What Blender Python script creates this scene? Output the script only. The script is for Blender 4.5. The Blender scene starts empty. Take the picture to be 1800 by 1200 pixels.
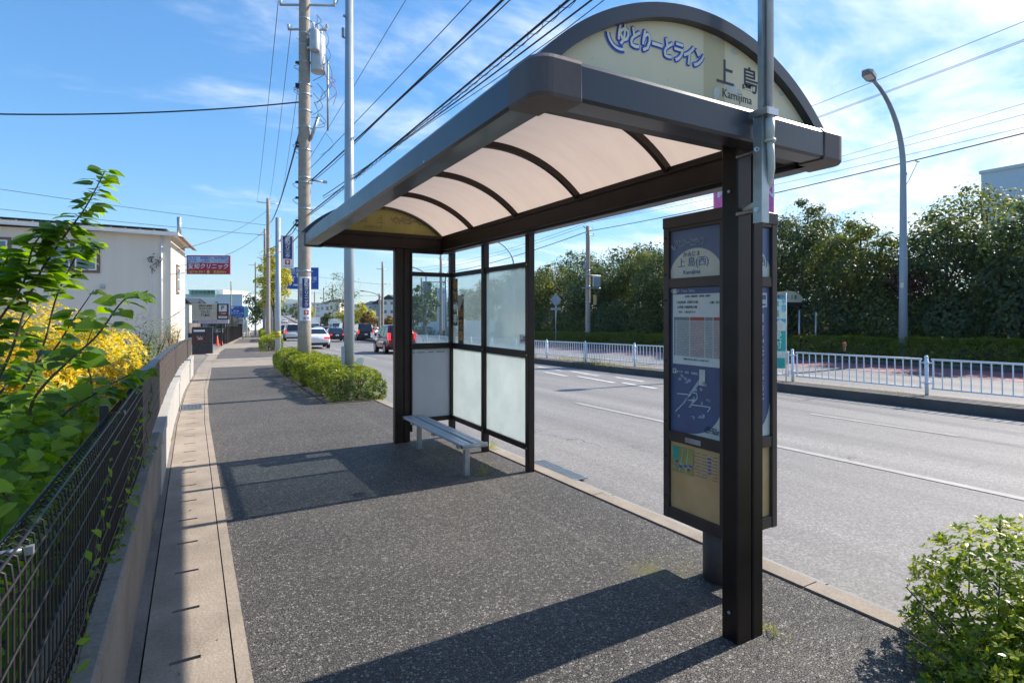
import bpy, math, numpy as np
from mathutils import Vector, Matrix
R = math.radians
SC = bpy.context.scene; COL = SC.collection
# ------------------------------------------------------------------ camera, world, sun, exposure
FPX = 980.; YAW = R(29.83); SY, CY = math.sin(YAW), math.cos(YAW); EYE = 1.6
cam = bpy.data.cameras.new('camera'); co = bpy.data.objects.new('camera', cam); COL.objects.link(co)
co.location = (0, 0, EYE); co.rotation_euler = (R(90), 0, -YAW)
cam.sensor_width = 36; cam.lens = 36*FPX/1800; cam.shift_y = -50/1800; cam.clip_start = .05; cam.clip_end = 9000
SC.camera = co
SUN_EL = R(38.4)
w = bpy.data.worlds.new("World"); SC.world = w; w.use_nodes = True
nt = w.node_tree; N = nt.nodes; L = nt.links; N.clear()
def nd(t, **k):
    n = N.new(t)
    for a, b in k.items(): setattr(n, a, b)
    return n
sky = nd('ShaderNodeTexSky', sky_type='NISHITA', sun_disc=False, sun_elevation=SUN_EL, sun_rotation=R(90), air_density=1.0, dust_density=0.0, ozone_density=4.0, altitude=50)
tc = nd('ShaderNodeTexCoord'); sep = nd('ShaderNodeSeparateXYZ'); L.new(tc.outputs['Generated'], sep.inputs[0])
def mt(op, a, b=None, c=None, clamp=False):
    n = nd('ShaderNodeMath', operation=op, use_clamp=clamp)
    for i, v in enumerate((a, b, c)):
        if v is None: continue
        if isinstance(v, (int, float)): n.inputs[i].default_value = v
        else: L.new(v, n.inputs[i])
    return n.outputs[0]
zz = mt('MAXIMUM', sep.outputs[2], .02); zz = mt('ADD', zz, .12)
cx = mt('DIVIDE', sep.outputs[0], zz); cy = mt('DIVIDE', sep.outputs[1], zz)
cmb = nd('ShaderNodeCombineXYZ'); L.new(cx, cmb.inputs[0]); L.new(cy, cmb.inputs[1])
mp = nd('ShaderNodeMapping'); mp.inputs['Rotation'].default_value = (0, 0, R(-28)); mp.inputs['Scale'].default_value = (.8, 1.5, 1)
L.new(cmb.outputs[0], mp.inputs[0])
n1 = nd('ShaderNodeTexNoise'); n1.inputs['Scale'].default_value = 1.1; n1.inputs['Detail'].default_value = 9; n1.inputs['Roughness'].default_value = .62; n1.inputs['Distortion'].default_value = .45
L.new(mp.outputs[0], n1.inputs['Vector'])
n2 = nd('ShaderNodeTexNoise'); n2.inputs['Scale'].default_value = .55; n2.inputs['Detail'].default_value = 3
L.new(cmb.outputs[0], n2.inputs['Vector'])
# more cloud towards the sun's side (+X)
bias = mt('MULTIPLY_ADD', sep.outputs[0], .30, -.055)
v = mt('ADD', n1.outputs[0], bias); v = mt('ADD', v, mt('MULTIPLY_ADD', n2.outputs[0], .5, -.25))
mr = nd('ShaderNodeMapRange', interpolation_type='SMOOTHSTEP'); mr.inputs[1].default_value = .50; mr.inputs[2].default_value = .86; mr.inputs[3].default_value = 0; mr.inputs[4].default_value = .92
L.new(v, mr.inputs[0])
hz = mt('MULTIPLY', mr.outputs[0], mt('MULTIPLY', sep.outputs[2], 9.0, clamp=True))
mx = nd('ShaderNodeMixRGB'); L.new(hz, mx.inputs[0]); 
lum = nd('ShaderNodeRGBToBW'); L.new(sky.outputs[0], lum.inputs[0])
k_ = mt('DIVIDE', 1.38, mt('MULTIPLY_ADD', lum.outputs[0], .15, 1.0))
cp0 = nd('ShaderNodeVectorMath', operation='SCALE'); L.new(sky.outputs[0], cp0.inputs[0]); L.new(k_, cp0.inputs['Scale'])
cp1 = nd('ShaderNodeVectorMath', operation='MULTIPLY'); L.new(cp0.outputs[0], cp1.inputs[0]); cp1.inputs[1].default_value = (.90, 1.03, 1.06)
cp = nd('ShaderNodeHueSaturation'); cp.inputs['Saturation'].default_value = 1.14; L.new(cp1.outputs[0], cp.inputs['Color'])
L.new(cp.outputs[0], mx.inputs[1]); mx.inputs[2].default_value = (7.0, 7.2, 7.5, 1)
bg = nd('ShaderNodeBackground'); bg.inputs[1].default_value = .125; L.new(mx.outputs[0], bg.inputs[0])
wo = nd('ShaderNodeOutputWorld'); L.new(bg.outputs[0], wo.inputs[0])
sl = bpy.data.lights.new('sun', 'SUN'); sl.energy = 5.0; sl.angle = R(.5); sl.color = (1, .925, .82)
so = bpy.data.objects.new('sun', sl); COL.objects.link(so)
so.rotation_euler = Vector((math.cos(SUN_EL), 0, math.sin(SUN_EL))).to_track_quat('Z', 'Y').to_euler()
SC.view_settings.view_transform = 'Standard'; SC.view_settings.look = 'None'; SC.view_settings.exposure = .72; SC.view_settings.gamma = 1
SC.cycles.max_bounces = 8; SC.cycles.transparent_max_bounces = 16; SC.cycles.sample_clamp_indirect = 6
rng = np.random.RandomState(7)

# ------------------------------------------------------------------ street frame: s across, Y along, z up from the falling street level
OY = [-60, 10, 15, 23, 37, 61, 92, 110, 200, 400, 900]; OX = [0, 0, .12, .5, 1.5, 4, 6.8, 8.5, 18, 40, 97]
ZY = [-60, 0, 10, 110, 150, 400, 900]; ZZ = [0, 0, -.12, -2.32, -2.2, 0, 2]
GY = [-60, 10, 21, 36, 57, 100, 900]; GX = [0, 0, -.1, -.35, -.6, -.5, 0]
off = lambda Y: float(np.interp(Y, OY, OX))
zl = lambda Y: float(np.interp(Y, ZY, ZZ))
go = lambda Y: float(np.interp(Y, GY, GX))
def P(s, Y, z=0): return (s+off(Y), Y, z+zl(Y))
def zroad(s): return -.05-.022*(s-3.38) if s < 13.2 else -.27
def heading(Y): return -math.atan((off(Y+2)-off(Y-2))/4)
def W(u, v, d):                                                     # a point at depth d on the sight line, for reading positions
    a = (u-900)/FPX; b = (550-v)/FPX
    return Vector((d*(SY+CY*a), d*(CY-SY*a), EYE+b*d))

# ------------------------------------------------------------------ materials
MATS = {}
def newmat(name):
    m = bpy.data.materials.new(name); m.use_nodes = True; m.node_tree.nodes.clear(); MATS[name] = m; return m
class T:                                                            # small node helper
    def __init__(s, m): s.m = m; s.t = m.node_tree
    def n(s, typ, ins={}, **k):
        n = s.t.nodes.new(typ)
        for a, b in k.items(): setattr(n, a, b)
        for a, b in ins.items():
            if isinstance(b, bpy.types.NodeSocket): s.t.links.new(b, n.inputs[a])
            else:
                n.inputs[a].default_value = b
        return n
    def math(s, op, a, b=0., c=0., clamp=False): return s.n('ShaderNodeMath', {0: a, 1: b, 2: c}, operation=op, use_clamp=clamp).outputs[0]
    def obj(s): return s.n('ShaderNodeTexCoord').outputs['Object']
    def noise(s, scale, detail=4, rough=.55, vec=None, dist=0.): return s.n('ShaderNodeTexNoise', {'Vector': vec or s.obj(), 'Scale': scale, 'Detail': detail, 'Roughness': rough, 'Distortion': dist}).outputs[0]
    def ramp(s, f, stops):
        r = s.n('ShaderNodeValToRGB', {0: f}); e = r.color_ramp.elements
        while len(e) < len(stops): e.new(.5)
        for i, (p, c) in enumerate(stops): e[i].position = p; e[i].color = c if len(c) == 4 else (*c, 1)
        return r.outputs[0]
    def mix(s, f, a, b, blend='MIX'): return s.n('ShaderNodeMixRGB', {0: f, 1: a, 2: b}, blend_type=blend).outputs[0]
    def bump(s, h, strength=.3, dist=.01): return s.n('ShaderNodeBump', {'Height': h, 'Strength': strength, 'Distance': dist}).outputs[0]
    def bsdf(s, **k):
        mp = {'col': 'Base Color', 'rough': 'Roughness', 'metal': 'Metallic', 'nrm': 'Normal', 'spec': 'Specular IOR Level', 'coat': 'Coat Weight', 'trans': 'Transmission Weight', 'alpha': 'Alpha', 'emc': 'Emission Color', 'ems': 'Emission Strength', 'ior': 'IOR'}
        return s.n('ShaderNodeBsdfPrincipled', {mp[a]: b for a, b in k.items()}).outputs[0]
    def out(s, sh): s.n('ShaderNodeOutputMaterial', {0: sh}); return s.m
def c4(c): return (*c[:3], 1)
def plain(name, c, rough=.5, metal=0., var=.12, vscale=6., bump=0., spec=.5, coat=0., em=0.):
    t = T(newmat(name)); f = t.noise(vscale, 5)
    lo = tuple(x*(1-var) for x in c); hi = tuple(min(1, x*(1+var)) for x in c)
    col = t.ramp(f, [(.3, lo), (.7, hi)])
    k = dict(col=col, rough=t.math('MULTIPLY_ADD', f, .2, rough-.1), metal=metal, spec=spec, coat=coat)
    if bump: k['nrm'] = t.bump(t.noise(vscale*12, 3), bump, .004)
    if em: k['emc'] = c4(c); k['ems'] = em
    return t.out(t.bsdf(**k))
def transl(name, a, b, scale, tw=.55, rough=.5):
    t = T(newmat(name)); c = t.ramp(t.noise(scale, 5, .6), [(.35, a), (.7, b)])
    return t.out(t.n('ShaderNodeMixShader', {0: tw, 1: t.bsdf(col=c, rough=rough), 2: t.n('ShaderNodeBsdfTranslucent', {0: c}).outputs[0]}).outputs[0])
M = {}
M['brown'] = plain('bronze_aluminium', (.030, .021, .018), .42, .55, .25, 5)
M['fascia'] = plain('bronze_fascia', (.030, .030, .038), .36, .0, .12, 3, coat=.12, spec=.55)
M['cap'] = plain('bronze_cap', (.115, .088, .082), .55, .15, .1, 30)
M['galv'] = plain('galvanised_steel', (.42, .45, .46), .42, .75, .15, 14)
M['steelgrey'] = plain('grey_painted_steel', (.36, .41, .45), .4, .2, .06, 3)
M['lampgrey'] = plain('lamp_pole_paint', (.22, .27, .33), .5, .1, .06, 2)
M['white_rail'] = plain('white_rail_paint', (.74, .80, .86), .4, 0, .05, 3)
M['white'] = plain('white_paint', (.8, .8, .8), .5, 0, .04)
M['cream'] = None
M['black'] = plain('black_paint', (.012, .012, .013), .5)
M['tyre'] = plain('tyre_rubber', (.012, .012, .012), .8)
M['chrome'] = plain('wheel_metal', (.45, .45, .46), .3, .9)
M['glassdark'] = plain('car_window', (.012, .016, .018), .06, 0, .1, 1, spec=.8)
M['glassgreen'] = plain('truck_windscreen', (.03, .06, .06), .06, 0, .1, 1, spec=.8)
M['lamppale'] = plain('lamp_pole_pale', (.30, .36, .42), .5, .1, .06, 2); M['bark'] = plain('bark', (.10, .078, .058), .9, 0, .35, 9, .6)
M['wire'] = plain('cable_black', (.012, .013, .016), .6)
M['wire_blue'] = plain('cable_thin', (.03, .05, .09), .6)
M['navy'] = plain('sign_navy', (.02, .045, .17), .5, 0, .05)
M['blue'] = plain('sign_blue', (.005, .09, .42), .4, 0, .05)
M['logoblue'] = plain('logo_blue', (.018, .08, .50), .5, 0, .08)
M['textdark'] = plain('lettering_dark', (.018, .03, .045), .5)
M['panelblue'] = plain('panel_blue', (.095, .115, .215), .45, 0, .08)
M['panelpurple'] = plain('panel_blue_upper', (.13, .165, .30), .45, 0, .08)
M['panelpale'] = plain('panel_pale', (.60, .60, .53), .5, 0, .10, 12)
M['red'] = plain('sign_red', (.42, .02, .05), .5)
M['redarrow'] = plain('arrow_red', (.55, .03, .03), .5)
M['yellow'] = plain('sign_yellow', (.80, .60, .03), .5)
M['orange'] = plain('cone_orange', (.85, .10, .03), .45)
t = T(newmat('cream_stucco')); o = t.obj(); dr = t.noise(1.2, 5, .6, t.n('ShaderNodeMapping', {0: o, 'Scale': (2.2, 2.2, .22)}).outputs[0])
c = t.ramp(t.math('ADD', t.math('MULTIPLY', dr, .7), t.math('MULTIPLY', t.noise(.5, 4, .5, o), .3)), [(.32, (.735, .65, .54)), (.55, (.78, .69, .575)), (.8, (.80, .715, .60))])
M['wall_house'] = t.out(t.bsdf(col=c, rough=.88, nrm=t.bump(t.noise(22, 4, .6, o), .35, .02)))
M['roof_dark'] = plain('roof_dark', (.02, .025, .035), .5)
M['brownframe'] = plain('window_surround', (.20, .12, .095), .7)
M['winglass'] = plain('house_glass', (.10, .17, .17), .1, 0, .3, 2, spec=.8)
M['stone'] = plain('dark_stone', (.045, .04, .04), .6, 0, .4, 5, .3)
M['brick_red'] = plain('plaque_red', (.10, .02, .02), .4)
M['tail'] = plain('tail_lamp', (.6, .02, .02), .25, em=1.2)
M['head'] = plain('head_lamp', (.75, .78, .8), .1)
M['teal'] = plain('banner_teal', (.02, .40, .32), .6); M['cyan'] = plain('banner_cyan', (.05, .45, .60), .6)
M['bannerwhite'] = plain('banner_white', (.75, .75, .6), .6)
M['pink'] = plain('sign_pink', (.75, .16, .42), .6)
M['paper'] = plain('paper', (.68, .69, .66), .7, 0, .05, 20)
M['greytext'] = plain('print_grey', (.22, .23, .25), .7)
M['printred'] = plain('print_red', (.40, .10, .08), .7)
M['lightline'] = plain('print_light', (.55, .6, .66), .6)
M['signcream'] = plain('cafe_cream', (.52,.47,.36), .5); M['lilac'] = plain('cafe_lilac', (.50,.45,.52), .5); M['paleblue'] = plain('clinic_pale_blue', (.50,.58,.72), .5); M['bluegreywall'] = plain('blue_grey_cladding', (.62,.70,.74), .6, 0, .05); M['mint'] = plain('library_green', (.25,.50,.36), .6); M['rust'] = plain('rust', (.22,.12,.07), .8, 0, .4, 30)
M['tan'] = plain('tan_cloth', (.5, .36, .08), .8); M['skin'] = plain('skin', (.5, .33, .24), .6); M['hair'] = plain('hair', (.75, .72, .68), .8)
M['bluebox'] = plain('blue_box', (.03, .22, .50), .5)
M['greypanel'] = plain('grey_sign_back', (.28, .32, .36), .5, .3)
M['concrete_pole'] = plain('concrete_pole', (.36, .31, .255), .85, 0, .16, 7, .2)
M['ceramic'] = plain('ceramic', (.7, .7, .68), .2)
M['transformer'] = plain('transformer_paint', (.48, .52, .56), .4, .1)
M['copper'] = plain('pink_lead', (.5, .12, .2), .5); M['greenlead'] = plain('green_lead', (.03, .3, .25), .5)
M['palesteel'] = plain('pale_conduit_steel', (.62, .66, .68), .35, .3); M['goldtext'] = transl('gold_letter', (.80, .48, .10), (.9, .55, .14), 4); M['olivestrip'] = transl('olive_strip', (.10, .085, .045), (.13, .11, .06), 4, .4)
M['whitetext'] = plain('white_letter', (.85, .85, .78), .6)
M['conduit'] = plain('conduit_beige', (.60, .60, .54), .5, 0, .1)

def two(name, a, b, scale, rough=.8, bump=.2, fine=None, extra=None):
    t = T(newmat(name)); n = t.noise(scale, 6, .6)
    col = t.ramp(n, [(.3, a), (.7, b)])
    h = t.noise(fine or scale*20, 3)
    col = t.mix(t.math('MULTIPLY_ADD', h, .9, -.15, clamp=True), t.mix(.35, col, (0, 0, 0, 1)), t.mix(.12, col, (1, 1, 1, 1)))
    return t.out(t.bsdf(col=col, rough=rough, nrm=t.bump(h, bump, .006)))
M['concrete'] = two('concrete_old', (.27, .215, .16), (.46, .375, .29), 2.6, .92, .5, 70)
M['concrete_wall'] = two('concrete_block', (.16, .13, .105), (.29, .245, .205), 1.8, .9, .2, 50)
M['soil'] = two('soil', (.035, .028, .018), (.10, .08, .05), 1.5, 1, .6, 12)
M['earth'] = two('ground_grass_earth', (.06, .07, .03), (.16, .14, .08), .05, 1, .3, 2)
M['hill'] = plain('hill_forest', (.05, .075, .05), .95, 0, .3, .004)
M['dry'] = two('dry_grass', (.26, .20, .09), (.38, .30, .15), .3, 1, .3, 4)

# coarse porous asphalt of the sidewalk
t = T(newmat('porous_asphalt')); o = t.obj()
vo = t.n('ShaderNodeTexVoronoi', {'Vector': o, 'Scale': 80.}, feature='F1'); vd = t.n('ShaderNodeTexVoronoi', {'Vector': o, 'Scale': 80.}, feature='DISTANCE_TO_EDGE').outputs['Distance']
big = t.noise(.9, 5, .6, o); med = t.noise(14, 4, .6, o)
grain = t.n('ShaderNodeSeparateColor', {0: vo.outputs['Color']}).outputs[0]
col = t.ramp(grain, [(0, (.070, .064, .059)), (.45, (.125, .116, .107)), (.84, (.21, .195, .18)), (1, (.40, .37, .34))])
gap = t.math('MULTIPLY', vd, 7.5, clamp=True)
col = t.mix(gap, (.006, .006, .007, 1), col)
col = t.mix(t.math('MULTIPLY_ADD', big, 1.6, -.35, clamp=True), t.mix(.38, col, (.02, .02, .02, 1)), t.mix(.22, col, (.17, .15, .13, 1)))
stn = t.math('MULTIPLY_ADD', t.noise(2.4, 6, .7, o), 5., -3.0, clamp=True); col = t.mix(t.math('MULTIPLY', stn, .35), col, (.18, .155, .13, 1))
sx = t.n('ShaderNodeSeparateXYZ', {0: o})
# dusty light seam where two strips of asphalt meet
seam = t.math('ABSOLUTE', t.math('ADD', sx.outputs[0], t.math('MULTIPLY_ADD', med, .08, -2.49)))
seam = t.math('SUBTRACT', 1., t.math('MULTIPLY', seam, 26., clamp=True), clamp=True)
col = t.mix(t.math('MULTIPLY', seam, .32), col, (.20, .18, .15, 1))
# moss patch near the sign post
d = t.n('ShaderNodeVectorMath', {0: o, 1: (2.55, 2.62, 0)}, operation='SUBTRACT'); d = t.n('ShaderNodeVectorMath', {0: d.outputs[0], 1: (2.4, 4.2, 0)}, operation='MULTIPLY')
ln = t.n('ShaderNodeVectorMath', {0: d.outputs[0]}, operation='LENGTH').outputs['Value']
moss = t.math('MULTIPLY', t.math('SUBTRACT', 1.05, ln, clamp=True), t.math('MULTIPLY_ADD', t.noise(7, 5, .7, o), 4., -1.6, clamp=True), clamp=True)
col = t.mix(t.math('MULTIPLY', moss, .8), col, (.16, .15, .045, 1))
wp = t.n('ShaderNodeVectorMath', {0: o, 1: t.n('ShaderNodeTexNoise', {'Vector': o, 'Scale': 2.1, 'Detail': 5.}).outputs['Color']}, operation='ADD').outputs[0]
cr_ = t.n('ShaderNodeTexVoronoi', {'Vector': wp, 'Scale': .33}, feature='DISTANCE_TO_EDGE').outputs['Distance']
ck = t.math('MULTIPLY', t.math('SUBTRACT', 1., t.math('MULTIPLY', cr_, 240., clamp=True), clamp=True), t.math('MULTIPLY_ADD', t.noise(.8, 2, .5, o), 7., -3.4, clamp=True))
col = t.mix(t.math('MULTIPLY', ck, .75), col, (.012, .012, .012, 1))
dus = t.math('MULTIPLY', t.math('MULTIPLY_ADD', t.math('ABSOLUTE', t.math('SUBTRACT', sx.outputs[0], 1.68)), 4., -5.2, clamp=True), t.math('MULTIPLY_ADD', t.noise(5, 5, .7, o), 3., -1.1, clamp=True), clamp=True)
col = t.mix(t.math('MULTIPLY', dus, .5), col, (.20, .165, .13, 1))
hgt = t.math('ADD', t.math('MULTIPLY', gap, 1.), t.math('MULTIPLY', grain, .8))
M['asphalt'] = t.out(t.bsdf(col=col, rough=.72, spec=.45, nrm=t.bump(hgt, 1., .006)))
# road asphalt: worn, lighter
t = T(newmat('road_asphalt')); o = t.obj(); vo = t.n('ShaderNodeTexVoronoi', {'Vector': o, 'Scale': 75.}, feature='F1'); grain = t.n('ShaderNodeSeparateColor', {0: vo.outputs['Color']}).outputs[0]
col = t.ramp(grain, [(0, (.19, .18, .17)), (.6, (.275, .258, .245)), (1, (.40, .375, .355))])
st = t.n('ShaderNodeMapping', {0: o, 'Scale': (1.1, .08, 1)}).outputs[0]
wear = t.noise(1., 5, .6, st); bl = t.noise(.35, 4, .6, o)
col = t.mix(t.math('MULTIPLY_ADD', wear, 3., -1.2, clamp=True), t.mix(.36, col, (.07, .07, .07, 1)), col)
col = t.mix(t.math('MULTIPLY_ADD', bl, 1.5, -.6, clamp=True), col, t.mix(.2, col, (.28, .26, .25, 1)))
sxr = t.n('ShaderNodeSeparateXYZ', {0: o}).outputs[0]; trk = t.math('MULTIPLY_ADD', t.math('SINE', t.math('MULTIPLY', t.math('ADD', sxr, t.math('MULTIPLY', bl, .5)), 3.9)), .5, .5)
col = t.mix(t.math('MULTIPLY', trk, .22), col, (.11, .105, .10, 1))
oil = t.math('MULTIPLY_ADD', t.noise(1.6, 4, .65, t.n('ShaderNodeMapping', {0: o, 'Scale': (2.2, .5, 1)}).outputs[0]), 7., -4.4, clamp=True); col = t.mix(t.math('MULTIPLY', oil, .4), col, (.07, .066, .062, 1))
crk = t.n('ShaderNodeTexVoronoi', {'Vector': t.n('ShaderNodeVectorMath', {0: o, 1: t.n('ShaderNodeTexNoise', {'Vector': o, 'Scale': 1.3, 'Detail': 5.}).outputs['Color']}, operation='ADD').outputs[0], 'Scale': .42}, feature='DISTANCE_TO_EDGE').outputs['Distance']
ck = t.math('MULTIPLY', t.math('SUBTRACT', 1., t.math('MULTIPLY', crk, 170., clamp=True), clamp=True), t.math('MULTIPLY_ADD', t.noise(.7, 2, .5, o), 6., -3.1, clamp=True))
col = t.mix(t.math('MULTIPLY', ck, .8), col, (.03, .03, .03, 1))
M['road'] = t.out(t.bsdf(col=col, rough=.75, spec=.4, nrm=t.bump(grain, .5, .004)))
def worn(name, c, under=(.25, .237, .225), thr=(.42, .6)):
    t = T(newmat(name)); n = t.noise(5, 6, .75); f = t.n('ShaderNodeMapRange', {0: n, 1: thr[0], 2: thr[1], 3: 0., 4: 1.}).outputs[0]
    return t.out(t.bsdf(col=t.mix(f, c4(under), c4(c)), rough=.7))
M['mark'] = worn('worn_road_paint', (.62, .61, .58), thr=(.30, .52)); M['mark_faint'] = worn('faint_road_paint', (.38, .362, .34), (.285, .27, .255), (.36, .62)); M['redlane'] = worn('red_lane_surface', (.26, .10, .11), thr=(.2, .4))
# frosted glazing
def frosted(name, opac, col, grime):
    t = T(newmat(name)); o = t.obj(); g = t.noise(3.0, 6, .65, o); sm = t.noise(1.4, 3, .5, t.n('ShaderNodeMapping', {0: o, 'Scale': (1, 1, .35)}).outputs[0])
    c = t.mix(t.math('MULTIPLY_ADD', g, 1.6, -.5, clamp=True), c4(col), c4(grime))
    df = t.n('ShaderNodeBsdfDiffuse', {0: c}).outputs[0]; tl = t.n('ShaderNodeBsdfTranslucent', {0: c}).outputs[0]
    a = t.n('ShaderNodeMixShader', {0: .6, 1: df, 2: tl}).outputs[0]
    gl = t.n('ShaderNodeBsdfGlossy', {0: (.8, .85, .9, 1), 1: .12}).outputs[0]
    fr = t.n('ShaderNodeFresnel', {0: 1.45}).outputs[0]
    a = t.n('ShaderNodeMixShader', {0: t.math('MULTIPLY', fr, .6), 1: a, 2: gl}).outputs[0]
    tr = t.n('ShaderNodeBsdfTransparent', {0: (.86, .93, .95, 1)}).outputs[0]
    f = t.math('ADD', opac, t.math('MULTIPLY_ADD', sm, .22, -.11), clamp=True)
    return t.out(t.n('ShaderNodeMixShader', {0: f, 1: tr, 2: a}).outputs[0])
M['glass_low'] = frosted('frosted_lower_glass', .88, (.86, .90, .87), (.66, .71, .68)); M['glass_up'] = frosted('hazy_upper_glass', .24, (.42, .52, .55), (.32, .40, .42)); M['glass_clear'] = frosted('clear_upper_glass', .12, (.5, .6, .62), (.4, .5, .5))
M['glass_up2'] = frosted('hazier_upper_glass', .46, (.36, .48, .54), (.30, .38, .40)); M['glass_side'] = frosted('grey_side_glass', .74, (.62, .61, .61), (.52, .51, .51))
t = T(newmat('polycarbonate_sheet')); o = t.obj(); st = t.n('ShaderNodeMapping', {0: o, 'Scale': (1.2, 5, 1.2)}).outputs[0]
c = t.ramp(t.noise(1.6, 6, .65, st), [(.28, (.445, .355, .30)), (.5, (.475, .38, .325)), (.75, (.505, .405, .345))]); c = t.mix(t.math('MULTIPLY_ADD', t.noise(28, 4, .7, o), 6., -4.1, clamp=True), c, (.22, .17, .13, 1))
M['sheet'] = t.out(t.n('ShaderNodeMixShader', {0: .5, 1: t.bsdf(col=c, rough=.5), 2: t.n('ShaderNodeBsdfTranslucent', {0: c}).outputs[0]}).outputs[0])
M['film'] = transl('peeling_film', (.6, .6, .58), (.7, .7, .68), 3)
t = T(newmat('aged_cream_panel')); o = t.obj(); n = t.noise(2.3, 6, .6, o)
c = t.ramp(n, [(.3, (.90, .83, .58)), (.7, (.95, .91, .70))]); sx = t.n('ShaderNodeSeparateXYZ', {0: o}).outputs[0]
band = t.math('MULTIPLY', t.math('GREATER_THAN', sx, .02), t.math('LESS_THAN', sx, .17)); c = t.mix(t.math('MULTIPLY', band, .45), c, (.55, .46, .18, 1))
c = t.mix(t.math('MULTIPLY_ADD', t.noise(26, 4, .7, o), 5., -3.3, clamp=True), c, (.30, .26, .16, 1))
M['cream'] = t.out(t.n('ShaderNodeMixShader', {0: .35, 1: t.bsdf(col=c, rough=.45), 2: t.n('ShaderNodeBsdfTranslucent', {0: c}).outputs[0]}).outputs[0])
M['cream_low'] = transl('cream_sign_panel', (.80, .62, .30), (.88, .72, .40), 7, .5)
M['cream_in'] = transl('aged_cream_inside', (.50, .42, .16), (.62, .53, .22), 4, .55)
def leaf(name, stops, tw=.45, gloss=.45, tcol=None):
    t = T(newmat(name)); r = t.n('ShaderNodeNewGeometry').outputs['Random Per Island']
    c = t.ramp(r, stops); big = t.noise(.9, 2); c = t.mix(t.math('MULTIPLY_ADD', big, .9, -.25, clamp=True), c, t.mix(.4, c, c4(stops[-1][1])))
    tc_ = t.n('ShaderNodeHueSaturation', {'Hue': .485, 'Saturation': 1.15, 'Value': tcol or 1.7, 'Color': c}).outputs[0]
    return t.out(t.n('ShaderNodeMixShader', {0: tw, 1: t.bsdf(col=c, rough=gloss, spec=.4), 2: t.n('ShaderNodeBsdfTranslucent', {0: tc_}).outputs[0]}).outputs[0])
M['leaf_hedge'] = leaf('hedge_leaf', [(0, (.035, .065, .010)), (.5, (.095, .15, .016)), (1, (.24, .30, .03))], .40)
M['leaf_azalea'] = leaf('azalea_leaf', [(0, (.03, .065, .010)), (.45, (.085, .15, .018)), (.75, (.22, .31, .022)), (1, (.38, .46, .03))], .45, .3, 1.9)
M['leaf_new'] = leaf('bright_new_leaf', [(0, (.15, .20, .014)), (.5, (.28, .34, .02)), (1, (.46, .49, .04))], .42, .35, 1.5)
M['leaf_mulberry'] = leaf('broad_leaf', [(0, (.055, .11, .022)), (.5, (.11, .21, .028)), (1, (.24, .36, .035))], .58, .33, 1.9)
M['leaf_yellow'] = leaf('golden_leaf', [(0, (.30, .25, .02)), (.35, (.70, .50, .035)), (.8, (.84, .68, .09)), (.83, (.24, .32, .03)), (1, (.12, .20, .03))], .42)
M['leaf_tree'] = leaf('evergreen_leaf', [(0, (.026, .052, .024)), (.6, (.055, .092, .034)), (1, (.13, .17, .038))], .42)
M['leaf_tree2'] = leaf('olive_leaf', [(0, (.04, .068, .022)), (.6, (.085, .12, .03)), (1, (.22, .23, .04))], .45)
M['leaf_tree3'] = leaf('autumn_leaf', [(0, (.06, .075, .02)), (.6, (.13, .11, .025)), (1, (.34, .17, .03))], .45)
M['leaf_red'] = leaf('red_maple_leaf', [(0, (.04, .018, .012)), (1, (.10, .03, .016))], .3)
M['leaf_ginkgo'] = leaf('ginkgo_leaf', [(0, (.14, .22, .02)), (.5, (.34, .36, .03)), (1, (.62, .50, .04))], .5)
M['leaf_opp'] = leaf('opposite_hedge_leaf', [(0, (.05, .08, .01)), (.6, (.11, .15, .015)), (1, (.26, .28, .03))], .45)  # leaf tones of the hedges across the road
M['leaf_dry'] = leaf('dry_seed_head', [(0, (.22, .15, .08)), (.5, (.38, .28, .16)), (1, (.14, .2, .04))], .4)
M['grassy'] = leaf('weed_blade', [(0, (.10, .16, .02)), (1, (.34, .36, .05))], .4)
M['iris'] = leaf('strap_leaf', [(0, (.06, .12, .03)), (1, (.16, .24, .06))], .4)

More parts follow.
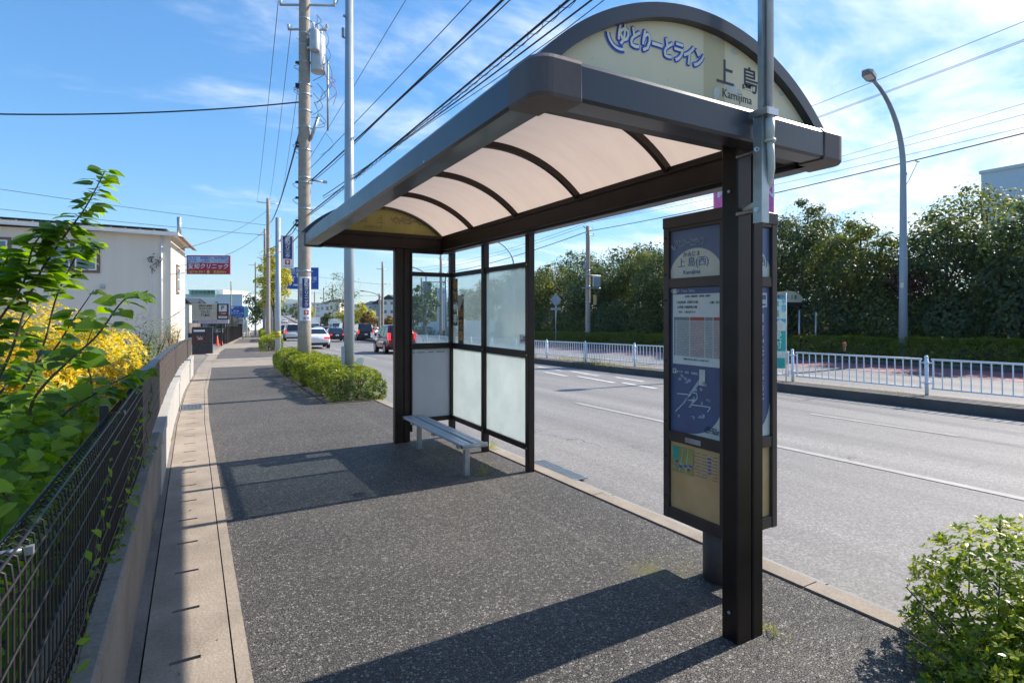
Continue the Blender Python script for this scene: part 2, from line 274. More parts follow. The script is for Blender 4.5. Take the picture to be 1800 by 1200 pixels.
# ------------------------------------------------------------------ mesh builder
class MB:
    def __init__(s): s.v = []; s.f = []; s.sm = []; s.n = 0
    def add(s, vs, fs, smooth=False):
        vs = np.asarray(vs, float).reshape(-1, 3); b = s.n; s.v.append(vs); s.n += len(vs)
        for f in fs: s.f.append(tuple(int(i)+b for i in f)); s.sm.append(smooth)
        return s
    def box(s, x0, x1, y0, y1, z0, z1):
        return s.add([(x0,y0,z0),(x1,y0,z0),(x1,y1,z0),(x0,y1,z0),(x0,y0,z1),(x1,y0,z1),(x1,y1,z1),(x0,y1,z1)], [(0,3,2,1),(4,5,6,7),(0,1,5,4),(1,2,6,5),(2,3,7,6),(3,0,4,7)])
    def cbox(s, x0, x1, y0, y1, z0, z1, c=.004):                    # box with chamfered edges
        b = [(x0,y0,z0),(x1,y0,z0),(x1,y1,z0),(x0,y1,z0),(x0,y0,z1),(x1,y0,z1),(x1,y1,z1),(x0,y1,z1)]
        ce = np.array([(x0+x1)/2,(y0+y1)/2,(z0+z1)/2]); vs = []
        for p in b:
            p = np.array(p); d = np.sign(p-ce)
            for ax in range(3):
                q = p-d*c; q[ax] = p[ax]; vs.append(q)
        F = [[8*0,0]]
        i = lambda k, ax: k*3+ax
        fs = [[i(0,2),i(3,2),i(2,2),i(1,2)],[i(4,2),i(5,2),i(6,2),i(7,2)],[i(0,1),i(1,1),i(5,1),i(4,1)],[i(1,0),i(2,0),i(6,0),i(5,0)],[i(2,1),i(3,1),i(7,1),i(6,1)],[i(3,0),i(0,0),i(4,0),i(7,0)]]
        E_ = [(0,1,1,2),(1,2,0,2),(2,3,1,2),(3,0,0,2),(4,5,1,2),(5,6,0,2),(6,7,1,2),(7,4,0,2),(0,4,0,1),(1,5,0,1),(2,6,0,1),(3,7,0,1)]
        for a, bb, p, q in E_: fs.append([i(a,p),i(bb,p),i(bb,q),i(a,q)])
        for k in range(8): fs.append([i(k,0),i(k,1),i(k,2)])
        return s.add(vs, fs)
    def quad(s, a, b, c, d): return s.add([a,b,c,d], [(0,1,2,3)])
    def tube(s, pts, r, n=8, cap=True, r2=None):
        pts = [Vector(p) for p in pts]; k = len(pts); vs = []; ref = None
        for i, p in enumerate(pts):
            tg = (pts[min(i+1,k-1)]-pts[max(i-1,0)]).normalized()
            if ref is None: ref = Vector((0,0,1)) if abs(tg.z) < .9 else Vector((1,0,0))
            a = tg.cross(ref)
            if a.length < 1e-5: a = tg.orthogonal()
            a.normalize(); b = a.cross(tg).normalized(); ref = b if abs(tg.z) > .9 else ref
            rr = r if r2 is None else r+(r2-r)*i/(k-1)
            if isinstance(r, (list, tuple, np.ndarray)): rr = r[i]
            for j in range(n):
                t_ = 2*math.pi*j/n; q = p+a*math.cos(t_)*rr+b*math.sin(t_)*rr; vs.append(q[:])
        fs = [(i*n+j, i*n+(j+1)%n, (i+1)*n+(j+1)%n, (i+1)*n+j) for i in range(k-1) for j in range(n)]
        s.add(vs, fs, True)
        if cap:
            b = s.n-len(vs); s.f.append(tuple(b+j for j in range(n))); s.sm.append(False); s.f.append(tuple(b+(k-1)*n+j for j in range(n))[::-1]); s.sm.append(False)
        return s
    def cyl(s, c, r, h, n=16, r2=None): c = Vector(c); return s.tube([c, c+Vector((0,0,h))], r, n, True, r2)
    def prism(s, poly, ax, a, b):                                    # polygon in the other two axes, extruded on axis ax from a to b
        n = len(poly); vs = []
        for h in (a, b):
            for p, q in poly: vs.append({0:(h,p,q),1:(p,h,q),2:(p,q,h)}[ax])
        return s.add(vs, [tuple(range(n))[::-1], tuple(range(n,2*n))]+[(i,(i+1)%n,n+(i+1)%n,n+i) for i in range(n)])
    def lathe(s, prof, c=(0,0,0), n=20):
        vs = [(c[0]+r*math.cos(2*math.pi*j/n), c[1]+r*math.sin(2*math.pi*j/n), c[2]+z) for r, z in prof for j in range(n)]
        return s.add(vs, [(i*n+j, i*n+(j+1)%n, (i+1)*n+(j+1)%n, (i+1)*n+j) for i in range(len(prof)-1) for j in range(n)], True)
    def xf(s, m):
        m = np.array(m); s.v = [np.c_[v, np.ones(len(v))] @ m.T[:, :3] for v in s.v]; return s
    def mesh(s, name, mat):
        me = bpy.data.meshes.new(name); v = np.concatenate(s.v) if s.v else np.zeros((0,3))
        me.from_pydata(v.tolist(), [], s.f); me.polygons.foreach_set('use_smooth', s.sm)
        if mat: me.materials.append(mat)
        me.update(); return me
def link(name, me, parent=None):
    o = bpy.data.objects.new(name, me); COL.objects.link(o)
    if parent is not None: o.parent = parent
    return o
def part(name, mb, mat, root=None, label=None, fix=True):
    if root is not None and root.get('_w'):
        l = root['_w']; mb.v = [v-np.array([l[0], l[1], l[2]]) for v in mb.v]
    me = mb.mesh(name, M[mat] if isinstance(mat, str) else mat)
    if fix:
        import bmesh; b = bmesh.new(); b.from_mesh(me); bmesh.ops.recalc_face_normals(b, faces=b.faces); b.to_mesh(me); b.free()
    o = link(name, me, root)
    if label: o['label'] = label
    return o
def thing(name, label, cat, loc=(0,0,0), rz=0, group=None, world=False):   # world=True: parts are given in world coordinates
    o = bpy.data.objects.new(name, None); COL.objects.link(o); o.location = loc; o.rotation_euler = (0,0,rz); o.empty_display_size = .2
    o['label'] = label; o['category'] = cat
    if group: o['group'] = group
    if world: o['_w'] = [float(x) for x in loc]
    return o
def tag(o, label, cat, group=None):
    o['label'] = label; o['category'] = cat
    if group: o['group'] = group
    return o
def struct(name, mb, mat, kind='structure'):
    o = part(name, mb, mat, fix=False); o['kind'] = kind; return o
def dup(root, loc, rz=None, label=None, group=None, scale=None):
    r = root.copy(); COL.objects.link(r); r.location = loc
    if rz is not None: r.rotation_euler = (0,0,rz)
    if scale: r.scale = (scale,)*3
    if label: r['label'] = label
    if group: r['group'] = group
    for ch in list(root.children):
        c = ch.copy(); COL.objects.link(c); c.parent = r
        for g in ch.children:
            d = g.copy(); COL.objects.link(d); d.parent = c
    return r
def sub(parent, name, mb, mat):                                      # sub-part: same frame as its part
    g = parent.parent
    if g is not None and g.get('_w'):
        l = g['_w']; mb.v = [v-np.array([l[0], l[1], l[2]]) for v in mb.v]
    o = link(name, mb.mesh(name, M[mat] if isinstance(mat, str) else mat), parent); return o
# lettering: real glyph outlines converted to a thin mesh standing in the plane (r, u) at point c
def glyphs(s, size, c, r, u, xs=1., bold=0., align='CENTER', space=1., shear=0., ext=.0012, lines=None, vert=False):
    cu = bpy.data.curves.new('t', 'FONT'); cu.body = ('\n'.join(s) if vert else s); cu.size = size; cu.align_x = align; cu.align_y = 'CENTER'
    cu.space_character = space; cu.shear = shear; cu.resolution_u = 2; cu.extrude = ext; cu.offset = bold
    if vert: cu.space_line = space
    if lines: cu.space_line = lines
    ob = bpy.data.objects.new('t', cu); COL.objects.link(ob); bpy.context.view_layer.update()
    dg = bpy.context.evaluated_depsgraph_get(); me = bpy.data.meshes.new_from_object(ob.evaluated_get(dg))
    n = len(me.vertices); v = np.zeros(n*3); me.vertices.foreach_get('co', v); v = v.reshape(-1,3)
    fs = [tuple(p.vertices) for p in me.polygons]; bpy.data.objects.remove(ob); bpy.data.curves.remove(cu); bpy.data.meshes.remove(me)
    r = np.array(r, float); u = np.array(u, float); nn = np.cross(r, u)
    m = MB()
    if n: m.add(np.array(c)+v[:, :1]*xs*r+v[:, 1:2]*u+v[:, 2:3]*nn, fs)
    return m
# leaves and clumps
def rotmats(nrm, spin):
    nrm = nrm/np.linalg.norm(nrm, axis=1, keepdims=True); a = np.cross(nrm, [0.,0.,1.]); l = np.linalg.norm(a, axis=1, keepdims=True); a = np.where(l < 1e-3, [1.,0.,0.], a/np.maximum(l, 1e-3))
    b = np.cross(nrm, a); c, s_ = np.cos(spin)[:, None], np.sin(spin)[:, None]
    return np.stack([a*c+b*s_, -a*s_+b*c, nrm], 2)                   # columns x, y, z
def scatter(tv, tf, pos, nrm, size, spin=None, rg=rng):
    n = len(pos); spin = rg.rand(n)*6.283 if spin is None else spin
    Rm = rotmats(np.asarray(nrm, float), spin); tv = np.asarray(tv, float)
    v = np.einsum('nij,kj->nki', Rm, tv)*np.asarray(size).reshape(-1,1,1)+np.asarray(pos)[:, None]
    k = len(tv); fl = []
    return v.reshape(-1,3), k, tf, n
def build_scatter(name, sets, mat, parent=None):
    vs = []; tot = []; ls = []; base = 0
    for v, k, tf, n in sets:
        idx = np.concatenate([np.array(f) for f in tf]); cnt = np.array([len(f) for f in tf])
        ls.append((idx[None]+np.arange(n)[:, None]*k).ravel()+base); tot.append(np.tile(cnt, n)); vs.append(v); base += len(v)
    v = np.concatenate(vs); li = np.concatenate(ls); ct = np.concatenate(tot)
    me = bpy.data.meshes.new(name); me.vertices.add(len(v)); me.vertices.foreach_set('co', v.ravel().astype(np.float32))
    me.loops.add(len(li)); me.loops.foreach_set('vertex_index', li.astype(np.int32))
    me.polygons.add(len(ct)); st = np.concatenate([[0], np.cumsum(ct)[:-1]]); me.polygons.foreach_set('loop_start', st.astype(np.int32)); me.polygons.foreach_set('loop_total', ct.astype(np.int32))
    me.polygons.foreach_set('use_smooth', np.ones(len(ct), bool)); me.materials.append(M[mat]); me.update(); me.validate()
    if parent is not None and parent.get('_w'): me.transform(Matrix.Translation(-Vector(parent['_w'])))
    return link(name, me, parent)
LEAF = ([(0,0,0),(.22,.45,.05),(0,1,-.03),(-.22,.45,.05),(0,.5,-.02)], [(0,1,4),(1,2,4),(2,3,4),(3,0,4)])
QUAD = ([(0,-.5,0),(.38,0,.12),(0,.5,0),(-.38,0,.12)], [(0,1,2,3)])
def rosette(n=7, tilt=.55):
    vs = []; fs = []
    for i in range(n):
        a = 6.283*i/n+(.3 if i % 2 else 0); tl = tilt*(1 if i % 2 else .65); L_ = 1 if i % 2 else .8
        c, s_ = math.cos(a), math.sin(a); b = len(vs)
        for x, y in ((0,.05),(.17,.5),(0,1),(-.17,.5)):
            rr = y*L_; z = rr*math.sin(tl)*1.0-.12*rr*rr; h = rr*math.cos(tl)
            vs.append((c*h-s_*x, s_*h+c*x, z+(.04 if x else 0)))
        fs.append((b,b+1,b+2,b+3))
    return vs, fs
ROS = rosette(); ROS5 = rosette(5, .6)
def mulberry_leaf():
    n = 11; tt = [0,.06,.16,.27,.38,.5,.61,.72,.82,.9,.96,1.]; ww = [.06,.26,.355,.385,.375,.335,.275,.205,.13,.07,.03,0]
    o = [(w_*(1+(.05 if i % 2 else -.03)), t_) for i, (t_, w_) in enumerate(zip(tt, ww))]
    vs = []; fs = []
    for wd, t_ in o:
        z = -.28*t_*t_; y = t_*(1-.05*t_)-(.07 if .2 < wd and t_ < .1 else 0)
        vs += [(-wd, y, z+.14*wd-.2*wd*wd), (-wd*.5, y+.012, z+.08*wd-.012), (0, t_*.97, z-.02), (wd*.5, y+.012, z+.08*wd-.012), (wd, y, z+.14*wd-.2*wd*wd)]
    for i in range(n):
        for j in range(4): a = i*5+j; fs.append((a, a+1, a+6, a+5))
    vs += [(-.012,0,0),(.012,0,0),(.01,-.32,.06),(-.01,-.32,.06)]; b = len(vs)-4; fs.append((b,b+1,b+2,b+3))
    return vs, fs
MUL = mulberry_leaf()
def ellips(n, c, r, shell=.35, rg=rng, up=0., bumpy=.0):
    d = rg.randn(n,3); d /= np.linalg.norm(d, axis=1, keepdims=True)
    rad = 1-shell*rg.rand(n)**1.6
    if bumpy: rad = rad*(1+bumpy*(np.sin(d[:,0]*5.1+c[0])*np.cos(d[:,1]*4.3+c[1]*2)+np.sin(d[:,2]*6+c[0]*3)*.6))
    p = np.array(c)+d*np.array(r)*rad[:, None]; nrm = d/np.array(r)+rg.randn(n,3)*.35/np.mean(r); nrm[:,2] += up/np.mean(r)
    return p, nrm

# ------------------------------------------------------------------ the setting
YS = sorted(set([float(v) for v in np.arange(-12, 30, 1.5)]+[float(v) for v in np.arange(30, 120, 4.)]+[120,135,150,170,200,240,300,400,600,900]+[10,15,21,23,36,37,57,61,92,100,110]))
def strip(name, s0, s1, z0, z1, mat, Ys=YS, n=2, foot=None, sk=None, kind='structure'):
    m = MB(); g0 = s0 if callable(s0) else (lambda y: s0); g1 = s1 if callable(s1) else (lambda y: s1)
    vs = []; 
    for y in Ys:
        for i in range(n):
            f = i/(n-1); s_ = g0(y)*(1-f)+g1(y)*f; vs.append(P(s_, y, (z0*(1-f)+z1*f)))
    k = len(Ys); fs = [(i*n+j, i*n+j+1, (i+1)*n+j+1, (i+1)*n+j) for i in range(k-1) for j in range(n-1)]
    m.add(vs, fs)
    if foot is not None:
        for side in (0, n-1):
            b = [(vs[i*n+side][0], vs[i*n+side][1], vs[i*n+side][2]-foot) for i in range(k)]; o_ = len(m.v) and m.n
            m.add([vs[i*n+side] for i in range(k)]+b, [((i, i+1, k+i+1, k+i) if side else (i+1, i, k+i, k+i+1)) for i in range(k-1)])
    return struct(name, m, mat, kind)
# ground sheet to the horizon, falling and rising with the street
m = MB(); gx = [-3000,-600,-200,-60,-20,-2.2,0,30,60,140,400,1200,3000]; gy = [-3000,-200,-60,-12,0,10,25,40,60,80,110,150,220,300,400,900,3000,5000]
vs = []
for y in gy:
    for x in gx: vs.append((x, y, zl(min(max(y,-60),400))-.42-(.3 if x < 2 and y < 0 else 0)))
nx = len(gx); m.add(vs, [(j*nx+i, j*nx+i+1, (j+1)*nx+i+1, (j+1)*nx+i) for j in range(len(gy)-1) for i in range(nx-1)])
struct('ground', m, 'earth')
strip('sidewalk', lambda y: .235+go(y), 3.13, 0, 0, 'asphalt', foot=.3)
strip('road', 3.37, 12.72, zroad(3.37), zroad(12.72), 'road', n=3)
strip('opposite_road', 13.9, 23.4, -.27, -.27, 'road')
m = MB()                                                             # kerb stones in two tones, each about 2 m
for y0 in np.arange(-6, 70, .6 if False else 2.0):
    g = .004; y1 = y0+2-g*2
    for a, b, z, mt_ in ((3.13, 3.262, .012, 0),):
        p = [P(a,y0,z), P(b,y0,z), P(b,y1,z), P(a,y1,z)]; q = [P(a,y0,-.3), P(b,y0,-.3), P(b,y1,-.3), P(a,y1,-.3)]
        m.add(q+p, [(4,5,6,7),(0,1,5,4),(1,2,6,5),(2,3,7,6),(3,0,4,7)])
struct('kerb', m, 'concrete')
m = MB()
for y0 in np.arange(-6, 120, 2.0):
    y1 = y0+1.99; p = [P(3.263,y0,-.018), P(3.38,y0,-.032), P(3.38,y1,-.032), P(3.263,y1,-.018)]; q = [P(3.263,y0,-.3), P(3.38,y0,-.3), P(3.38,y1,-.3), P(3.263,y1,-.3)]
    m.add(q+p, [(4,5,6,7),(0,1,5,4),(1,2,6,5),(2,3,7,6),(3,0,4,7)])
M['kerbgrey'] = two('kerb_grey', (.26, .25, .235), (.36, .35, .33), 2, .9, .2, 60)
struct('kerb', m, 'kerbgrey')
# U-gutter lids with hand slots at the joints, and the gutter wall between lids and asphalt
m = MB(); y0 = 3.04-.535*18; k = 0; yy = y0
while yy < 24:
    a, b = yy+.0004, yy+.5346; e = go((a+b)/2); s0, s1 = -.20+e, .165+e; c0, c1 = -.095+e, .035+e; hz_ = .02+.0
    top = [(s0,a),(c0,a),(c0,a+.014),(c1,a+.014),(c1,a),(s1,a),(s1,b),(c1,b),(c1,b-.014),(c0,b-.014),(c0,b),(s0,b)]
    dz = 0; n_ = len(top)
    vs = [P(x, y, .006+dz) for x, y in top]+[P(x, y, -.08) for x, y in top]
    m.add(vs, [tuple(range(n_))]+[(i, (i+1) % n_, n_+(i+1) % n_, n_+i)[::-1] for i in range(n_)]); yy += .535; k += 1
struct('gutter_lids', m, 'concrete')
strip('gutter_lids', lambda y: -.20+go(y), lambda y: .165+go(y), .004, .004, 'concrete', Ys=[24.3]+[y for y in YS if y > 25 and y < 240])
strip('gutter_edge', lambda y: .172+go(y), lambda y: .234+go(y), .008, .008, 'concrete', Ys=[y for y in YS if y < 240], foot=.2)
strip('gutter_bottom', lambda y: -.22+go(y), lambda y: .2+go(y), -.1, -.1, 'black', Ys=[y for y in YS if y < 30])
strip('gutter_edge', lambda y: -.262+go(y), lambda y: -.208+go(y), .002, .002, 'concrete_wall', Ys=[y for y in YS if y < 60], foot=.2)
# concrete driveway crossings on the sidewalk
for a, b in ((23.2, 29.3), (43, 56), (74, 80)):
    strip('driveway_crossing', lambda y: .24+go(y), 3.3, .006, .006, 'concrete', Ys=list(np.linspace(a, b, 6)))
strip('side_yard', lambda y: -16+go(y), lambda y: -.265+go(y), -.01, -.01, 'concrete_wall', Ys=list(np.linspace(21.3, 36, 6)))
strip('side_yard', lambda y: -16+go(y), lambda y: -.265+go(y), -.012, -.012, 'road', Ys=list(np.linspace(36.01, 70, 6)))
# planted bed behind the left wall
m = MB(); m.add([(-14,-6,.32),(-.43,-6,.40),(-.43,21,.12),(-14,21,.05)], [(0,1,2,3)]); struct('planting_soil', m, 'soil')
# planting strips of earth under the hedges of our side
for a, b in ((11.0, 22.3), (37.5, 66)): strip('planting_soil', 2.2, 3.25, .012, .012, 'soil', Ys=list(np.linspace(a, b, 12)))
# median: raised kerbs with a paved top
Ym = [y for y in YS]
strip('median_kerb', 12.70, 13.415, -.045, -.05, 'kerbdark' if False else 'stone', foot=.35)
M['kerbdark'] = two('kerb_dark', (.055, .046, .04), (.11, .095, .082), 2, .9, .3, 50)
bpy.data.objects['median_kerb'].data.materials[0] = M['kerbdark']
strip('median_paving', 13.42, 14.0, -.05, -.10, 'concrete', foot=.3)
# opposite pavement and the rising wooded bank
strip('opposite_kerb', 23.4, 23.6, -.15, -.15, 'kerbdark', foot=.3)
strip('opposite_sidewalk', 23.6, 26.2, -.16, -.14, 'concrete_wall', n=2)
m = MB(); vs = []; by = [-12,0,10,20,30,40,50,60,66]; bs = [(26.2,-.16),(28,.5),(31,1.6),(36,2.6),(50,3)]
for y in by:
    for s_, z in bs: vs.append(P(s_, y, z+.25*math.sin(y*.7+s_)))
m.add(vs, [(j*5+i, j*5+i+1, (j+1)*5+i+1, (j+1)*5+i) for j in range(len(by)-1) for i in range(4)]); struct('wooded_bank', m, 'soil')
strip('red_bus_lane', 20.3, 23.3, -.262, -.262, 'redlane', Ys=list(np.arange(-10, 70, 4.)))
# road markings (thin sheets 5 mm above the road)
def mark(s0, s1, y0, y1, mat='mark', skew=0., name='road_marking', zr=None):
    z = (lambda s: (zr if zr is not None else zroad(s))+.006); m = MB(); ys = sorted(set(np.linspace(y0, y1, max(2, int((y1-y0)/3)+2)).tolist()+[b_ for b_ in OY+ZY if y0 < b_ < y1])); vs = []
    for i, y in enumerate(ys):
        sk = skew*(y-y0); vs += [P(s0+sk, y, z(s0)), P(s1+sk, y, z(s1))]
    m.add(vs, [(2*i, 2*i+1, 2*i+3, 2*i+2) for i in range(len(ys)-1)]); return m
m = MB()
def addm(a): 
    for v, in zip(a.v): m.v.append(v)
    for f in a.f: m.f.append(tuple(i+m.n for i in f)); m.sm.append(False)
    m.n += a.n
addm(mark(6.72, 6.85, -8, 9.2)); addm(mark(9.86, 9.98, 3.9, 6.2)); addm(mark(9.7,9.82,-4,1))
for y in np.arange(26, 150, 9.): addm(mark(6.72, 6.86, y, y+4.5)); addm(mark(9.9, 10.04, y, y+4.5))
addm(mark(12.35, 12.45, -8, 10)); 
struct('road_marking', m, 'mark_faint')
m = MB()
for y, s_, l_ in ((10.5,10.2,1.6),(12.2,10.2,2.2),(14.6,10.2,1.7),(12.1,11.2,1.5),(14.2,11.2,2.0),(16.6,11.3,2.2),(19.4,11.3,2.2),(17.2,10.4,2),(20.5,10.8,3),(24.5,11.4,3)): addm(mark(s_, s_+.16, y, y+l_, skew=.12))
struct('road_marking', m, 'mark')
m = MB()
for y in np.arange(-10, 150, 10.): addm(mark(17.0, 17.14, y, y+5, zr=-.27)); addm(mark(20.2, 20.34, y, y+5, zr=-.257))
addm(mark(14.5, 14.62, -10, 150, zr=-.27)); struct('road_marking', m, 'mark')
# distant hills
def hill(x0, x1, y, h0, seed, depth=700):
    rg = np.random.RandomState(seed); m = MB(); n = 60; vs = []; ph = rg.rand(5)*6.28
    for i in range(n):
        f = i/(n-1); x = x0+(x1-x0)*f; e = math.sin(math.pi*f)**.5
        hh = h0*e*(.55+.2*math.sin(f*9+ph[0])+.13*math.sin(f*21+ph[1])+.06*math.sin(f*47+ph[2]))
        for k_, (dy, q) in enumerate(((-depth,-.2),(-depth*.6,.35),(-depth*.3,.75),(0,1),(depth*.5,.2))): vs.append((x+dy*.2, y+dy+60*math.sin(f*30+k_), -20+(hh+20)*q if q > 0 else -30))
    m.add(vs, [(i*5+j, i*5+j+1, (i+1)*5+j+1, (i+1)*5+j) for i in range(n-1) for j in range(4)], True); return m
struct('hills', hill(-1600, 2600, 4200, 120, 3), 'hill'); struct('hills', hill(700, 2600, 3400, 70, 8), 'hill')

# ------------------------------------------------------------------ bus shelter
GL = -.03
sh = thing('bus_shelter', 'dark bronze bus shelter with vaulted pale roof, glass screens and arched cream name board', 'bus shelter', (2.4, 4.4, -.06), world=True)
XL, XLF, XR, YN, YF, ZB, ZT = 1.09, 1.17, 3.07, 1.72, 7.12, 2.41, 2.565
def post(x0, x1, y0, y1, z0, z1, name='post'):
    m = MB(); xm = x0+(x1-x0)*.58
    m.cbox(x0, xm-.003, y0+.004, y1, z0, z1, .006); m.cbox(xm+.003, x1, y0, y1-.004, z0, z1, .006); m.box(xm-.02, xm+.02, y0+.014, y1-.014, z0, z1-.001)
    return part(name, m, 'brown', sh)
post(2.31, 2.50, 1.81, 1.91, -.06, ZT-.05); post(2.27, 2.47, 6.98, 7.08, -.16, 2.46)
def beam(a, b, w_, z0, z1, inner, mat='fascia', nm='fascia'):
    # beam whose outer face runs a -> b; inner = unit vector pointing inwards; lower lip turned in
    a = Vector((*a,0)); b = Vector((*b,0)); i = Vector((*inner,0)); h = z1-z0
    pr = [(0,z0+.012),(0,z1-.02),(.014,z1),(w_,z1),(w_,z0+.05),(w_-.012,z0+.05),(w_-.012,z0),(.012,z0)]
    m = MB(); vs = []
    for p in (a, b):
        for q, z in pr: v_ = p+i*q; vs.append((v_.x, v_.y, z))
    n = len(pr); m.add(vs, [tuple(range(n)), tuple(range(n,2*n))[::-1]]+[(k, (k+1)%n, n+(k+1)%n, n+k) for k in range(n)])
    return part(nm, m, mat, sh)
c_ = .20
beam((XL+c_, YN), (XR-c_, YN), .13, ZB, ZT, (0,1)); beam((XLF+c_, YF), (XR-c_, YF), .13, ZB, ZT, (0,-1))
beam((XL, YN+c_), (XLF, YF-.10), .15, ZB, ZT, (1,0)); beam((XR, YN+c_), (XR, YF-c_), .13, ZB, ZT, (-1,0))
def cap(cx_, cy_, sx_, sy_, a=.20, b=.20, r=.075, w_=.14):
    n = 7; o = [(0, b)]+[(r-r*math.cos(t_), r-r*math.sin(t_)) for t_ in np.linspace(0, math.pi/2, n)]+[(a, 0)]
    q = [(w_, b)]+[(w_, w_)]*n+[(a, w_)]
    k = len(o); m = MB(); e = .006
    rings = [[(x, y, ZB-e) for x, y in q], [(x, y, ZB-e) for x, y in o], [(x-e, y-e, ZB+.008) for x, y in o], [(x-e, y-e, ZT-.018) for x, y in o], [(x+.014, y+.014, ZT+e) for x, y in o], [(x, y, ZT+e) for x, y in q]]
    vs = [(cx_+sx_*x, cy_+sy_*y, z) for rg_ in rings for x, y, z in rg_]
    fs = [(i*k+j, i*k+j+1, (i+1)*k+j+1, (i+1)*k+j) for i in range(5) for j in range(k-1)]
    fs += [tuple(i*k for i in range(6)), tuple(i*k+k-1 for i in range(6))]
    m.add(vs, fs); me = part('corner_cap', m, 'cap', sh); return me
cap(XL, YN, 1, 1, .205, .205); cap(XR, YN, -1, 1, .205, .205); cap(XLF, YF, 1, -1, .205, .105, .05); cap(XR, YF, -1, -1, .205, .205)
# inner ring beams (gutter channels) carrying the vault
def ibeam(x0, x1, y0, y1, lip):
    m = MB(); m.cbox(x0, x1, y0, y1, 2.435, 2.56, .005)
    dx, dy = lip; m.cbox(x0+dx*.02, x1+dx*.02, y0+dy*.02, y1+dy*.02, 2.575, 2.625, .004); m.box(x0+.01, x1-.01, y0+.01, y1-.01, 2.555, 2.58)
    return part('ring_beam', m, 'brown', sh)
ibeam(2.90, 3.055, 1.86, 6.95, (0,0)); ibeam(1.27, 2.90, 6.95, 7.10, (0,0)); ibeam(1.245, 2.90, 1.86, 1.96, (0,0))
m = MB(); m.cbox(1.235, 1.31, 1.97, 6.94, 2.47, 2.60, .004); part('ring_beam', m, 'brown', sh)
# vault
CXv, CZv, Rv = 2.09, 1.73, 1.235
def arc(r, z0=2.575, n=25, c=CXv):
    a = math.asin((z0-CZv)/r); return [(c-r*math.cos(t_), CZv+r*math.sin(t_)) for t_ in np.linspace(a, math.pi-a, n)]
m = MB(); A_ = arc(Rv, 2.59, 33); yv = [1.9, 2.87, 3.93, 5.0, 6.05, 7.0]; vs = [(x, y, z) for y in yv for x, z in A_]; k = len(A_)
m.add(vs, [(i*k+j, i*k+j+1, (i+1)*k+j+1, (i+1)*k+j) for i in range(5) for j in range(k-1)], True); part('roof_sheet', m, 'sheet', sh, fix=False)
def rib(y, w_, r0, r1, z0=2.585, mat='brown', name='rib', n=29):
    a = arc(r0, z0, n); b = arc(r1, z0, n); k = len(a); m = MB()
    vs = [(x, y-w_, z) for x, z in a]+[(x, y+w_, z) for x, z in a]+[(x, y-w_, z) for x, z in b]+[(x, y+w_, z) for x, z in b]
    fs = []
    for p, q in ((0,1),(1,3),(3,2),(2,0)): fs += [(p*k+j, p*k+j+1, q*k+j+1, q*k+j) for j in range(k-1)]
    fs += [(0,k,3*k,2*k),(k-1,2*k-1,4*k-1,3*k-1)]; m.add(vs, fs, False)
    return part(name, m, mat, sh)
for y in yv[1:-1]: rib(y, .019, Rv-.055, Rv-.004)
rib(1.86, .055, 1.212, 1.275, 2.57, 'fascia', 'gable_frame', 41); rib(7.06, .055, 1.212, 1.275, 2.57, 'fascia', 'gable_frame', 41)
def gable(y, th, mat, name):
    a = arc(1.222, 2.55, 41); m = MB(); vs = [(x-2.09, 0, z-2.6) for x, z in a]; k = len(a)
    m.add([(x, -th, z) for x, _, z in vs]+[(x, th, z) for x, _, z in vs], [tuple(range(k)), tuple(range(k,2*k))[::-1]])
    me = m.mesh(name, M[mat]); o = link(name, me, sh); l = sh['_w']; o.location = (2.09-l[0], y-l[1], 2.6-l[2]); return o
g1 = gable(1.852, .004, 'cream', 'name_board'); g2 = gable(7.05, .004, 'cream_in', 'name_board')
g1['label'] = 'near arched cream name board with blue logo'; g2['label'] = 'far arched name board seen from behind, lettering reversed'
# the operator's wordmark: outlined flowing kana, built as strokes
LOGO = 'ゆとりーとライン'
def logo(c, r, u, size, mat_out, mat_in, root, xs=1., hook=True, swap=False):
    r = np.array(r, float); u = np.array(u, float); c = np.array(c, float); n = np.cross(r, u)
    ms = []
    for rad, lift, mt_ in ((.085*size, .0003, mat_out), (.018*size, .0034, mat_in)):
        m = MB()
        for q_ in range(14):
            t_ = 2*math.pi*q_/14; g_ = glyphs(LOGO, size, c+n*(lift+.00016*q_)+r*math.cos(t_)*rad+u*math.sin(t_)*rad, r, u, xs, .012*size, 'CENTER', .80, .22, .00003)
            for v_ in g_.v: m.add(v_, [])
            m.f += [tuple(i+m.n-g_.n for i in f) for f in g_.f]; m.sm += [False]*len(g_.f)
        if hook:
            pts = []; R0 = size*.62; cc = c+r*(-size*2.35*xs/.7)+u*(size*.02)+n*(lift+.0024)
            wd = (.15 if mt_ == mat_out else .055)*size
            a_ = np.linspace(R(185), R(292), 12); vs = []
            for t_ in a_: 
                for q in (R0-wd, R0+wd): vs.append(cc+r*(math.cos(t_)*q)+u*(math.sin(t_)*q))
            m.add(vs, [(2*i, 2*i+1, 2*i+3, 2*i+2) for i in range(11)])
        ms.append((m, mt_))
    for i, (m, mt_) in enumerate(ms): part('wordmark', m, mt_, root, fix=False)
M['creamtext'] = plain('cream_letter', (.80, .77, .60), .5)
fr = 1.852-.0045
logo((1.835, fr, 2.792), (1,0,0), (0,0,1), .105, 'logoblue', 'creamtext', sh, .70)
part('lettering', glyphs('上', .135, (2.262, fr, 2.765), (1,0,0), (0,0,1), 1., .0012), 'textdark', sh, fix=False)
part('lettering', glyphs('島', .135, (2.445, fr, 2.765), (1,0,0), (0,0,1), 1., .0012), 'textdark', sh, fix=False)
part('lettering', glyphs('Kamijima', .060, (2.35, fr, 2.672), (1,0,0), (0,0,1), 1.), 'textdark', sh, fix=False)
M['ghost'] = plain('letter_showing_through', (.26, .20, .10), .6)
fb = 7.05-.0045
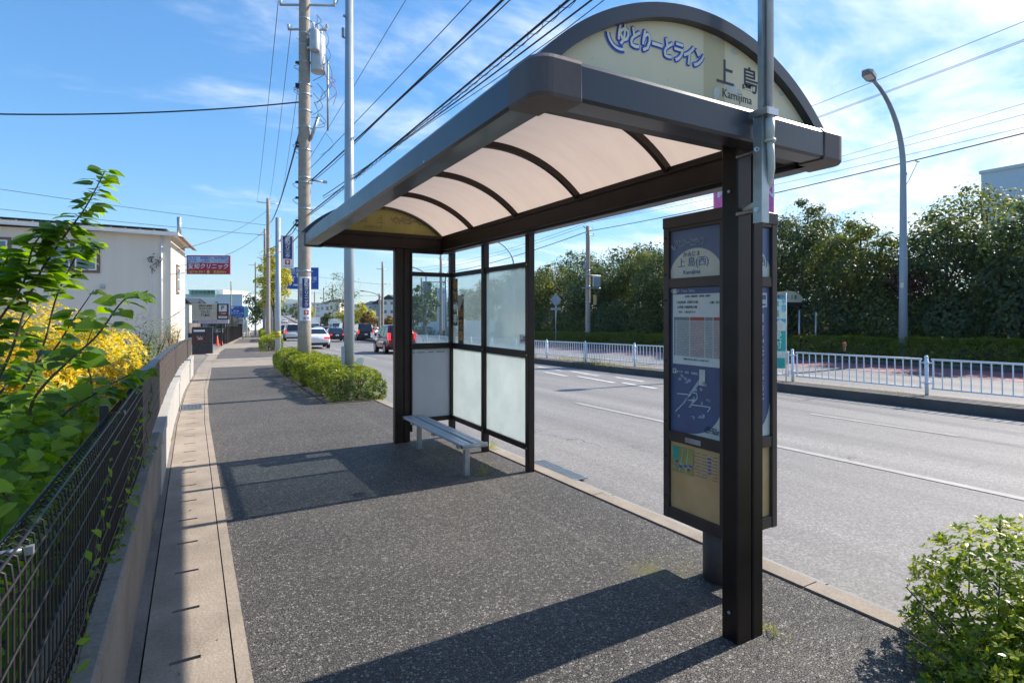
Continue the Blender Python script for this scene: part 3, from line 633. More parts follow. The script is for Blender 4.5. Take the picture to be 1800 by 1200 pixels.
m = glyphs(LOGO, .085, (2.52, fb, 2.80), (-1,0,0), (0,0,1), .9, .010, 'CENTER', .8, .22); part('lettering', m, 'ghost', sh, fix=False)
for s_, x, z, q in (('上',2.10,2.79,.12),('島',1.88,2.79,.12),('Kamijima',2.0,2.70,.062)): part('lettering', glyphs(s_, q, (x, fb, z), (-1,0,0), (0,0,1)), 'ghost', sh, fix=False)
# torn film scraps on the name board
rg = np.random.RandomState(4)
for x, z, w_, h in ((2.20,2.665,.03,.05),(2.31,2.705,.055,.035),(2.36,2.70,.03,.02),(2.20,2.93,.06,.02),(2.33,2.895,.04,.02),(2.70,2.76,.03,.02)):
    p = [(x+w_*math.cos(t_)*(.5+.5*rg.rand()), fr-.0004, z+h*math.sin(t_)*(.4+.6*rg.rand())) for t_ in np.linspace(0, 5.6, 9)]; m = MB(); m.add(p, [tuple(range(9))]); part('peeling_patch', m, 'panelpale', sh, fix=False)
# screens
XP = 3.075
for y0, y1, z0 in ((4.945,5.02,-.12),(5.975,6.05,-.14),(6.965,7.045,-.16)):
    m = MB(); m.cbox(XP-.04, XP+.035, y0, y1, z0, 2.44, .005); part('screen_post', m, 'brown', sh)
def rail(y0, y1, z0, z1):
    m = MB(); m.cbox(XP-.026, XP+.026, y0, y1, z0, z1, .004); part('screen_rail', m, 'brown', sh)
def pane(y0, y1, z0, z1, mat):
    m = MB(); m.box(XP-.003, XP+.003, y0+.004, y1-.004, z0, z1); part('glass_pane', m, mat, sh)
for y0, y1 in ((5.02,5.975),(6.05,6.965)):
    for z0, z1 in ((.155,.215),(1.125,1.20),(2.085,2.14)): rail(y0, y1, z0, z1)
    pane(y0, y1, .215, 1.125, 'glass_low'); pane(y0, y1, 1.20, 2.085, 'glass_up' if y0 > 6 else 'glass_up2')
YP = 7.0
for z0, z1 in ((.155,.215),(1.125,1.20),(2.085,2.14),(2.385,2.41)):
    m = MB(); m.cbox(2.47, XP-.04 if z0 < 2.3 else 2.93, YP-.026, YP+.026, z0, z1, .004); part('screen_rail', m, 'brown', sh)
m = MB(); m.box(2.49, XP-.04, YP-.003, YP+.003, .215, 1.125); part('glass_pane', m, 'glass_side', sh)
m = MB(); m.box(2.49, XP-.04, YP-.003, YP+.003, 1.20, 2.085); part('glass_pane', m, 'glass_clear', sh)
m = MB(); m.cbox(2.47, 2.495, YP-.04, YP+.04, .05, 2.41, .004); part('screen_rail', m, 'brown', sh)
# torn black tape line on the side glass
m = MB()
for x0, x1 in ((2.51,2.54),(2.57,2.68),(2.72,2.80),(2.84,2.96)): m.box(x0, x1, YP-.006, YP-.004, 1.075, 1.083)
part('tape_remnant', m, 'black', sh)
# warning strips stuck on the outside of the rear glass, showing reversed
xs_ = XP-.0065
m = MB(); m.box(xs_, xs_+.002, 6.81, 6.95, 1.43, 2.06); part('warning_strip', m, 'olivestrip', sh)
m = MB(); m.box(xs_, xs_+.002, 6.62, 6.79, 1.20, 1.84); part('warning_strip', m, 'olivestrip', sh)
xi = XP-.0085
for i, (ch, mt_) in enumerate((('必','goldtext'),('ず','goldtext'),('停','whitetext'),('車','whitetext'))): part('lettering', glyphs(ch, .135, (xi, 6.88, 1.98-.155*i), (0,1,0), (0,0,1), 1, .002), mt_, sh, fix=False)
for i, ch in enumerate(('進','路','確','認')): part('lettering', glyphs(ch, .135, (xi, 6.705, 1.755-.155*i), (0,1,0), (0,0,1), 1, .002), 'goldtext', sh, fix=False)
m = MB(); vs = []; n = 9
for i in range(n):
    f = i/(n-1)
    for j in range(6):
        g = j/5; cur = g*1.9*(f); rr = .10
        y_ = 6.79-.02-.0*f-(.16*g*(1-.3*f)); z_ = 1.86-.34*f*(1)-(.05*g); vs.append((xi-.006-rr*(1-math.cos(cur))*(1-.4*f), y_+.05*f, z_))
m.add(vs, [(i*6+j, i*6+j+1, (i+1)*6+j+1, (i+1)*6+j) for i in range(n-1) for j in range(5)], True); part('peeling_film', m, 'film', sh, fix=False)
# no-smoking notice at the foot of the upper right pane
m = MB(); m.box(XP-.006, XP-.004, 5.04, 5.19, 1.27, 1.37); part('notice', m, 'paper', sh)
m = MB()
for z in (1.34, 1.30):
    a = [(XP-.0075, 5.165+.014*math.cos(t_), z+.014*math.sin(t_)) for t_ in np.linspace(0, 6.283, 13)[:-1]]; b = [(XP-.0075, 5.165+.009*math.cos(t_), z+.009*math.sin(t_)) for t_ in np.linspace(0, 6.283, 13)[:-1]]
    m.add(a+b, [(i, (i+1)%12, 12+(i+1)%12, 12+i) for i in range(12)])
part('notice_symbol', m, 'redarrow', sh, fix=False)
part('lettering', glyphs('禁煙\n放置禁止', .03, (XP-.007, 5.095, 1.32), (0,-1,0), (0,0,1)), 'greytext', sh, fix=False)

for k, (x, y, z, ax) in enumerate([(XL-.004+.0165*(y_-1.72), y_, z_, 0) for y_ in (2.9, 4.6, 6.2) for z_ in (ZB+.02,)]+[(2.303, 1.86, z_, 0) for z_ in (.12, 2.2)]+[(XP-.044, y_, z_, 0) for y_ in (4.982, 6.012) for z_ in (.185, 1.16, 2.11)]+[(2.26, 7.03, .1, 0)]):
    m = MB(); m.tube([(x-.003, y, z), (x+.006, y, z)], .008, 6); part('bolt', m, 'galv', sh)
m = MB(); m.cbox(2.285, 2.52, 1.79, 1.925, -.06, -.028, .004); part('base_plate', m, 'brown', sh)

# ------------------------------------------------------------------ bench
b = thing('bench', 'narrow steel bench with two slats under the shelter glass', 'bench', (2.44, 5.88, -.1), world=True)
for y in (5.19, 6.56):
    m = MB(); m.cbox(2.41, 2.465, y-.025, y+.025, -.1, .255, .004); part('leg', m, 'galv', b)
    m = MB(); m.cbox(2.33, 2.57, y-.022, y+.022, .225, .262, .004); part('bracket', m, 'galv', b)
m = MB(); m.cbox(2.33, 2.57, 5.85, 5.9, .225, .262, .004); part('bracket', m, 'galv', b)
M['slat'] = plain('bench_slat', (.40, .46, .52), .35, .45, .04, 2)
for x0, x1 in ((2.315,2.372),(2.376,2.432),(2.462,2.518),(2.522,2.578)):
    m = MB(); m.cbox(x0, x1, 5.04, 6.76, .262, .292, .006); part('slat', m, 'slat', b)
for y in (5.015, 6.785):
    m = MB(); m.tube([(2.305, y, .277), (2.588, y, .277)], .021, 12); m.box(2.305, 2.588, y-.018, y+.018, .259, .296); part('end_cap', m, 'galv', b)

# ------------------------------------------------------------------ timetable pillar
sg = thing('timetable_pillar', 'four-sided dark framed timetable pillar with blue and cream panels on a round post', 'bus stop sign', (2.83, 2.36, -.05), world=True)
X0, X1, Y0, Y1, Z0, Z1 = 2.60, 3.06, 2.12, 2.60, .315, 2.20
m = MB(); m.cyl((2.815, 2.34, -.06), .10, .44, 20); part('post', m, 'cap', sg)
m = MB()
for x in (X0, X1-.045):
    for y in (Y0, Y1-.045): m.cbox(x, x+.045, y, y+.045, Z0, Z1-.07, .003)
for z0, z1 in ((Z0, .385), (.80, .865), (1.755, 1.815), (2.11, 2.135)):
    m.cbox(X0+.005, X1-.005, Y0+.005, Y0+.04, z0, z1, .003); m.cbox(X0+.005, X1-.005, Y1-.04, Y1-.005, z0, z1, .003)
    m.cbox(X0+.004, X0+.04, Y0+.006, Y1-.006, z0, z1, .003); m.cbox(X1-.04, X1-.004, Y0+.006, Y1-.006, z0, z1, .003)
M['brown2'] = plain('bronze_sign_frame', (.07, .05, .043), .45, .3, .2, 8)
part('frame', m, 'brown2', sg)
m = MB(); m.cbox(X0-.004, X1+.004, Y0-.004, Y1+.004, Z1-.07, Z1, .004); m.box(X0+.02, X1-.02, Y0+.02, Y1-.02, Z0+.002, Z0+.01); part('cap', m, 'brown2', sg)
m = MB()
for z in (.45,.70,.92,1.3,1.68,1.84,2.07):
    m.tube([(X0-.006, Y1-.022, z), (X0+.002, Y1-.022, z)], .007, 8)
part('bolt', m, 'black', sg)
in_ = .022
def spanel(face, z0, z1, mat, name='panel'):
    m = MB()
    if face == 0: m.box(X0+in_, X0+in_+.003, Y0+.04, Y1-.04, z0, z1)
    if face == 1: m.box(X0+.04, X1-.04, Y0+in_, Y0+in_+.003, z0, z1)
    if face == 2: m.box(X1-in_-.003, X1-in_, Y0+.04, Y1-.04, z0, z1)
    if face == 3: m.box(X0+.04, X1-.04, Y1-in_-.003, Y1-in_, z0, z1)
    return part(name, m, mat, sg)
for f_ in range(4):
    spanel(f_, 1.815, 2.11, 'panelpurple'); spanel(f_, .865, 1.755, 'panelblue'); spanel(f_, .385, .80, 'cream_low')
def dome(face, cx_, z0, hw, hh, mat='panelpale', lift=.001, name='name_dome', f0=0, f1=math.pi, lim=None):
    m = MB(); pts = []
    for t_ in np.linspace(f0, f1, 28):
        a, z = hw*math.cos(t_), z0+hh*math.sin(t_)
        if lim: a = max(min(a, lim), -lim)
        pts.append((X0+in_-lift, cx_-a, z) if face == 0 else (cx_+a, Y0+in_-lift, z))
    m.add(pts, [tuple(range(len(pts)))]); return part(name, m, mat, sg, fix=False)
YC = 2.36; rA, uA = (0,-1,0), (0,0,1)                                # reading direction on the face towards the sidewalk
dome(0, YC, 1.815, .205, .175, lim=.198); dome(1, 2.83, 1.815, .20, .175, lim=.19)
XA = X0+in_-.0025
logo((XA+.001, 2.405, 2.025), rA, uA, .042, 'lightline', 'panelpurple', sg, .82)
for s_, y, z, q in (('かみじま',2.385,1.955,.034),('上 島(西)',2.375,1.905,.062),('Kamijima',2.385,1.848,.036)): part('lettering', glyphs(s_, q, (XA, y, z), rA, uA, 1.), 'panelpurple', sg, fix=False)
# main board: heading, paper timetable, route map
part('lettering', glyphs('時刻表  Time Table', .024, (XA, 2.455, 1.735), rA, uA), 'lightline', sg, fix=False)
m = MB(); m.box(XA-.001, XA+.001, 2.155, 2.535, 1.285, 1.715); part('timetable_sheet', m, 'paper', sg)
xt = XA-.0018
def rect(m, y0, y1, z0, z1, x=xt): m.quad((x, y1, z0), (x, y0, z0), (x, y0, z1), (x, y1, z1))
m = MB(); rect(m, 2.40, 2.525, 1.555, 1.575); rect(m, 2.225, 2.28, 1.555, 1.575); rect(m, 2.512, 2.525, 1.335, 1.555); part('timetable_heading', m, 'greytext', sg, fix=False)
m = MB(); rect(m, 2.285, 2.395, 1.555, 1.575); rect(m, 2.165, 2.22, 1.555, 1.575); part('timetable_heading', m, 'printred', sg, fix=False)
M['faintred'] = plain('print_pink', (.48, .36, .34), .7); M['faintgrey'] = plain('print_pale', (.40, .42, .42), .7)
m = MB(); rect(m, 2.285, 2.395, 1.335, 1.553); rect(m, 2.165, 2.22, 1.335, 1.553); part('timetable_column', m, 'faintred', sg, fix=False)
m = MB(); rect(m, 2.40, 2.505, 1.335, 1.553); rect(m, 2.225, 2.28, 1.335, 1.553); part('timetable_column', m, 'faintgrey', sg, fix=False)
m = MB(); rg = np.random.RandomState(2); x2 = xt-.0006
for r_ in range(18):
    z = 1.345+.0118*r_
    for y0, y1 in ((2.405,2.505),(2.29,2.39),(2.23,2.275),(2.17,2.215)):
        y = y1
        while y > y0:
            w_ = .004+.006*rg.rand()
            if rg.rand() < .8: rect(m, max(y-w_, y0), y, z, z+.005, x2)
            y -= w_+.005+(.01 if rg.rand() < .3 else 0)
part('timetable_figures', m, 'greytext', sg, fix=False)
m = MB()
for r_ in range(22): rect(m, 2.16, 2.53, 1.335+.0118*r_*.86, 1.3362+.0118*r_*.86, x2-.0003)
part('timetable_rules', m, 'paper', sg, fix=False)
for s_, y, z, q in (('上島(西)発  高蔵寺方面',2.42,1.665,.018),('大曽根 小幡緑地方面',2.42,1.635,.018),('平日・土休日ダイヤ',2.42,1.605,.016),('土曜・休日',2.21,1.66,.016),('時刻は予告なく変わることがあります',2.35,1.318,.012)): part('lettering', glyphs(s_, q, (x2, y, z), rA, uA, .95), 'greytext', sg, fix=False)
part('lettering', glyphs('大曽根  小幡緑地   志段味  高蔵寺', .014, (x2, 2.34, 1.70), rA, uA, .95), 'greytext', sg, fix=False)
# route map
m = MB()
def ln(y0, z0, y1, z1, w_=.006, x=xt+.0008):
    d = Vector((0, y1-y0, z1-z0)).normalized(); n_ = Vector((0, -d.z, d.y))*w_/2; a = Vector((x, y0, z0)); b_ = Vector((x, y1, z1)); m.add([a-n_, b_-n_, b_+n_, a+n_], [(0,1,2,3)])
for q in ((2.515,.985,2.455,1.04),(2.455,1.04,2.325,1.20),(2.455,1.035,2.315,1.195),(2.40,1.12,2.345,1.12),(2.345,1.12,2.34,1.09),(2.34,1.09,2.39,1.045),(2.39,1.045,2.30,1.05),(2.30,1.05,2.24,1.05),(2.24,1.05,2.265,1.02),(2.50,1.10,2.41,1.105),(2.41,1.105,2.42,1.065),(2.43,1.07,2.36,1.075)): ln(*q)
part('route_map_line', m, 'lightline', sg, fix=False)
m = MB(); rect(m, 2.505, 2.535, 1.225, 1.255, xt); rect(m, 2.28, 2.325, 1.17, 1.265, xt); rect(m, 2.505,2.535, 1.72,1.75, xt); part('route_map_icon', m, 'panelpale', sg, fix=False)
part('route_map_icon', glyphs('￥', .026, (xt-.001, 2.52, 1.24), rA, uA, 1., .0005), 'panelblue', sg, fix=False)
part('lettering', glyphs('乗り場・運賃・路線図', .017, (xt, 2.42, 1.236), rA, uA, 1.), 'lightline', sg, fix=False)
m = MB(); rg = np.random.RandomState(9); 
for k_ in range(26):
    y = 2.24+.26*rg.rand(); z = .95+.26*rg.rand()
    if abs((y-2.455)/.14*-1-(z-1.04)/.16) < .25: continue
    for j in range(3): rect(m, y, y+.012+.016*rg.rand(), z+j*.006, z+j*.006+.003, xt)
part('route_map_print', m, 'lightline', sg, fix=False)
m = MB(); pts = [(xt+.001, Y0+.042, .868)]+[(xt+.001, Y0+.302-.26*math.sin(t_), 1.078-.21*math.cos(t_)) for t_ in np.linspace(0, math.pi/2, 12)]
m.add(pts, [tuple(range(len(pts)))]); part('corner_sweep', m, 'panelpale', sg, fix=False)
part('lettering', glyphs('お問い合わせ\n営業時間 9:00-17:00\n交通カード利用可', .013, (xt-.001, 2.235, .915), rA, uA), 'panelblue', sg, fix=False)
# lower panel map
m = MB(); rect(m, 2.37, 2.535, .615, .775, xt); M['mapolive'] = plain('map_olive', (.36, .32, .09), .6); part('area_map', m, 'mapolive', sg, fix=False)
m = MB(); rect(m, 2.49, 2.53, .695, .77, xt-.001); part('area_map_park', m, 'teal', sg, fix=False)
m = MB(); m.__class__
for q in ((2.48,.62,2.45,.77),(2.52,.68,2.38,.66),(2.43,.62,2.41,.77),(2.53,.65,2.50,.62)): ln(*q, .004, xt-.0012)
part('area_map_roads', m, 'panelpale', sg, fix=False)
m = MB()
for y, z in ((2.50,.68),(2.47,.655),(2.43,.665),(2.39,.67)): rect(m, y-.012, y+.012, z-.006, z+.006, xt-.0016)
for k_ in range(5): rect(m, 2.235, 2.26, .66+.021*k_, .669+.021*k_, xt-.0016)
part('area_map_mark', m, 'logoblue', sg, fix=False)
m = MB(); rect(m, 2.395, 2.415, .64, .655, xt-.0016); part('area_map_mark', m, 'redarrow', sg, fix=False)
m = MB()
for k_ in range(8):
    for y0, y1 in ((2.32,2.36),(2.27,2.31),(2.19,2.23)): rect(m, y0, y1-.008*(k_ % 2), .628+.019*k_, .632+.019*k_, xt)
for y in (2.365,2.315,2.265,2.185): rect(m, y, y+.001, .62, .775, xt)
part('area_map_index', m, 'greytext', sg, fix=False)
# grey tape over the lower joint
m = MB(); m.box(X0+.001, X0+.003, 2.30, 2.42, .815, .845); part('tape', m, 'galv', sg)
# face towards the camera: mostly behind the shelter post
YA = Y0+in_-.0025
part('lettering', glyphs('(西)', .062, (2.945, YA, 1.905), (1,0,0), (0,0,1)), 'panelpurple', sg, fix=False)
part('lettering', glyphs('高蔵寺', .115, (2.925, YA, 1.47), (1,0,0), (0,0,1), .62, .001, 'CENTER', 1.02, vert=True, ), 'lightline', sg, fix=False)
part('lettering', glyphs('こうぞうじ', .05, (2.945, YA, 1.20), (1,0,0), (0,0,1), .8, vert=True), 'lightline', sg, fix=False)
m = MB(); m.quad((2.90, YA, 1.635), (2.99, YA, 1.635), (2.99, YA, 1.72), (2.90, YA, 1.72)); part('vehicle_icon', m, 'lightline', sg, fix=False)
m = MB(); m.quad((2.912, YA-.001, 1.68), (2.978, YA-.001, 1.68), (2.978, YA-.001, 1.708), (2.912, YA-.001, 1.708)); m.quad((2.912, YA-.001, 1.645), (2.978, YA-.001, 1.645), (2.978, YA-.001, 1.655), (2.912, YA-.001, 1.655)); part('vehicle_icon', m, 'panelblue', sg, fix=False)
m = MB(); pts = [(X1-.042, YA+.0005, .868)]+[(X1-.262+.22*math.sin(t_), YA+.0005, 1.10-.232*math.cos(t_)) for t_ in np.linspace(0, math.pi/2, 12)]; m.add(pts, [tuple(range(len(pts)))]); part('corner_sweep', m, 'panelpale', sg, fix=False)

# ------------------------------------------------------------------ galvanised riser clamped to the shelter, with conduit
g = thing('cable_riser', 'galvanised channel and pale conduit pipe clamped to the near shelter post', 'pole', (2.31, 1.68, 2.0), world=True)
m = MB(); m.box(2.282, 2.287, 1.66, 1.706, 2.02, 2.53); m.box(2.282, 2.287, 1.66, 1.682, 2.531, 4.6); m.box(2.2875, 2.334, 1.66, 1.665, 2.02, 4.6); m.box(2.329, 2.334, 1.6655, 1.684, 2.02, 4.6); part('channel', m, 'galv', g)
m = MB(); m.tube([(2.318, 1.643, 4.6), (2.318, 1.643, 2.46)], .0155, 14); part('conduit', m, 'palesteel', g)
m = MB(); m.tube([(2.318, 1.643, 2.50), (2.318, 1.643, 2.40)], .020, 14); m.tube([(2.318, 1.643, 2.402), (2.318, 1.643, 2.39)], .025, 14); part('coupling', m, 'conduit', g)
m = MB(); m.tube([(2.318, 1.643, 2.39), (2.325, 1.643, 2.33), (2.334, 1.648, 2.27), (2.342, 1.665, 2.21), (2.345, 1.70, 2.16), (2.345, 1.74, 2.12), (2.345, 1.80, 2.10)], .016, 12); part('flexible_conduit', m, 'conduit', g)
m = MB()
for z in (2.525,): m.box(2.272, 2.345, 1.622, 1.629, z-.016, z+.016); m.tube([(2.30, 1.651, z), (2.30, 1.64, z)], .009, 8); m.box(2.268, 2.276, 1.622, 1.72, z-.016, z+.016); m.box(2.345, 2.351, 1.622, 1.72, z-.016, z+.016)
part('clamp', m, 'chrome', g)
for z in (2.08, 2.36): m = MB(); m.tube([(2.283, 1.682, z), (2.274, 1.682, z)], .008, 8); m.tube([(2.275, 1.682, z), (2.30, 1.70, z), (2.31, 1.815, z)], .012, 8); part('clamp', m, 'chrome', g)

# ------------------------------------------------------------------ left edge: block walls and fences
w1 = thing('retaining_wall', 'low concrete block wall with capping beside the near gutter, under the wire mesh fence', 'wall', (-.34, 2, 0), world=True)
for i, y0 in enumerate(np.arange(-2, 6.1, .4)):
    pass
m = MB(); m.cbox(-.43, -.262, -2, 6.02, -.1, .40, .004); part('wall', m, 'concrete_wall', w1)
m = MB()
for y0 in np.arange(-2, 5.9, .6): m.cbox(-.435, -.252, y0, min(y0+.596, 6.03), .402, .515, .008)
part('coping', m, 'concrete_wall', w1)
w2 = thing('retaining_wall', 'pale concrete block wall along the gutter below the slatted fence, ending at the driveway', 'wall', (-.3, 13, 0), world=True)
M['concrete_pale'] = two('concrete_pale', (.44, .41, .37), (.58, .55, .50), 1.5, .85, .15, 50)
m = MB()
ys = list(np.arange(6.03, 21.2, .95))
for a, b in zip(ys[:-1], ys[1:]):
    e0, e1, z = off(a)+go(a), off(b)+go(b), .50-.018*(a-6)
    for x0, x1, z0, z1 in ((-.42,-.245,-.6,z-.103),(-.425,-.235,z-.10,z)): m.add([(x0+e0,a,z0),(x1+e0,a,z0),(x1+e1,b-.008,z0),(x0+e1,b-.008,z0),(x0+e0,a,z1),(x1+e0,a,z1),(x1+e1,b-.008,z1),(x0+e1,b-.008,z1)], [(0,3,2,1),(4,5,6,7),(0,1,5,4),(1,2,6,5),(2,3,7,6),(3,0,4,7)])
part('wall', m, 'concrete_pale', w2)
def mesh_fence(y0, y1, zb, zt, x=-.335):
    f = thing('mesh_fence', 'dark brown wire mesh fence with rolled looped top on the low block wall', 'fence', (x, (y0+y1)/2, zb), world=True)
    m = MB(); y = y0
    while y < y1:
        j = .002*math.sin(y*37)
        m.tube([(x+.028, y+j, zb+.05), (x+.028, y+j, zt-.05)], .0027, 5, False)
        m.tube([(x+.028, y+j, zt-.052), (x+.024, y+j, zt-.012), (x+.008, y+j, zt), (x-.022, y+j, zt-.01), (x-.034, y+j, zt-.035), (x-.02, y+j, zt-.055), (x+.024, y+j, zt-.075)], .0027, 5, False)
        m.tube([(x+.028, y+j, zb+.052), (x+.024, y+j, zb+.012), (x-.0, y+j, zb+.004), (x-.03, y+j, zb+.03), (x-.02, y+j, zb+.055), (x+.024, y+j, zb+.075)], .0027, 5, False)
        y += .0455
    part('mesh_wires', m, 'fencebrown', f)
    m = MB()
    for z in (zb+.085, zb+.19, zb+.295, zb+.40, zt-.085): m.tube([(x+.033, y0, z), (x+.033, y1, z)], .0026, 5)
    for dx, z in ((.018, zt-.004), (-.030, zt-.02), (.028, zt-.05), (-.028, zb+.03), (.02, zb+.012)): m.tube([(x+dx, y0, z), (x+dx, y1, z)], .0032, 5)
    part('mesh_wires', m, 'fencebrown', f)
    for y in (-.4, 1.58, 3.52):
        m = MB(); m.cbox(x-.075, x-.04, y-.022, y+.022, zb-.1, zt+.012, .004); part('post', m, 'fencepost', f)
        m = MB(); m.tube([(x-.05, y, zt-.03), (x+.03, y, zt-.03)], .006, 6); m.box(x+.020, x+.034, y-.008, y+.008, zt-.04, zt-.022); part('clip', m, 'galv', f)
    return f
M['fencebrown'] = plain('fence_wire_coat', (.022, .019, .019), .4, .0, .2, 8, spec=.4); M['fencepost'] = plain('fence_post_coat', (.05, .048, .05), .4, .3)
mesh_fence(-.6, 4.75, .53, 1.115)
f = thing('slat_fence', 'dark brown screen fence of close panels above the pale wall', 'fence', (-.3, 13, .5), world=True)
M['fencepanel'] = plain('fence_panel_brown', (.075, .056, .047), .6, .1, .12, 4)
ys = list(np.arange(4.75, 21, .99))
for i, (a, b) in enumerate(zip(ys[:-1], ys[1:])):
    e = off((a+b)/2)+go((a+b)/2); zt = 1.14-.022*max(0, a-5); zb = .56-.018*max(0, a-6)
    ea, eb = off(a)+go(a), off(b)+go(b); m = MB()
    def slab(x0, x1, q0, q1, z0, z1, ya, yb): m.add([(x0+ea,ya,z0),(x1+ea,ya,z0),(x1+eb,yb,z0),(x0+eb,yb,z0),(x0+ea,ya,z1),(x1+ea,ya,z1),(x1+eb,yb,z1),(x0+eb,yb,z1)], [(0,3,2,1),(4,5,6,7),(0,1,5,4),(1,2,6,5),(2,3,7,6),(3,0,4,7)])
    slab(-.325, -.306, 0, 0, zb, zt-.03, a+.002, b-.002)
    for k in range(5): z = zb+.09+k*.095; slab(-.3065, -.303, 0, 0, z, z+.006, a+.002, b-.002)
    part('panel', m, 'fencepanel', f)
    m = MB(); slab(-.365, -.298, 0, 0, zt-.028, zt, a+.001, b-.001); part('top_rail', m, 'fencepost', f)
    m = MB(); m.cbox(-.385+e, -.345+e, a-.018, a+.018, zb-.06, zt-.036, .003); part('post', m, 'fencepost', f)

# drain grates set in the gutter and at the kerb
def grate(x0, x1, y0, y1, z, lab, along):
    o = thing('drain_grate', lab, 'drain grate', ((x0+x1)/2, (y0+y1)/2, z), world=True); m = MB(); t_ = .012
    m.box(x0, x1, y0, y0+t_, z, z+.012); m.box(x0, x1, y1-t_, y1, z, z+.012); m.box(x0, x0+t_, y0+t_, y1-t_, z, z+.012); m.box(x1-t_, x1, y0+t_, y1-t_, z, z+.012); part('frame', m, 'galv', o)
    m = MB()
    if along:
        for x in np.arange(x0+.03, x1-.02, .022): m.box(x, x+.008, y0+t_, y1-t_, z+.001, z+.010)
    else:
        for y in np.arange(y0+.03, y1-.02, .03): m.box(x0+t_, x1-t_, y, y+.010, z+.001, z+.010)
    part('bars', m, 'galv', o); m = MB(); m.box(x0+.004, x1-.004, y0+.004, y1-.004, z-.004, z-.001); part('pit', m, 'black', o)
grate(-.195, .165, 11.6, 12.15, zl(12)+.014, 'steel slot grate set in the gutter beside the pale wall', True)
grate(3.27, 3.50, 4.55, 5.35, -.085, 'black kerbside drain grate by the shelter corner post', True)

# ------------------------------------------------------------------ plants on the left
def stemmed(root, pts, r0, r1, name='stem', mat='bark'):
    m = MB(); m.tube(pts, r0, 7, True, r1); part(name, m, mat, root)
rg = np.random.RandomState(21)
mul = thing('mulberry_shrub', 'tall broad-leaved shrub with arching leafy shoots behind the wire fence', 'shrub', (-.8, 3.0, .35), world=True)
def spline(pts, n):
    pts = [Vector(p) for p in pts]; out = []
    for i in range(len(pts)-1):
        p0 = pts[max(i-1,0)]; p1 = pts[i]; p2 = pts[i+1]; p3 = pts[min(i+2, len(pts)-1)]
        for k in range(n):
            t_ = k/n; out.append(.5*((2*p1)+(p2-p0)*t_+(2*p0-5*p1+4*p2-p3)*t_*t_+(3*p1-p0-3*p2+p3)*t_**3))
    out.append(pts[-1]); return out
base = Vector((-.95, 2.9, .35))
shoots = [
 [W(-60,760,2.9), W(10,640,2.9), W(60,500,2.95), W(110,420,2.95), W(150,365,2.95), W(185,300,2.95)],
 [W(-40,800,3.1), W(30,700,3.1), W(75,610,3.1), W(100,520,3.15), W(135,450,3.2), W(165,425,3.2)],
 [W(20,800,2.7), W(60,700,2.7), W(120,635,2.7), W(170,590,2.7), W(215,530,2.7), W(250,515,2.7)],
 [W(-40,620,2.9), W(0,560,2.9), W(40,500,2.9), W(60,430,2.9), W(95,395,2.9)],
 [W(-30,560,2.9), W(-5,500,2.9), W(5,470,3.0), W(20,440,3.0)],
 [W(60,800,2.9), W(110,730,2.9), W(170,690,2.9), W(225,660,2.95), W(262,650,3.0)],
 [W(0,690,3.3), W(40,650,3.3), W(90,620,3.3), W(130,560,3.3), W(165,510,3.3)],
 [W(-30,700,3.1), W(10,640,3.1), W(30,590,3.1), W(60,545,3.1)],
 [W(90,820,3.3), W(130,760,3.3), W(160,680,3.3), W(150,620,3.4), W(170,560,3.4)],
 [W(-20,780,3.0), W(25,720,3.0), W(80,700,3.0), W(140,690,3.1), W(185,680,3.15)],
]
lp = []; ln_ = []; lsz = []; lsp = []
def frame_for(d, nrm):                                               # leaf blade along d, facing nrm
    d = d.normalized(); n_ = (nrm-d*nrm.dot(d)).normalized(); x = d.cross(n_); return np.array([[x.x, d.x, n_.x],[x.y, d.y, n_.y],[x.z, d.z, n_.z]])
Rl = []
for k, sh_ in enumerate(shoots):
    sp = spline([base+Vector((rg.uniform(-.4,.3), rg.uniform(-.3,.5), 0))]+sh_, 9)
    m = MB(); m.tube(sp, .009, 6, True, .0022); part('stem', m, 'bark', mul)
    n = len(sp)
    for i in range(12, n, 1):
        if sp[i].z < 1.74 and rg.rand() < .62: continue
        tg = (sp[min(i+1,n-1)]-sp[i-1]).normalized(); ang = i*2.4+k
        for rep in range(3 if i % 3 else 4):
            ang += rep*2.9; side = Vector((math.cos(ang), math.sin(ang), .12)); d = (side+tg*.45).normalized(); d.z -= .42
            nr = Vector((rg.normal()*.5+.1, rg.normal()*.5-.2, 1.))+tg*.2
            Rl.append(frame_for(d, nr)); f_ = (n-i)/n; s_ = .070+.040*min(1, f_*3.2)+rg.uniform(-.025,.02); lsz.append(s_); lp.append(np.array(sp[i])+np.array(d)*s_*.30)
# the leafy mass lower down behind the fence
for k in range(4200):
    y = rg.uniform(1.3, 5.2); z = .42+rg.beta(1.2, 1.0)*(.93-.055*y); x = -.50-abs(rg.normal())*.6-(.2 if z > 1.1 else 0)
    if x < -2.2: continue
    ang = rg.uniform(0, 6.28); d = Vector((math.cos(ang)*.8+.35, math.sin(ang)*.8-.25, rg.uniform(-.5,.15))); nr = Vector((rg.normal()*.4+.35, rg.normal()*.4-.35, 1))
    Rl.append(frame_for(d, nr)); lsz.append(rg.uniform(.04, .08)); lp.append(np.array([x, y, z]))
tv = np.array(MUL[0]); Rl = np.array(Rl); lsz = np.array(lsz); lp = np.array(lp)
vv = np.einsum('nij,kj->nki', Rl, tv)*lsz[:, None, None]+lp[:, None]
build_scatter('leaves', [(vv.reshape(-1,3), len(tv), MUL[1], len(lp))], 'leaf_mulberry', mul)
for k in range(14):
    y = 1.0+.3*k; x = -.55-.3*rg.rand(); sp = spline([(x, y, .35), (x+.05, y+.1, .7), (x+.1*rg.normal(), y+.2*rg.normal(), 1.05)], 4); m = MB(); m.tube(sp, .007, 5, True, .003); part('stem', m, 'bark', mul)
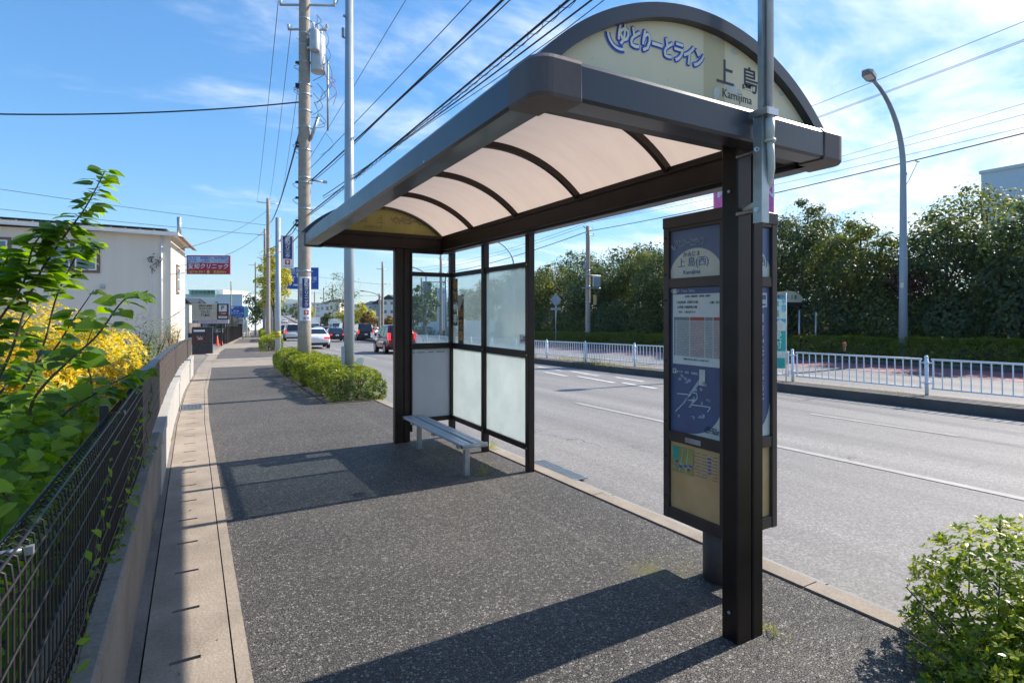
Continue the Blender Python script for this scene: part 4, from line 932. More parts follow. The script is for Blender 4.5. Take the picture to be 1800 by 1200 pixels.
# golden shrub
ys_ = thing('golden_shrub', 'large shrub with bright yellow leaves behind the broad-leaved shrub', 'shrub', (-1.6, 7.2, .3), world=True)
rg = np.random.RandomState(5); sets = []
for c, r, n in (((-1.5,7.0,.98),(.95,1.3,.74),2600),((-2.7,7.4,.95),(1.2,1.2,.80),1800),((-.95,6.4,.86),(.5,.8,.62),1300),((-.95,8.2,.85),(.5,.9,.62),1200),((-1.35,5.5,.92),(.62,.8,.62),1700),((-2.0,5.9,1.0),(.6,.8,.66),1300)):
    p, nr = ellips(n, c, r, .3, rg, .6, .05); sets.append(scatter(*ROS5, p, nr, rg.uniform(.045,.075,n), rg=rg))
build_scatter('leaves', sets, 'leaf_yellow', ys_)
for k in range(9):
    a = rg.uniform(0, 6.28); m = MB(); m.tube([(-1.6+.2*math.cos(a), 7.2+.2*math.sin(a), .3), (-1.6+.7*math.cos(a), 7.2+.9*math.sin(a), .7), (-1.6+.85*math.cos(a), 7.2+1.1*math.sin(a), 1.1)], .018, 6, True, .006); part('stem', m, 'bark', ys_)
def bush(name, label, cat, c, r, n, size, mat, seed, tmpl=ROS5, shell=.4, stems=5, group=None, up=.5, bumpy=.08, z0=None, core=True):
    rg = np.random.RandomState(seed); zb = c[2]-r[2] if z0 is None else z0
    o = thing(name, label, cat, (c[0], c[1], zb), group=group, world=True)
    p, nr = ellips(n, c, r, shell, rg, up, bumpy); k = p[:, 2] > zb; p, nr = p[k], nr[k]
    build_scatter('leaves', [scatter(*tmpl, p, nr, rg.uniform(.7, 1.25, len(p))*size, rg=rg)], mat, o)
    for j in range(stems):
        a = j*2.4; m = MB(); m.tube([(c[0]+r[0]*.12*math.cos(a), c[1]+r[1]*.12*math.sin(a), zb), (c[0]+r[0]*.4*math.cos(a), c[1]+r[1]*.4*math.sin(a), c[2]), (c[0]+r[0]*.6*math.cos(a+.3), c[1]+r[1]*.6*math.sin(a+.3), c[2]+r[2]*.55)], .012+.01*r[2], 5, True, .004); part('stem', m, 'bark', o)
    return o
bush('rose_shrub', 'straggly rose shrub with sparse leaves against the cream house corner', 'shrub', (-.95, 17, .75), (.75, 3.2, .85), 1500, .075, 'leaf_tree2', 31, LEAF, .9, 9, up=.2, z0=.15)
bush('dry_weeds', 'dry brown seed heads leaning over the screen fence', 'weeds', (-.42, 16.5, .9), (.25, 3.8, .5), 1700, .05, 'leaf_dry', 32, QUAD, .9, 9, up=.2, z0=.3)
bush('grass_clump', 'yellowish tall weeds behind the screen fence, beside the golden shrub', 'weeds', (-.9, 12.4, .55), (.5, 2.2, .55), 900, .09, 'grassy', 33, LEAF, .9, 0, up=2.5, z0=.15)
bush('laurel_shrub', 'bushy green shrub beside the cafe sign, right of the cream house', 'shrub', (-1.55, 43.0, zl(42)+1.6), (.85, 2.0, 1.8), 1900, .16, 'leaf_tree2', 34, QUAD, .7, 5, z0=zl(42))
# vines on the mesh fence
rg = np.random.RandomState(12)
for k, (y0, z0, y1, z1, lab) in enumerate(((2.1,.55,2.9,.95,'small-leaved vine tangled in the mesh fence nearest the camera'),(3.3,.5,4.2,1.0,'small-leaved vine climbing the far end of the mesh fence'),(4.6,.5,5.6,.98,'vine hanging on the first dark fence panel'),(3.0,.46,3.4,.62,'ivy sprig spilling over the wall coping'))):
    o = thing('vine', lab, 'vine', (-.29, (y0+y1)/2, z0), world=True); sp = []
    for i in range(12): f_ = i/11; sp.append((-.298+.012*math.sin(i*2.1), y0+(y1-y0)*f_+.05*math.sin(i*1.7+k), z0+(z1-z0)*f_+.05*math.sin(i*2.3+k)))
    m = MB(); m.tube(sp, .0025, 5); part('stem', m, 'bark', o); n = 46
    i = rg.randint(0, 12, n); p = np.array(sp)[i]+rg.randn(n,3)*[.014,.07,.05]; p[:,0] = np.maximum(p[:,0], -.31); nr = rg.randn(n,3)*.4+[.9,-.6,.4]
    build_scatter('leaves', [scatter(*LEAF, p, nr, rg.uniform(.03,.055,n), rg=rg)], 'leaf_mulberry', o)
# strap leaved clump low behind the near fence
o = thing('iris_clump', 'clump of strap-shaped leaves at the foot of the wire fence', 'plant', (-.6, 1.5, .38), world=True); n = 240
p = np.c_[rg.uniform(-1.0,-.46,n), rg.uniform(.8,2.6,n), np.full(n,.36)]; STR = ([(-.02,0,0),(.02,0,0),(.022,.5,.03),(-.022,.5,.03),(0,1,.14)], [(0,1,2,3),(3,2,4)])
Rr = np.array([frame_for(Vector((rg.normal()*.22, rg.normal()*.22, 1)), Vector((rg.normal(), rg.normal(), .1))) for _ in range(n)]); tv = np.array(STR[0])
vv = np.einsum('nij,kj->nki', Rr, tv)*rg.uniform(.3,.5,n)[:,None,None]+p[:,None]; build_scatter('leaves', [(vv.reshape(-1,3), 5, STR[1], n)], 'iris', o)

# ------------------------------------------------------------------ hedges
def hedge(name, label, s0, s1, y0, y1, h, n, size, mat, seed, group, tmpl=ROS5, zb=0., wob=.055, cat='hedge'):
    rg = np.random.RandomState(seed); yc = (y0+y1)/2; b = P((s0+s1)/2, yc, zb)
    o = thing(name, label, cat, b, group=group, world=True)
    # shell of a rounded block: sample top and sides
    A = [(s1-s0)*(y1-y0)*1.1, h*(y1-y0)*.8, h*(y1-y0)*.8, h*(s1-s0)*1.1, h*(s1-s0)*1.1]; A = np.array(A)/sum(A); ch = rg.choice(5, n, p=A); p = np.zeros((n,3)); nr = np.zeros((n,3))
    u, v_ = rg.rand(n), rg.rand(n)
    for k, (a, bb) in enumerate((((0,0,1),None),((-1,0,0),None),((1,0,0),None),((0,-1,0),None),((0,1,0),None))):
        q = ch == k; nr[q] = a
        if k == 0: p[q] = np.c_[u[q], v_[q], np.ones(q.sum())]
        elif k < 3: p[q] = np.c_[np.full(q.sum(), k-1.), u[q], v_[q]]
        else: p[q] = np.c_[u[q], np.full(q.sum(), k-3.), v_[q]]
    p[:, 0] = s0+(s1-s0)*p[:, 0]; p[:, 1] = y0+(y1-y0)*p[:, 1]; p[:, 2] *= h
    # round the shoulders
    cs, cyy = (s0+s1)/2, (y0+y1)/2; ex = np.clip((np.abs(p[:,0]-cs)/((s1-s0)/2)), 0, 1); ey = np.clip((np.abs(p[:,1]-cyy)-((y1-y0)/2-h*.7))/(h*.7), 0, 1); sh_ = 1-.20*ex**4-.16*ey**2
    wobz = wob*(np.sin(p[:,1]*2.3+seed)+.7*np.sin(p[:,1]*5.1+p[:,0]*3+seed*2)+.5*np.sin(p[:,0]*7+p[:,1]*9))
    p[:, 2] = p[:, 2]*sh_+wobz*(p[:, 2]/h)*.6; wx = wob*np.sin(p[:,1]*3.3+p[:,2]*5+seed)*.8; zf = .85+.15*np.sin(np.clip(p[:,2]/h,0,1)*3.0); p[:,0] = cs+(p[:,0]-cs)*zf+wx*np.sign(p[:,0]-cs)
    dep = rg.rand(n)**2*.16; nr = nr+rg.randn(n,3)*.38; nr[:,2] += .35; nn = nr/np.linalg.norm(nr,axis=1,keepdims=True); p -= nn*dep[:,None]; p[:,2] = np.maximum(p[:,2], .02)
    p[:, 2] += zb+np.interp(p[:,1], ZY, ZZ); p[:, 0] += np.interp(p[:,1], OY, OX)
    zr_ = p[:,2]-zb-np.interp(p[:,1], ZY, ZZ); q = (rg.rand(n) < .42) & (zr_ > h*.78); sz = rg.uniform(.7,1.3,n)*size
    build_scatter('leaves', [scatter(*tmpl, p[~q], nr[~q], sz[~q], rg=rg)], mat, o)
    if q.sum(): build_scatter('new_growth', [scatter(*tmpl, p[q]+[0,0,.01], nr[q]+[0,0,1.], sz[q], rg=rg)], 'leaf_new' if mat == 'leaf_hedge' else 'leaf_hedge', o)
    m = MB(); k = max(2, int((y1-y0)/.5))
    for i in range(k):
        y = y0+(y1-y0)*(i+.5)/k; q = P(cs+.15*math.sin(i*2.2), y, zb); m.tube([q, (q[0]+.05, q[1]+.06, q[2]+h*.5)], .014, 5); m.tube([q, (q[0]-.15, q[1]-.06, q[2]+h*.7)], .010, 5); m.tube([q, (q[0]+.16, q[1]-.1, q[2]+h*.7)], .010, 5)
    part('stems', m, 'bark', o); return o
G1 = 'clipped hedges between the sidewalk and the road'
hedge('hedge', 'nearest clipped hedge block beyond the shelter, round grey lamp post rising from it', 2.28, 3.42, 11.1, 14.6, .62, 5200, .05, 'leaf_hedge', 41, G1)
hedge('hedge', 'middle clipped hedge block between the lamp post and the concrete utility pole', 2.2, 3.38, 14.4, 17.7, .66, 4600, .05, 'leaf_hedge', 42, G1)
hedge('hedge', 'clipped hedge block around the foot of the concrete utility pole', 2.1, 3.35, 17.6, 22.0, .70, 5000, .055, 'leaf_hedge', 43, G1)
hedge('hedge', 'clipped hedge at the banded pole beyond the driveway', 2.05, 3.35, 36.5, 44.5, .85, 2600, .10, 'leaf_hedge', 44, G1)
hedge('hedge', 'clipped hedge round the foot of the ginkgo street tree', 2.0, 3.3, 58, 72, 1.0, 2300, .14, 'leaf_hedge', 45, G1)
hedge('hedge', 'farthest clipped hedge along the sidewalk, near the blue box', 2.0, 3.3, 84, 110, 1.1, 1800, .2, 'leaf_hedge', 46, G1)
G2 = 'hedges along the opposite sidewalk'
opp = [(-3,6.1,'opposite hedge block at the right edge of the picture'),(7.0,11.8,'opposite hedge block left of the gap, right of the curved street lamp'),(11.8,16.5,'opposite hedge block left of the foot of the curved street lamp'),(21,26.5,'opposite hedge between the timetable pillar and the concrete pole'),(26.5,33,'opposite hedge at the foot of the concrete pole'),(33,42,'opposite hedge behind the diamond sign'),(42,52,'opposite hedge seen through the hazy shelter glass')]
for k, (a, b, lab) in enumerate(opp): hedge('hedge', lab, 24.0, 25.2, a, b, .92, int(560*(b-a)), .10, 'leaf_opp', 50+k, G2, zb=-.15, wob=.045)
for k, (a, b, lab) in enumerate(((62, 66,'short dark hedge at the foot of the gantry sign pole'),(72, 80,'low hedge before the white hoarding, left of the gantry'))): hedge('hedge', lab, 22.6, 24, a, b, 1.2, 900, .16, 'leaf_opp', 60+k, G2, zb=-.1)
# azalea in the near right corner, whorled leaves on individual stems
rg = np.random.RandomState(77); az = thing('azalea_bush', 'clipped azalea bush with glossy bright leaf whorls in the near right corner', 'shrub', (3.0, .95, -.02), world=True)
sets = []; new = []
for c, r, n in (((3.30,1.02,.16),(.46,.46,.46),2000),((2.92,.72,.06),(.40,.42,.40),1500),((3.4,.62,.21),(.45,.5,.45),1200),((3.0,1.02,0.0),(.34,.32,.32),900)):
    p, nr = ellips(n, c, r, .3, rg, .9/1, .05); k = p[:,2] > 0; p, nr = p[k], nr[k]; q = (rg.rand(len(p)) < .62) & (p[:,2] > c[2]+.05) & (np.linalg.norm((p-np.array(c))/np.array(r), axis=1) > .84)
    sets.append(scatter(*ROS, p[~q], nr[~q], rg.uniform(.030,.050,(~q).sum()), rg=rg)); new.append(scatter(*ROS, p[q]+[0,0,.012], nr[q]+[0,0,1.2], rg.uniform(.028,.046,q.sum()), rg=rg))
build_scatter('leaves', sets, 'leaf_azalea', az); build_scatter('new_growth', new, 'leaf_new', az)
for j in range(26):
    a = j*2.4; q = .10+.02*j; m = MB(); m.tube([(2.98+.12*math.cos(a), .92+.12*math.sin(a), -.02), (2.98+q*.6*math.cos(a), .92+q*.6*math.sin(a), .16), (2.98+q*.95*math.cos(a), .92+q*.95*math.sin(a), .34-.1*q)], .007, 5, True, .003); part('stem', m, 'bark', az)
for j, (x, y, h) in enumerate(((3.25,1.12,.64),(3.10,1.18,.54),(3.35,1.02,.67),(2.95,1.02,.46))):
    m = MB(); m.tube([(x, y, .3), (x+.01, y, h)], .003, 5); part('stem', m, 'bark', az)
    p = np.array([(x, y, h-.02*i) for i in range(5)]); build_scatter('leaves', [scatter(*ROS5, p, np.tile([0,0,1.],(5,1))+rg.randn(5,3)*.1, np.full(5,.045), rg=rg)], 'leaf_azalea', az)
# weeds: little tufts at the kerbs
def tuft(label, x, y, z, r, n, h, seed):
    rg = np.random.RandomState(seed); o = thing('weed_tuft', label, 'weeds', (x, y, z), world=True)
    p = np.c_[x+rg.randn(n)*r*.35, y+rg.randn(n)*r, np.full(n, z)]
    Rr = np.array([frame_for(Vector((rg.normal()*.5, rg.normal()*.5, 1)), Vector((rg.normal(), rg.normal(), .1))) for _ in range(n)]); tv = np.array(STR[0])
    vv = np.einsum('nij,kj->nki', Rr, tv)*(rg.uniform(.5,1.1,n)*h)[:,None,None]+p[:,None]; build_scatter('blades', [(vv.reshape(-1,3), 5, STR[1], n)], 'grassy', o)
zk = -.045
for k, (x, y, r, n, h, lab) in enumerate(((13.3,9.9,.22,70,.22,'green weed tuft at the median foot of the banner'),(12.95,9.0,.3,30,.10,'low weeds on the median kerb right of the banner'),(12.95,7.2,.35,46,.11,'low weeds on the median kerb near the fence joint'),(12.95,6.2,.3,40,.11,'low weeds on the median kerb beside the nearest fence post'),
    (12.85,15.6,.35,60,.22,'weed tuft on the median kerb below the second fence post left of the pillar'),(12.8,16.9,.5,90,.30,'thick weeds hanging over the median kerb'),(13.1,18.8,.4,70,.26,'weeds at the fence post in the middle of the shelter opening'),(13.0,22.6,.7,110,.34,'bright weeds on the median beside the shelter corner post'),(12.95,13.9,.5,40,.2,'thin weeds on the median kerb left of the timetable pillar'),
    (3.2,6.1,.12,26,.14,'dry grass tuft at the foot of the middle screen post'),(2.62,5.15,.05,14,.14,'grass blades at the near bench leg'),(2.55,1.80,.04,22,.09,'dry straw caught at the base of the near shelter post'),(3.2,11.0,.25,30,.16,'grass fringe at the near end of the first hedge'),(-.28,5.0,.02,16,.12,'weed growing in the crack below the wall'),(-.27,8.5,.02,18,.16,'weed sprig at the wall foot near the slot grate'))):
    tuft(lab, x+(off(y) if y > 10 else 0), y, (zk if x > 12 else 0)+zl(y), r, n, h, 300+k)
# scattered dead leaves and twigs
rg = np.random.RandomState(3); n = 150; p = np.c_[rg.uniform(-.2,3.1,n), rg.uniform(1.2,9,n), np.full(n,.004)]; p[:,2] += np.interp(p[:,1], ZY, ZZ)
k = (rg.rand(n) < .4); p[k,0] = -.2+rg.rand(k.sum())*.35
o = build_scatter('leaf_litter', [scatter(*LEAF, p, np.tile([0,0,1.],(n,1))+rg.randn(n,3)*.3, rg.uniform(.012,.03,n), rg=rg)], 'leaf_dry'); o['kind'] = 'stuff'; tag(o, 'few small dead leaves strewn on the sidewalk and gutter', 'litter'); 
if 'category' in o: pass

# ------------------------------------------------------------------ trees
def tree(name, label, cat, base, h, cr, n, size, mat, seed, group=None, low=.25, clumps=16, trunk_r=.12, tall=1., limbs=6, mat2=None, tmpl=QUAD):
    rg = np.random.RandomState(seed); x, y, z = base; o = thing(name, label, cat, base, group=group, world=True)
    lean = rg.randn(2)*.25; top = Vector((x+lean[0], y+lean[1], z+h*.86)); m = MB(); m.tube(spline([(x,y,z-.1),(x+lean[0]*.2,y+lean[1]*.3,z+h*.35),tuple(top)], 5), trunk_r, 8, True, trunk_r*.25); part('trunk', m, 'bark', o)
    cs = []; 
    for i in range(clumps):
        f = low+(1-low)*(i+.5)/clumps; a = i*2.4+rg.rand(); w_ = cr*math.sin(math.pi*min(.98, max(.06, (f-low)/(1-low)*.82+.14)))**.7*tall
        rr = w_*rg.uniform(.35, .85); cs.append((x+lean[0]*f+rr*math.cos(a), y+lean[1]*f+rr*math.sin(a), z+h*f*.93, max(.35, w_*rg.uniform(.34,.56))))
    m = MB()
    for i, (a, b, c, r) in enumerate(cs):
        if i % max(1, clumps//limbs) == 0: s_ = Vector((x+lean[0]*.4, y+lean[1]*.4, z+(c-z)*.55)); m.tube([s_, (s_+Vector((a,b,c)))*.5+Vector((0,0,.15)), (a,b,c)], trunk_r*.42, 5, True, .02)
    if m.n: part('limbs', m, 'bark', o)
    sets = []; tot = sum(r**2 for *_, r in cs)
    for a, b, c, r in cs:
        k = int(n*r*r/tot); p, nr = ellips(k, (a,b,c), (r, r, r*.78), .75, rg, .35, .06); sets.append(scatter(*tmpl, p, nr, rg.uniform(.6,1.4,k)*size, rg=rg))
    p, nr = ellips(int(n*.15), (x+lean[0]*.6, y+lean[1]*.6, z+h*(low+1)*.47), (cr*.9, cr*.9, h*(1-low)*.45), .6, rg, .3, .1); sets.append(scatter(*tmpl, p, nr, rg.uniform(.5,1.1,len(p))*size, rg=rg))
    build_scatter('crown', sets, mat, o); return o
GT = 'trees on the bank across the road'
names = {'leaf_tree':'dark evergreen','leaf_tree2':'olive green','leaf_tree3':'orange-tinted'}
# (s, Y, height above its foot, crown radius, material, label)
bank = [
 (28.6,-2,6.4,2.3,'leaf_tree2','yellow-green bushy tree at the right edge of the picture'),
 (28.4,1.6,6.8,2.4,'leaf_tree','dark full tree second from the right edge'),
 (29.3,5.0,7.0,2.4,'leaf_tree2','tall olive tree right of the curved street lamp, below the grey building'),
 (28.6,8.6,6.5,2.3,'leaf_tree','dark round-topped tree just right of the curved street lamp'),
 (29.2,12.0,6.7,2.4,'leaf_tree','dark tree directly behind the curved street lamp'),
 (28.8,15.6,6.9,2.3,'leaf_tree2','feathery olive tree left of the curved street lamp'),
 (29.0,19.0,8.9,2.3,'leaf_tree','tall pointed evergreen tree beside the timetable pillar'),
 (29.5,22.6,7.6,2.6,'leaf_tree','dark tree mostly behind the timetable pillar'),
 (29.2,26.4,7.4,2.6,'leaf_tree2','olive tree left of the timetable pillar'),
 (29.6,30.0,7.4,2.7,'leaf_tree','broad dark tree right of the concrete pole across the road'),
 (30.2,34.5,7.9,2.6,'leaf_tree2','olive tree directly behind the concrete pole across the road'),
 (29.2,37.5,7.0,2.7,'leaf_tree','dark tree left of the concrete pole across the road'),
 (30.0,42.0,7.6,2.8,'leaf_tree','tall dark tree above the diamond sign'),
 (29.6,47.5,8.2,2.9,'leaf_tree2','sunlit olive tree beside the shelter corner post'),
 (30,53,8.6,3.0,'leaf_tree','dark tree seen through the upper right glass pane'),
 (30.4,59,9.2,3.1,'leaf_tree2','tree topping the upper gap of the right screen bay'),
 (30.5,66,8.2,3.2,'leaf_tree3','orange-tinted tree in the upper gap of the left screen bay'),
 (30,74,7.0,3.4,'leaf_tree','dark bushy tree seen through the peeling-film pane'),
 (33.5,4,9.2,3.2,'leaf_tree','taller dark tree in the second row at the far right'),(33.5,12,8.6,3.2,'leaf_tree2','olive tree in the second row behind the street lamp'),(33.8,20.5,8.8,3.2,'leaf_tree','dark tree in the second row behind the pointed evergreen'),
 (34,29,8.8,3.3,'leaf_tree3','orange tree peeping over the row between pillar and pole'),(34,39,9.4,3.4,'leaf_tree','dark tree in the second row above the diamond sign'),(34.5,50,10.2,3.6,'leaf_tree','tall dark tree in the second row left of the shelter corner post')]
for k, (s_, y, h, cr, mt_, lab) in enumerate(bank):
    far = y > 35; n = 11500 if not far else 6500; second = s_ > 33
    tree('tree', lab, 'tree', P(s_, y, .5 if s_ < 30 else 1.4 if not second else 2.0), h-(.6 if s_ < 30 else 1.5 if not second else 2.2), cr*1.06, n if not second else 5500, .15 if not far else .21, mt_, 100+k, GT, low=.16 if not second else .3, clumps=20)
GU = 'understory bushes on the bank'
und = ['at the right edge of the picture','below the second tree from the right','right of the bare sapling','behind the bare sapling','right of the street lamp foot','behind the street lamp foot','left of the street lamp','below the feathery olive tree','beside the small far shelter','below the pointed evergreen','behind the timetable pillar','left of the timetable pillar','midway between pillar and concrete pole','right of the concrete pole','behind the concrete pole','left of the concrete pole','behind the diamond sign','left of the diamond sign','beside the shelter corner post','behind the right glass bay']
for k, lab in enumerate(und):
    y = -3+2.75*k+(k > 14)*(k-14)*.8; r = 1.5+.25*math.sin(k*2.1); b = P(27.3+.5*math.sin(k*1.3), y, .2)
    bush('bush', 'low dark bush '+lab, 'bush', (b[0], b[1], b[2]+r*.75), (r*.9, r*1.25, r*1.05), 4200, .16, 'leaf_tree' if k % 3 else 'leaf_tree2', 200+k, QUAD, .6, 3, GU, .3, .12, z0=b[2])
# small bare sapling
sp = thing('sapling', 'small bare grey sapling in front of the dark trees on the right', 'tree', P(26.9, 4.6, .1), world=True); b = Vector(P(26.9, 4.6, .1)); M['palebark'] = plain('pale_bark', (.22, .21, .19), .9)
m = MB(); m.tube([b, b+Vector((.05,0,1.2)), b+Vector((.1,.1,2.4)), b+Vector((.15,.1,4.2))], .055, 6, True, .015); part('trunk', m, 'palebark', sp)
m = MB(); rg = np.random.RandomState(6)
for i in range(16):
    z = .9+.2*i; a = i*2.4; q = b+Vector((.06,.02,z)); l_ = 1.5-.28*(z-.9)*.8; m.tube([q, q+Vector((l_*.5*math.cos(a), l_*.5*math.sin(a), .45)), q+Vector((l_*math.cos(a), l_*math.sin(a), .75))], .02, 4, True, .005)
part('branches', m, 'palebark', sp)
p, nr = ellips(260, tuple(b+Vector((.1,0,3.2))), (1.2,1.2,1.2), .9, rg); build_scatter('leaves', [scatter(*QUAD, p, nr, rg.uniform(.06,.12,260), rg=rg)], 'leaf_tree2', sp)
q = P(27.2, 12.6, .3); bush('maple_bush', 'dark red leaved bush just left of the curved street lamp pole', 'bush', (q[0], q[1], q[2]+2.9), (.8,.9,.7), 600, .14, 'leaf_red', 240, QUAD, .8, 2, z0=q[2])
# street trees of our side and scattered far trees
tree('ginkgo_tree', 'young ginkgo street tree turning yellow behind the banded grey pole', 'tree', P(3.3, 64, 0), 10.6, 2.0, 3600, .23, 'leaf_ginkgo', 401, low=.36, clumps=22, trunk_r=.13)
tree('street_tree', 'dark green street tree beyond the ginkgo, beside the sidewalk', 'tree', P(2.7, 88, 0), 7.6, 2.9, 2200, .32, 'leaf_tree', 402, low=.25, clumps=14)
tree('round_tree', 'round brown-red tree by the sidewalk railing far along the street', 'tree', P(-1.2, 112, 0), 5.0, 1.6, 900, .32, 'leaf_red', 403, low=.2, clumps=9)
tree('round_tree', 'round green tree beside the brown-red one far along the street', 'tree', P(-4.4, 110, 0), 3.6, 1.7, 900, .32, 'leaf_tree', 404, low=.1, clumps=9)
for k, (px, d, h, cr, mt_, lab) in enumerate(((577,118,4.6,1.5,'leaf_tree2','green street tree behind the white box truck'),(597,112,5.0,1.5,'leaf_ginkgo','yellow street tree between the trucks and the round grey lamp post'),(543,170,7,2.2,'leaf_ginkgo','small yellow tree far down the road right of the utility pole'),
    (611,105,5.2,1.4,'leaf_ginkgo','yellow street tree just left of the round grey lamp post'),(603,150,17,6,'leaf_tree','big dark tree behind the traffic signal'),(637,104,6.5,2.0,'leaf_ginkgo','yellow tree just right of the round grey lamp post'),(646,92,4.2,1.6,'leaf_tree3','rusty brown bush on the dry slope'),
    (520,220,8,2.6,'leaf_tree2','far green tree beside the road, left of the utility pole'),(681,88,3.4,1.9,'leaf_tree3','orange bush on the slope left of the shelter'),(727,62,6.2,1.7,'leaf_tree2','thin street tree behind the side glass, left of the signal board'),(744,58,6.6,1.6,'leaf_tree2','slender street tree behind the side glass, below the grey sign board'),(769,85,9.2,3.6,'leaf_tree','dark tree mass behind the gantry in the side glass'),
    (757,95,8,3,'leaf_tree2','olive tree behind the grey sign board in the side glass'))):
    q = W(px, 550, d); y = q.y; z = zl(y)-.3
    tree('street_tree' if d < 130 else 'tree', lab, 'tree', (q.x, q.y, z), h, cr, 1300, .2+.0012*d, mt_, 420+k, low=.3 if h < 7 else .15, clumps=11, trunk_r=.09)

# ------------------------------------------------------------------ pedestrian railing on the median
def rail_panel():
    o = thing('median_fence', 'white steel bar fence panel with its post on the median kerb', 'fence', group='white fence panels along the median')
    m = MB(); m.cyl((0,0,0), .035, .80, 14); m.lathe([(.038,.80),(.036,.83),(.02,.85),(0,.852)], n=14); part('post', m, 'white_rail', o)
    for z, nm in ((.77,'top_rail'),(.17,'bottom_rail')): m = MB(); m.tube([(0,.09,z),(0,2.91,z)], .021 if z > .5 else .016, 10); part(nm, m, 'white_rail', o)
    m = MB()
    for i in range(18): y = .12+i*(2.76/17); m.tube([(0,y,.17),(0,y,.77)], .0125 if 0 < i < 17 else .018, 7, False)
    part('bars', m, 'white_rail', o)
    m = MB()
    for z in (.70,.28): m.tube([(0,-.10,z),(0,.10,z)], .013, 6); m.tube([(.0,0,z-.03),(0,0,z+.03)], .045, 12)
    part('bracket', m, 'white_rail', o); return o
y0 = 5.8-9; first = None
for i in range(24):
    y = y0+3*i; s_ = 13.33; loc = P(s_, y, -.07); rz = heading(y+1.5)
    if first is None: first = rail_panel(); first.location = loc; first.rotation_euler = (math.atan((zl(y+3)-zl(y))/3), 0, rz)
    else: r_ = dup(first, loc); r_.rotation_euler = (math.atan((zl(y+3)-zl(y))/3), 0, rz)
o = thing('reflector_cap', 'rusty orange reflector stub on the top rail of the nearest full fence panel', 'reflector', (13.33, 7.5, .65), world=True)
m = MB(); m.cyl((13.33,7.5,.695), .028, .10, 10); m.lathe([(.02,.0),(.042,.02),(.042,.07),(.02,.09),(0,.09)], (13.33,7.5,.79), 10); part('stub', m, 'rust' if 'rust' in M else 'brownframe', o)
m = MB(); m.cyl((13.33,7.5,.86), .032, .05, 10); part('lens', m, 'orange', o)
# banner flag at the fence
bn = thing('banner_flag', 'tall teal and white banner flag at the median fence beside the timetable pillar', 'banner', P(13.2, 8.9, -.05), world=True)
bx = 13.2; zb = .18
m = MB(); m.tube([(bx,8.9,-.2),(bx,8.9,2.12)], .014, 8); part('pole', m, 'white', bn)
def flag(z0, z1, u0, u1, mat, lift=0., nm='cloth'):
    m = MB(); n = 8; vs = []; dx, dy = CY, -SY
    for i in range(n+1):
        f = u0+(u1-u0)*i/n; wv = .02*math.sin(f*12)
        for z in (z0, z1): vs.append((bx+dx*f+SY*wv-SY*lift, 8.9+dy*f+CY*wv-CY*lift, z))
    m.add(vs, [(2*i,2*i+2,2*i+3,2*i+1) for i in range(n)], True); return part(nm, m, mat, bn, fix=False)
flag(zb, .62, -.44, -.02, 'bannerwhite'); flag(.621, 1.25, -.44, 0, 'teal'); flag(1.251, 1.98, -.44, .02, 'cyan'); flag(1.45, 1.95, -.40, 0, 'bannerwhite', .012, 'cloth_band'); flag(zb+.01, .45, -.30, -.04, 'teal', .012, 'cloth_band')
ctr = lambda f, z: (bx+CY*f-SY*.03, 8.9-SY*f-CY*.03, z)
m = MB(); pts = [(-.20,1.44),(-.35,1.30),(-.26,1.30),(-.26,1.14),(-.05,1.14),(-.05,1.30),(0,1.30)]
m.add([ctr(a+.02, z) for a, z in pts], [tuple(range(7))]); part('arrow', m, 'bannerwhite', bn, fix=False)
part('lettering', glyphs(['早','期'], .20, ctr(-.08, 1.80), (CY,-SY,0), (0,0,1), .7, .004, vert=True), 'cyan', bn, fix=False); part('lettering', glyphs(['募','集'], .22, ctr(-.27, 1.68), (CY,-SY,0), (0,0,1), .8, .004, vert=True), 'teal', bn, fix=False)
part('lettering', glyphs(['受','付'], .22, ctr(-.22, .90), (CY,-SY,0), (0,0,1), .9, .004, vert=True), 'bannerwhite', bn, fix=False)

# ------------------------------------------------------------------ poles, lamps, wires
def concrete_pole(label, base, h, r0, r1, arms=(), bands=(), group=None, steps=True):
    o = thing('utility_pole', label, 'utility pole', base, group=group); m = MB(); n = 9
    m.tube([(0,0,h*i/n) for i in range(n+1)], r0, 20, True, r1); part('pole', m, 'concrete_pole', o)
    m = MB()
    for z, l0, l1, rz in arms:
        c_, s_ = math.cos(rz), math.sin(rz); m.tube([(l0*c_, l0*s_, z), (l1*c_, l1*s_, z)], .035, 6)
    if arms: part('crossarm', m, 'galv', o)
    m = MB()
    for z in bands: r_ = r0+(r1-r0)*z/h+.006; m.lathe([(r_-.004,-.03),(r_,-.03),(r_,.03),(r_-.004,.03)], (0,0,z), 20); m.box(r_-.01, r_+.05, -.02, .02, z-.02, z+.02)
    if bands: part('bands', m, 'galv', o)
    if steps:
        m = MB()
        for i in range(int((h-3)/.45)): z = 3+i*.45; a = .6 if i % 2 else .6+math.pi; m.tube([(r1*.8*math.cos(a), r1*.8*math.sin(a), z), ((r0+.12)*math.cos(a), (r0+.12)*math.sin(a), z)], .008, 5)
        part('steps', m, 'galv', o)
    m = MB()
    for z, l0, l1, rz in arms:
        c_, s_ = math.cos(rz), math.sin(rz)
        for f in (l0, l0*.55+l1*.45 if l1-l0 > 1.2 else l1, l1): m.lathe([(.02,0),(.055,.03),(.03,.06),(.055,.09),(.02,.13)], (f*c_*.97, f*s_*.97, z+.04), 8)
    if arms: part('insulators', m, 'ceramic', o)
    return o
UP = P(2.72, 18.0, -.02); UPx, UPy = UP[0], UP[1]; hz0 = heading(18)
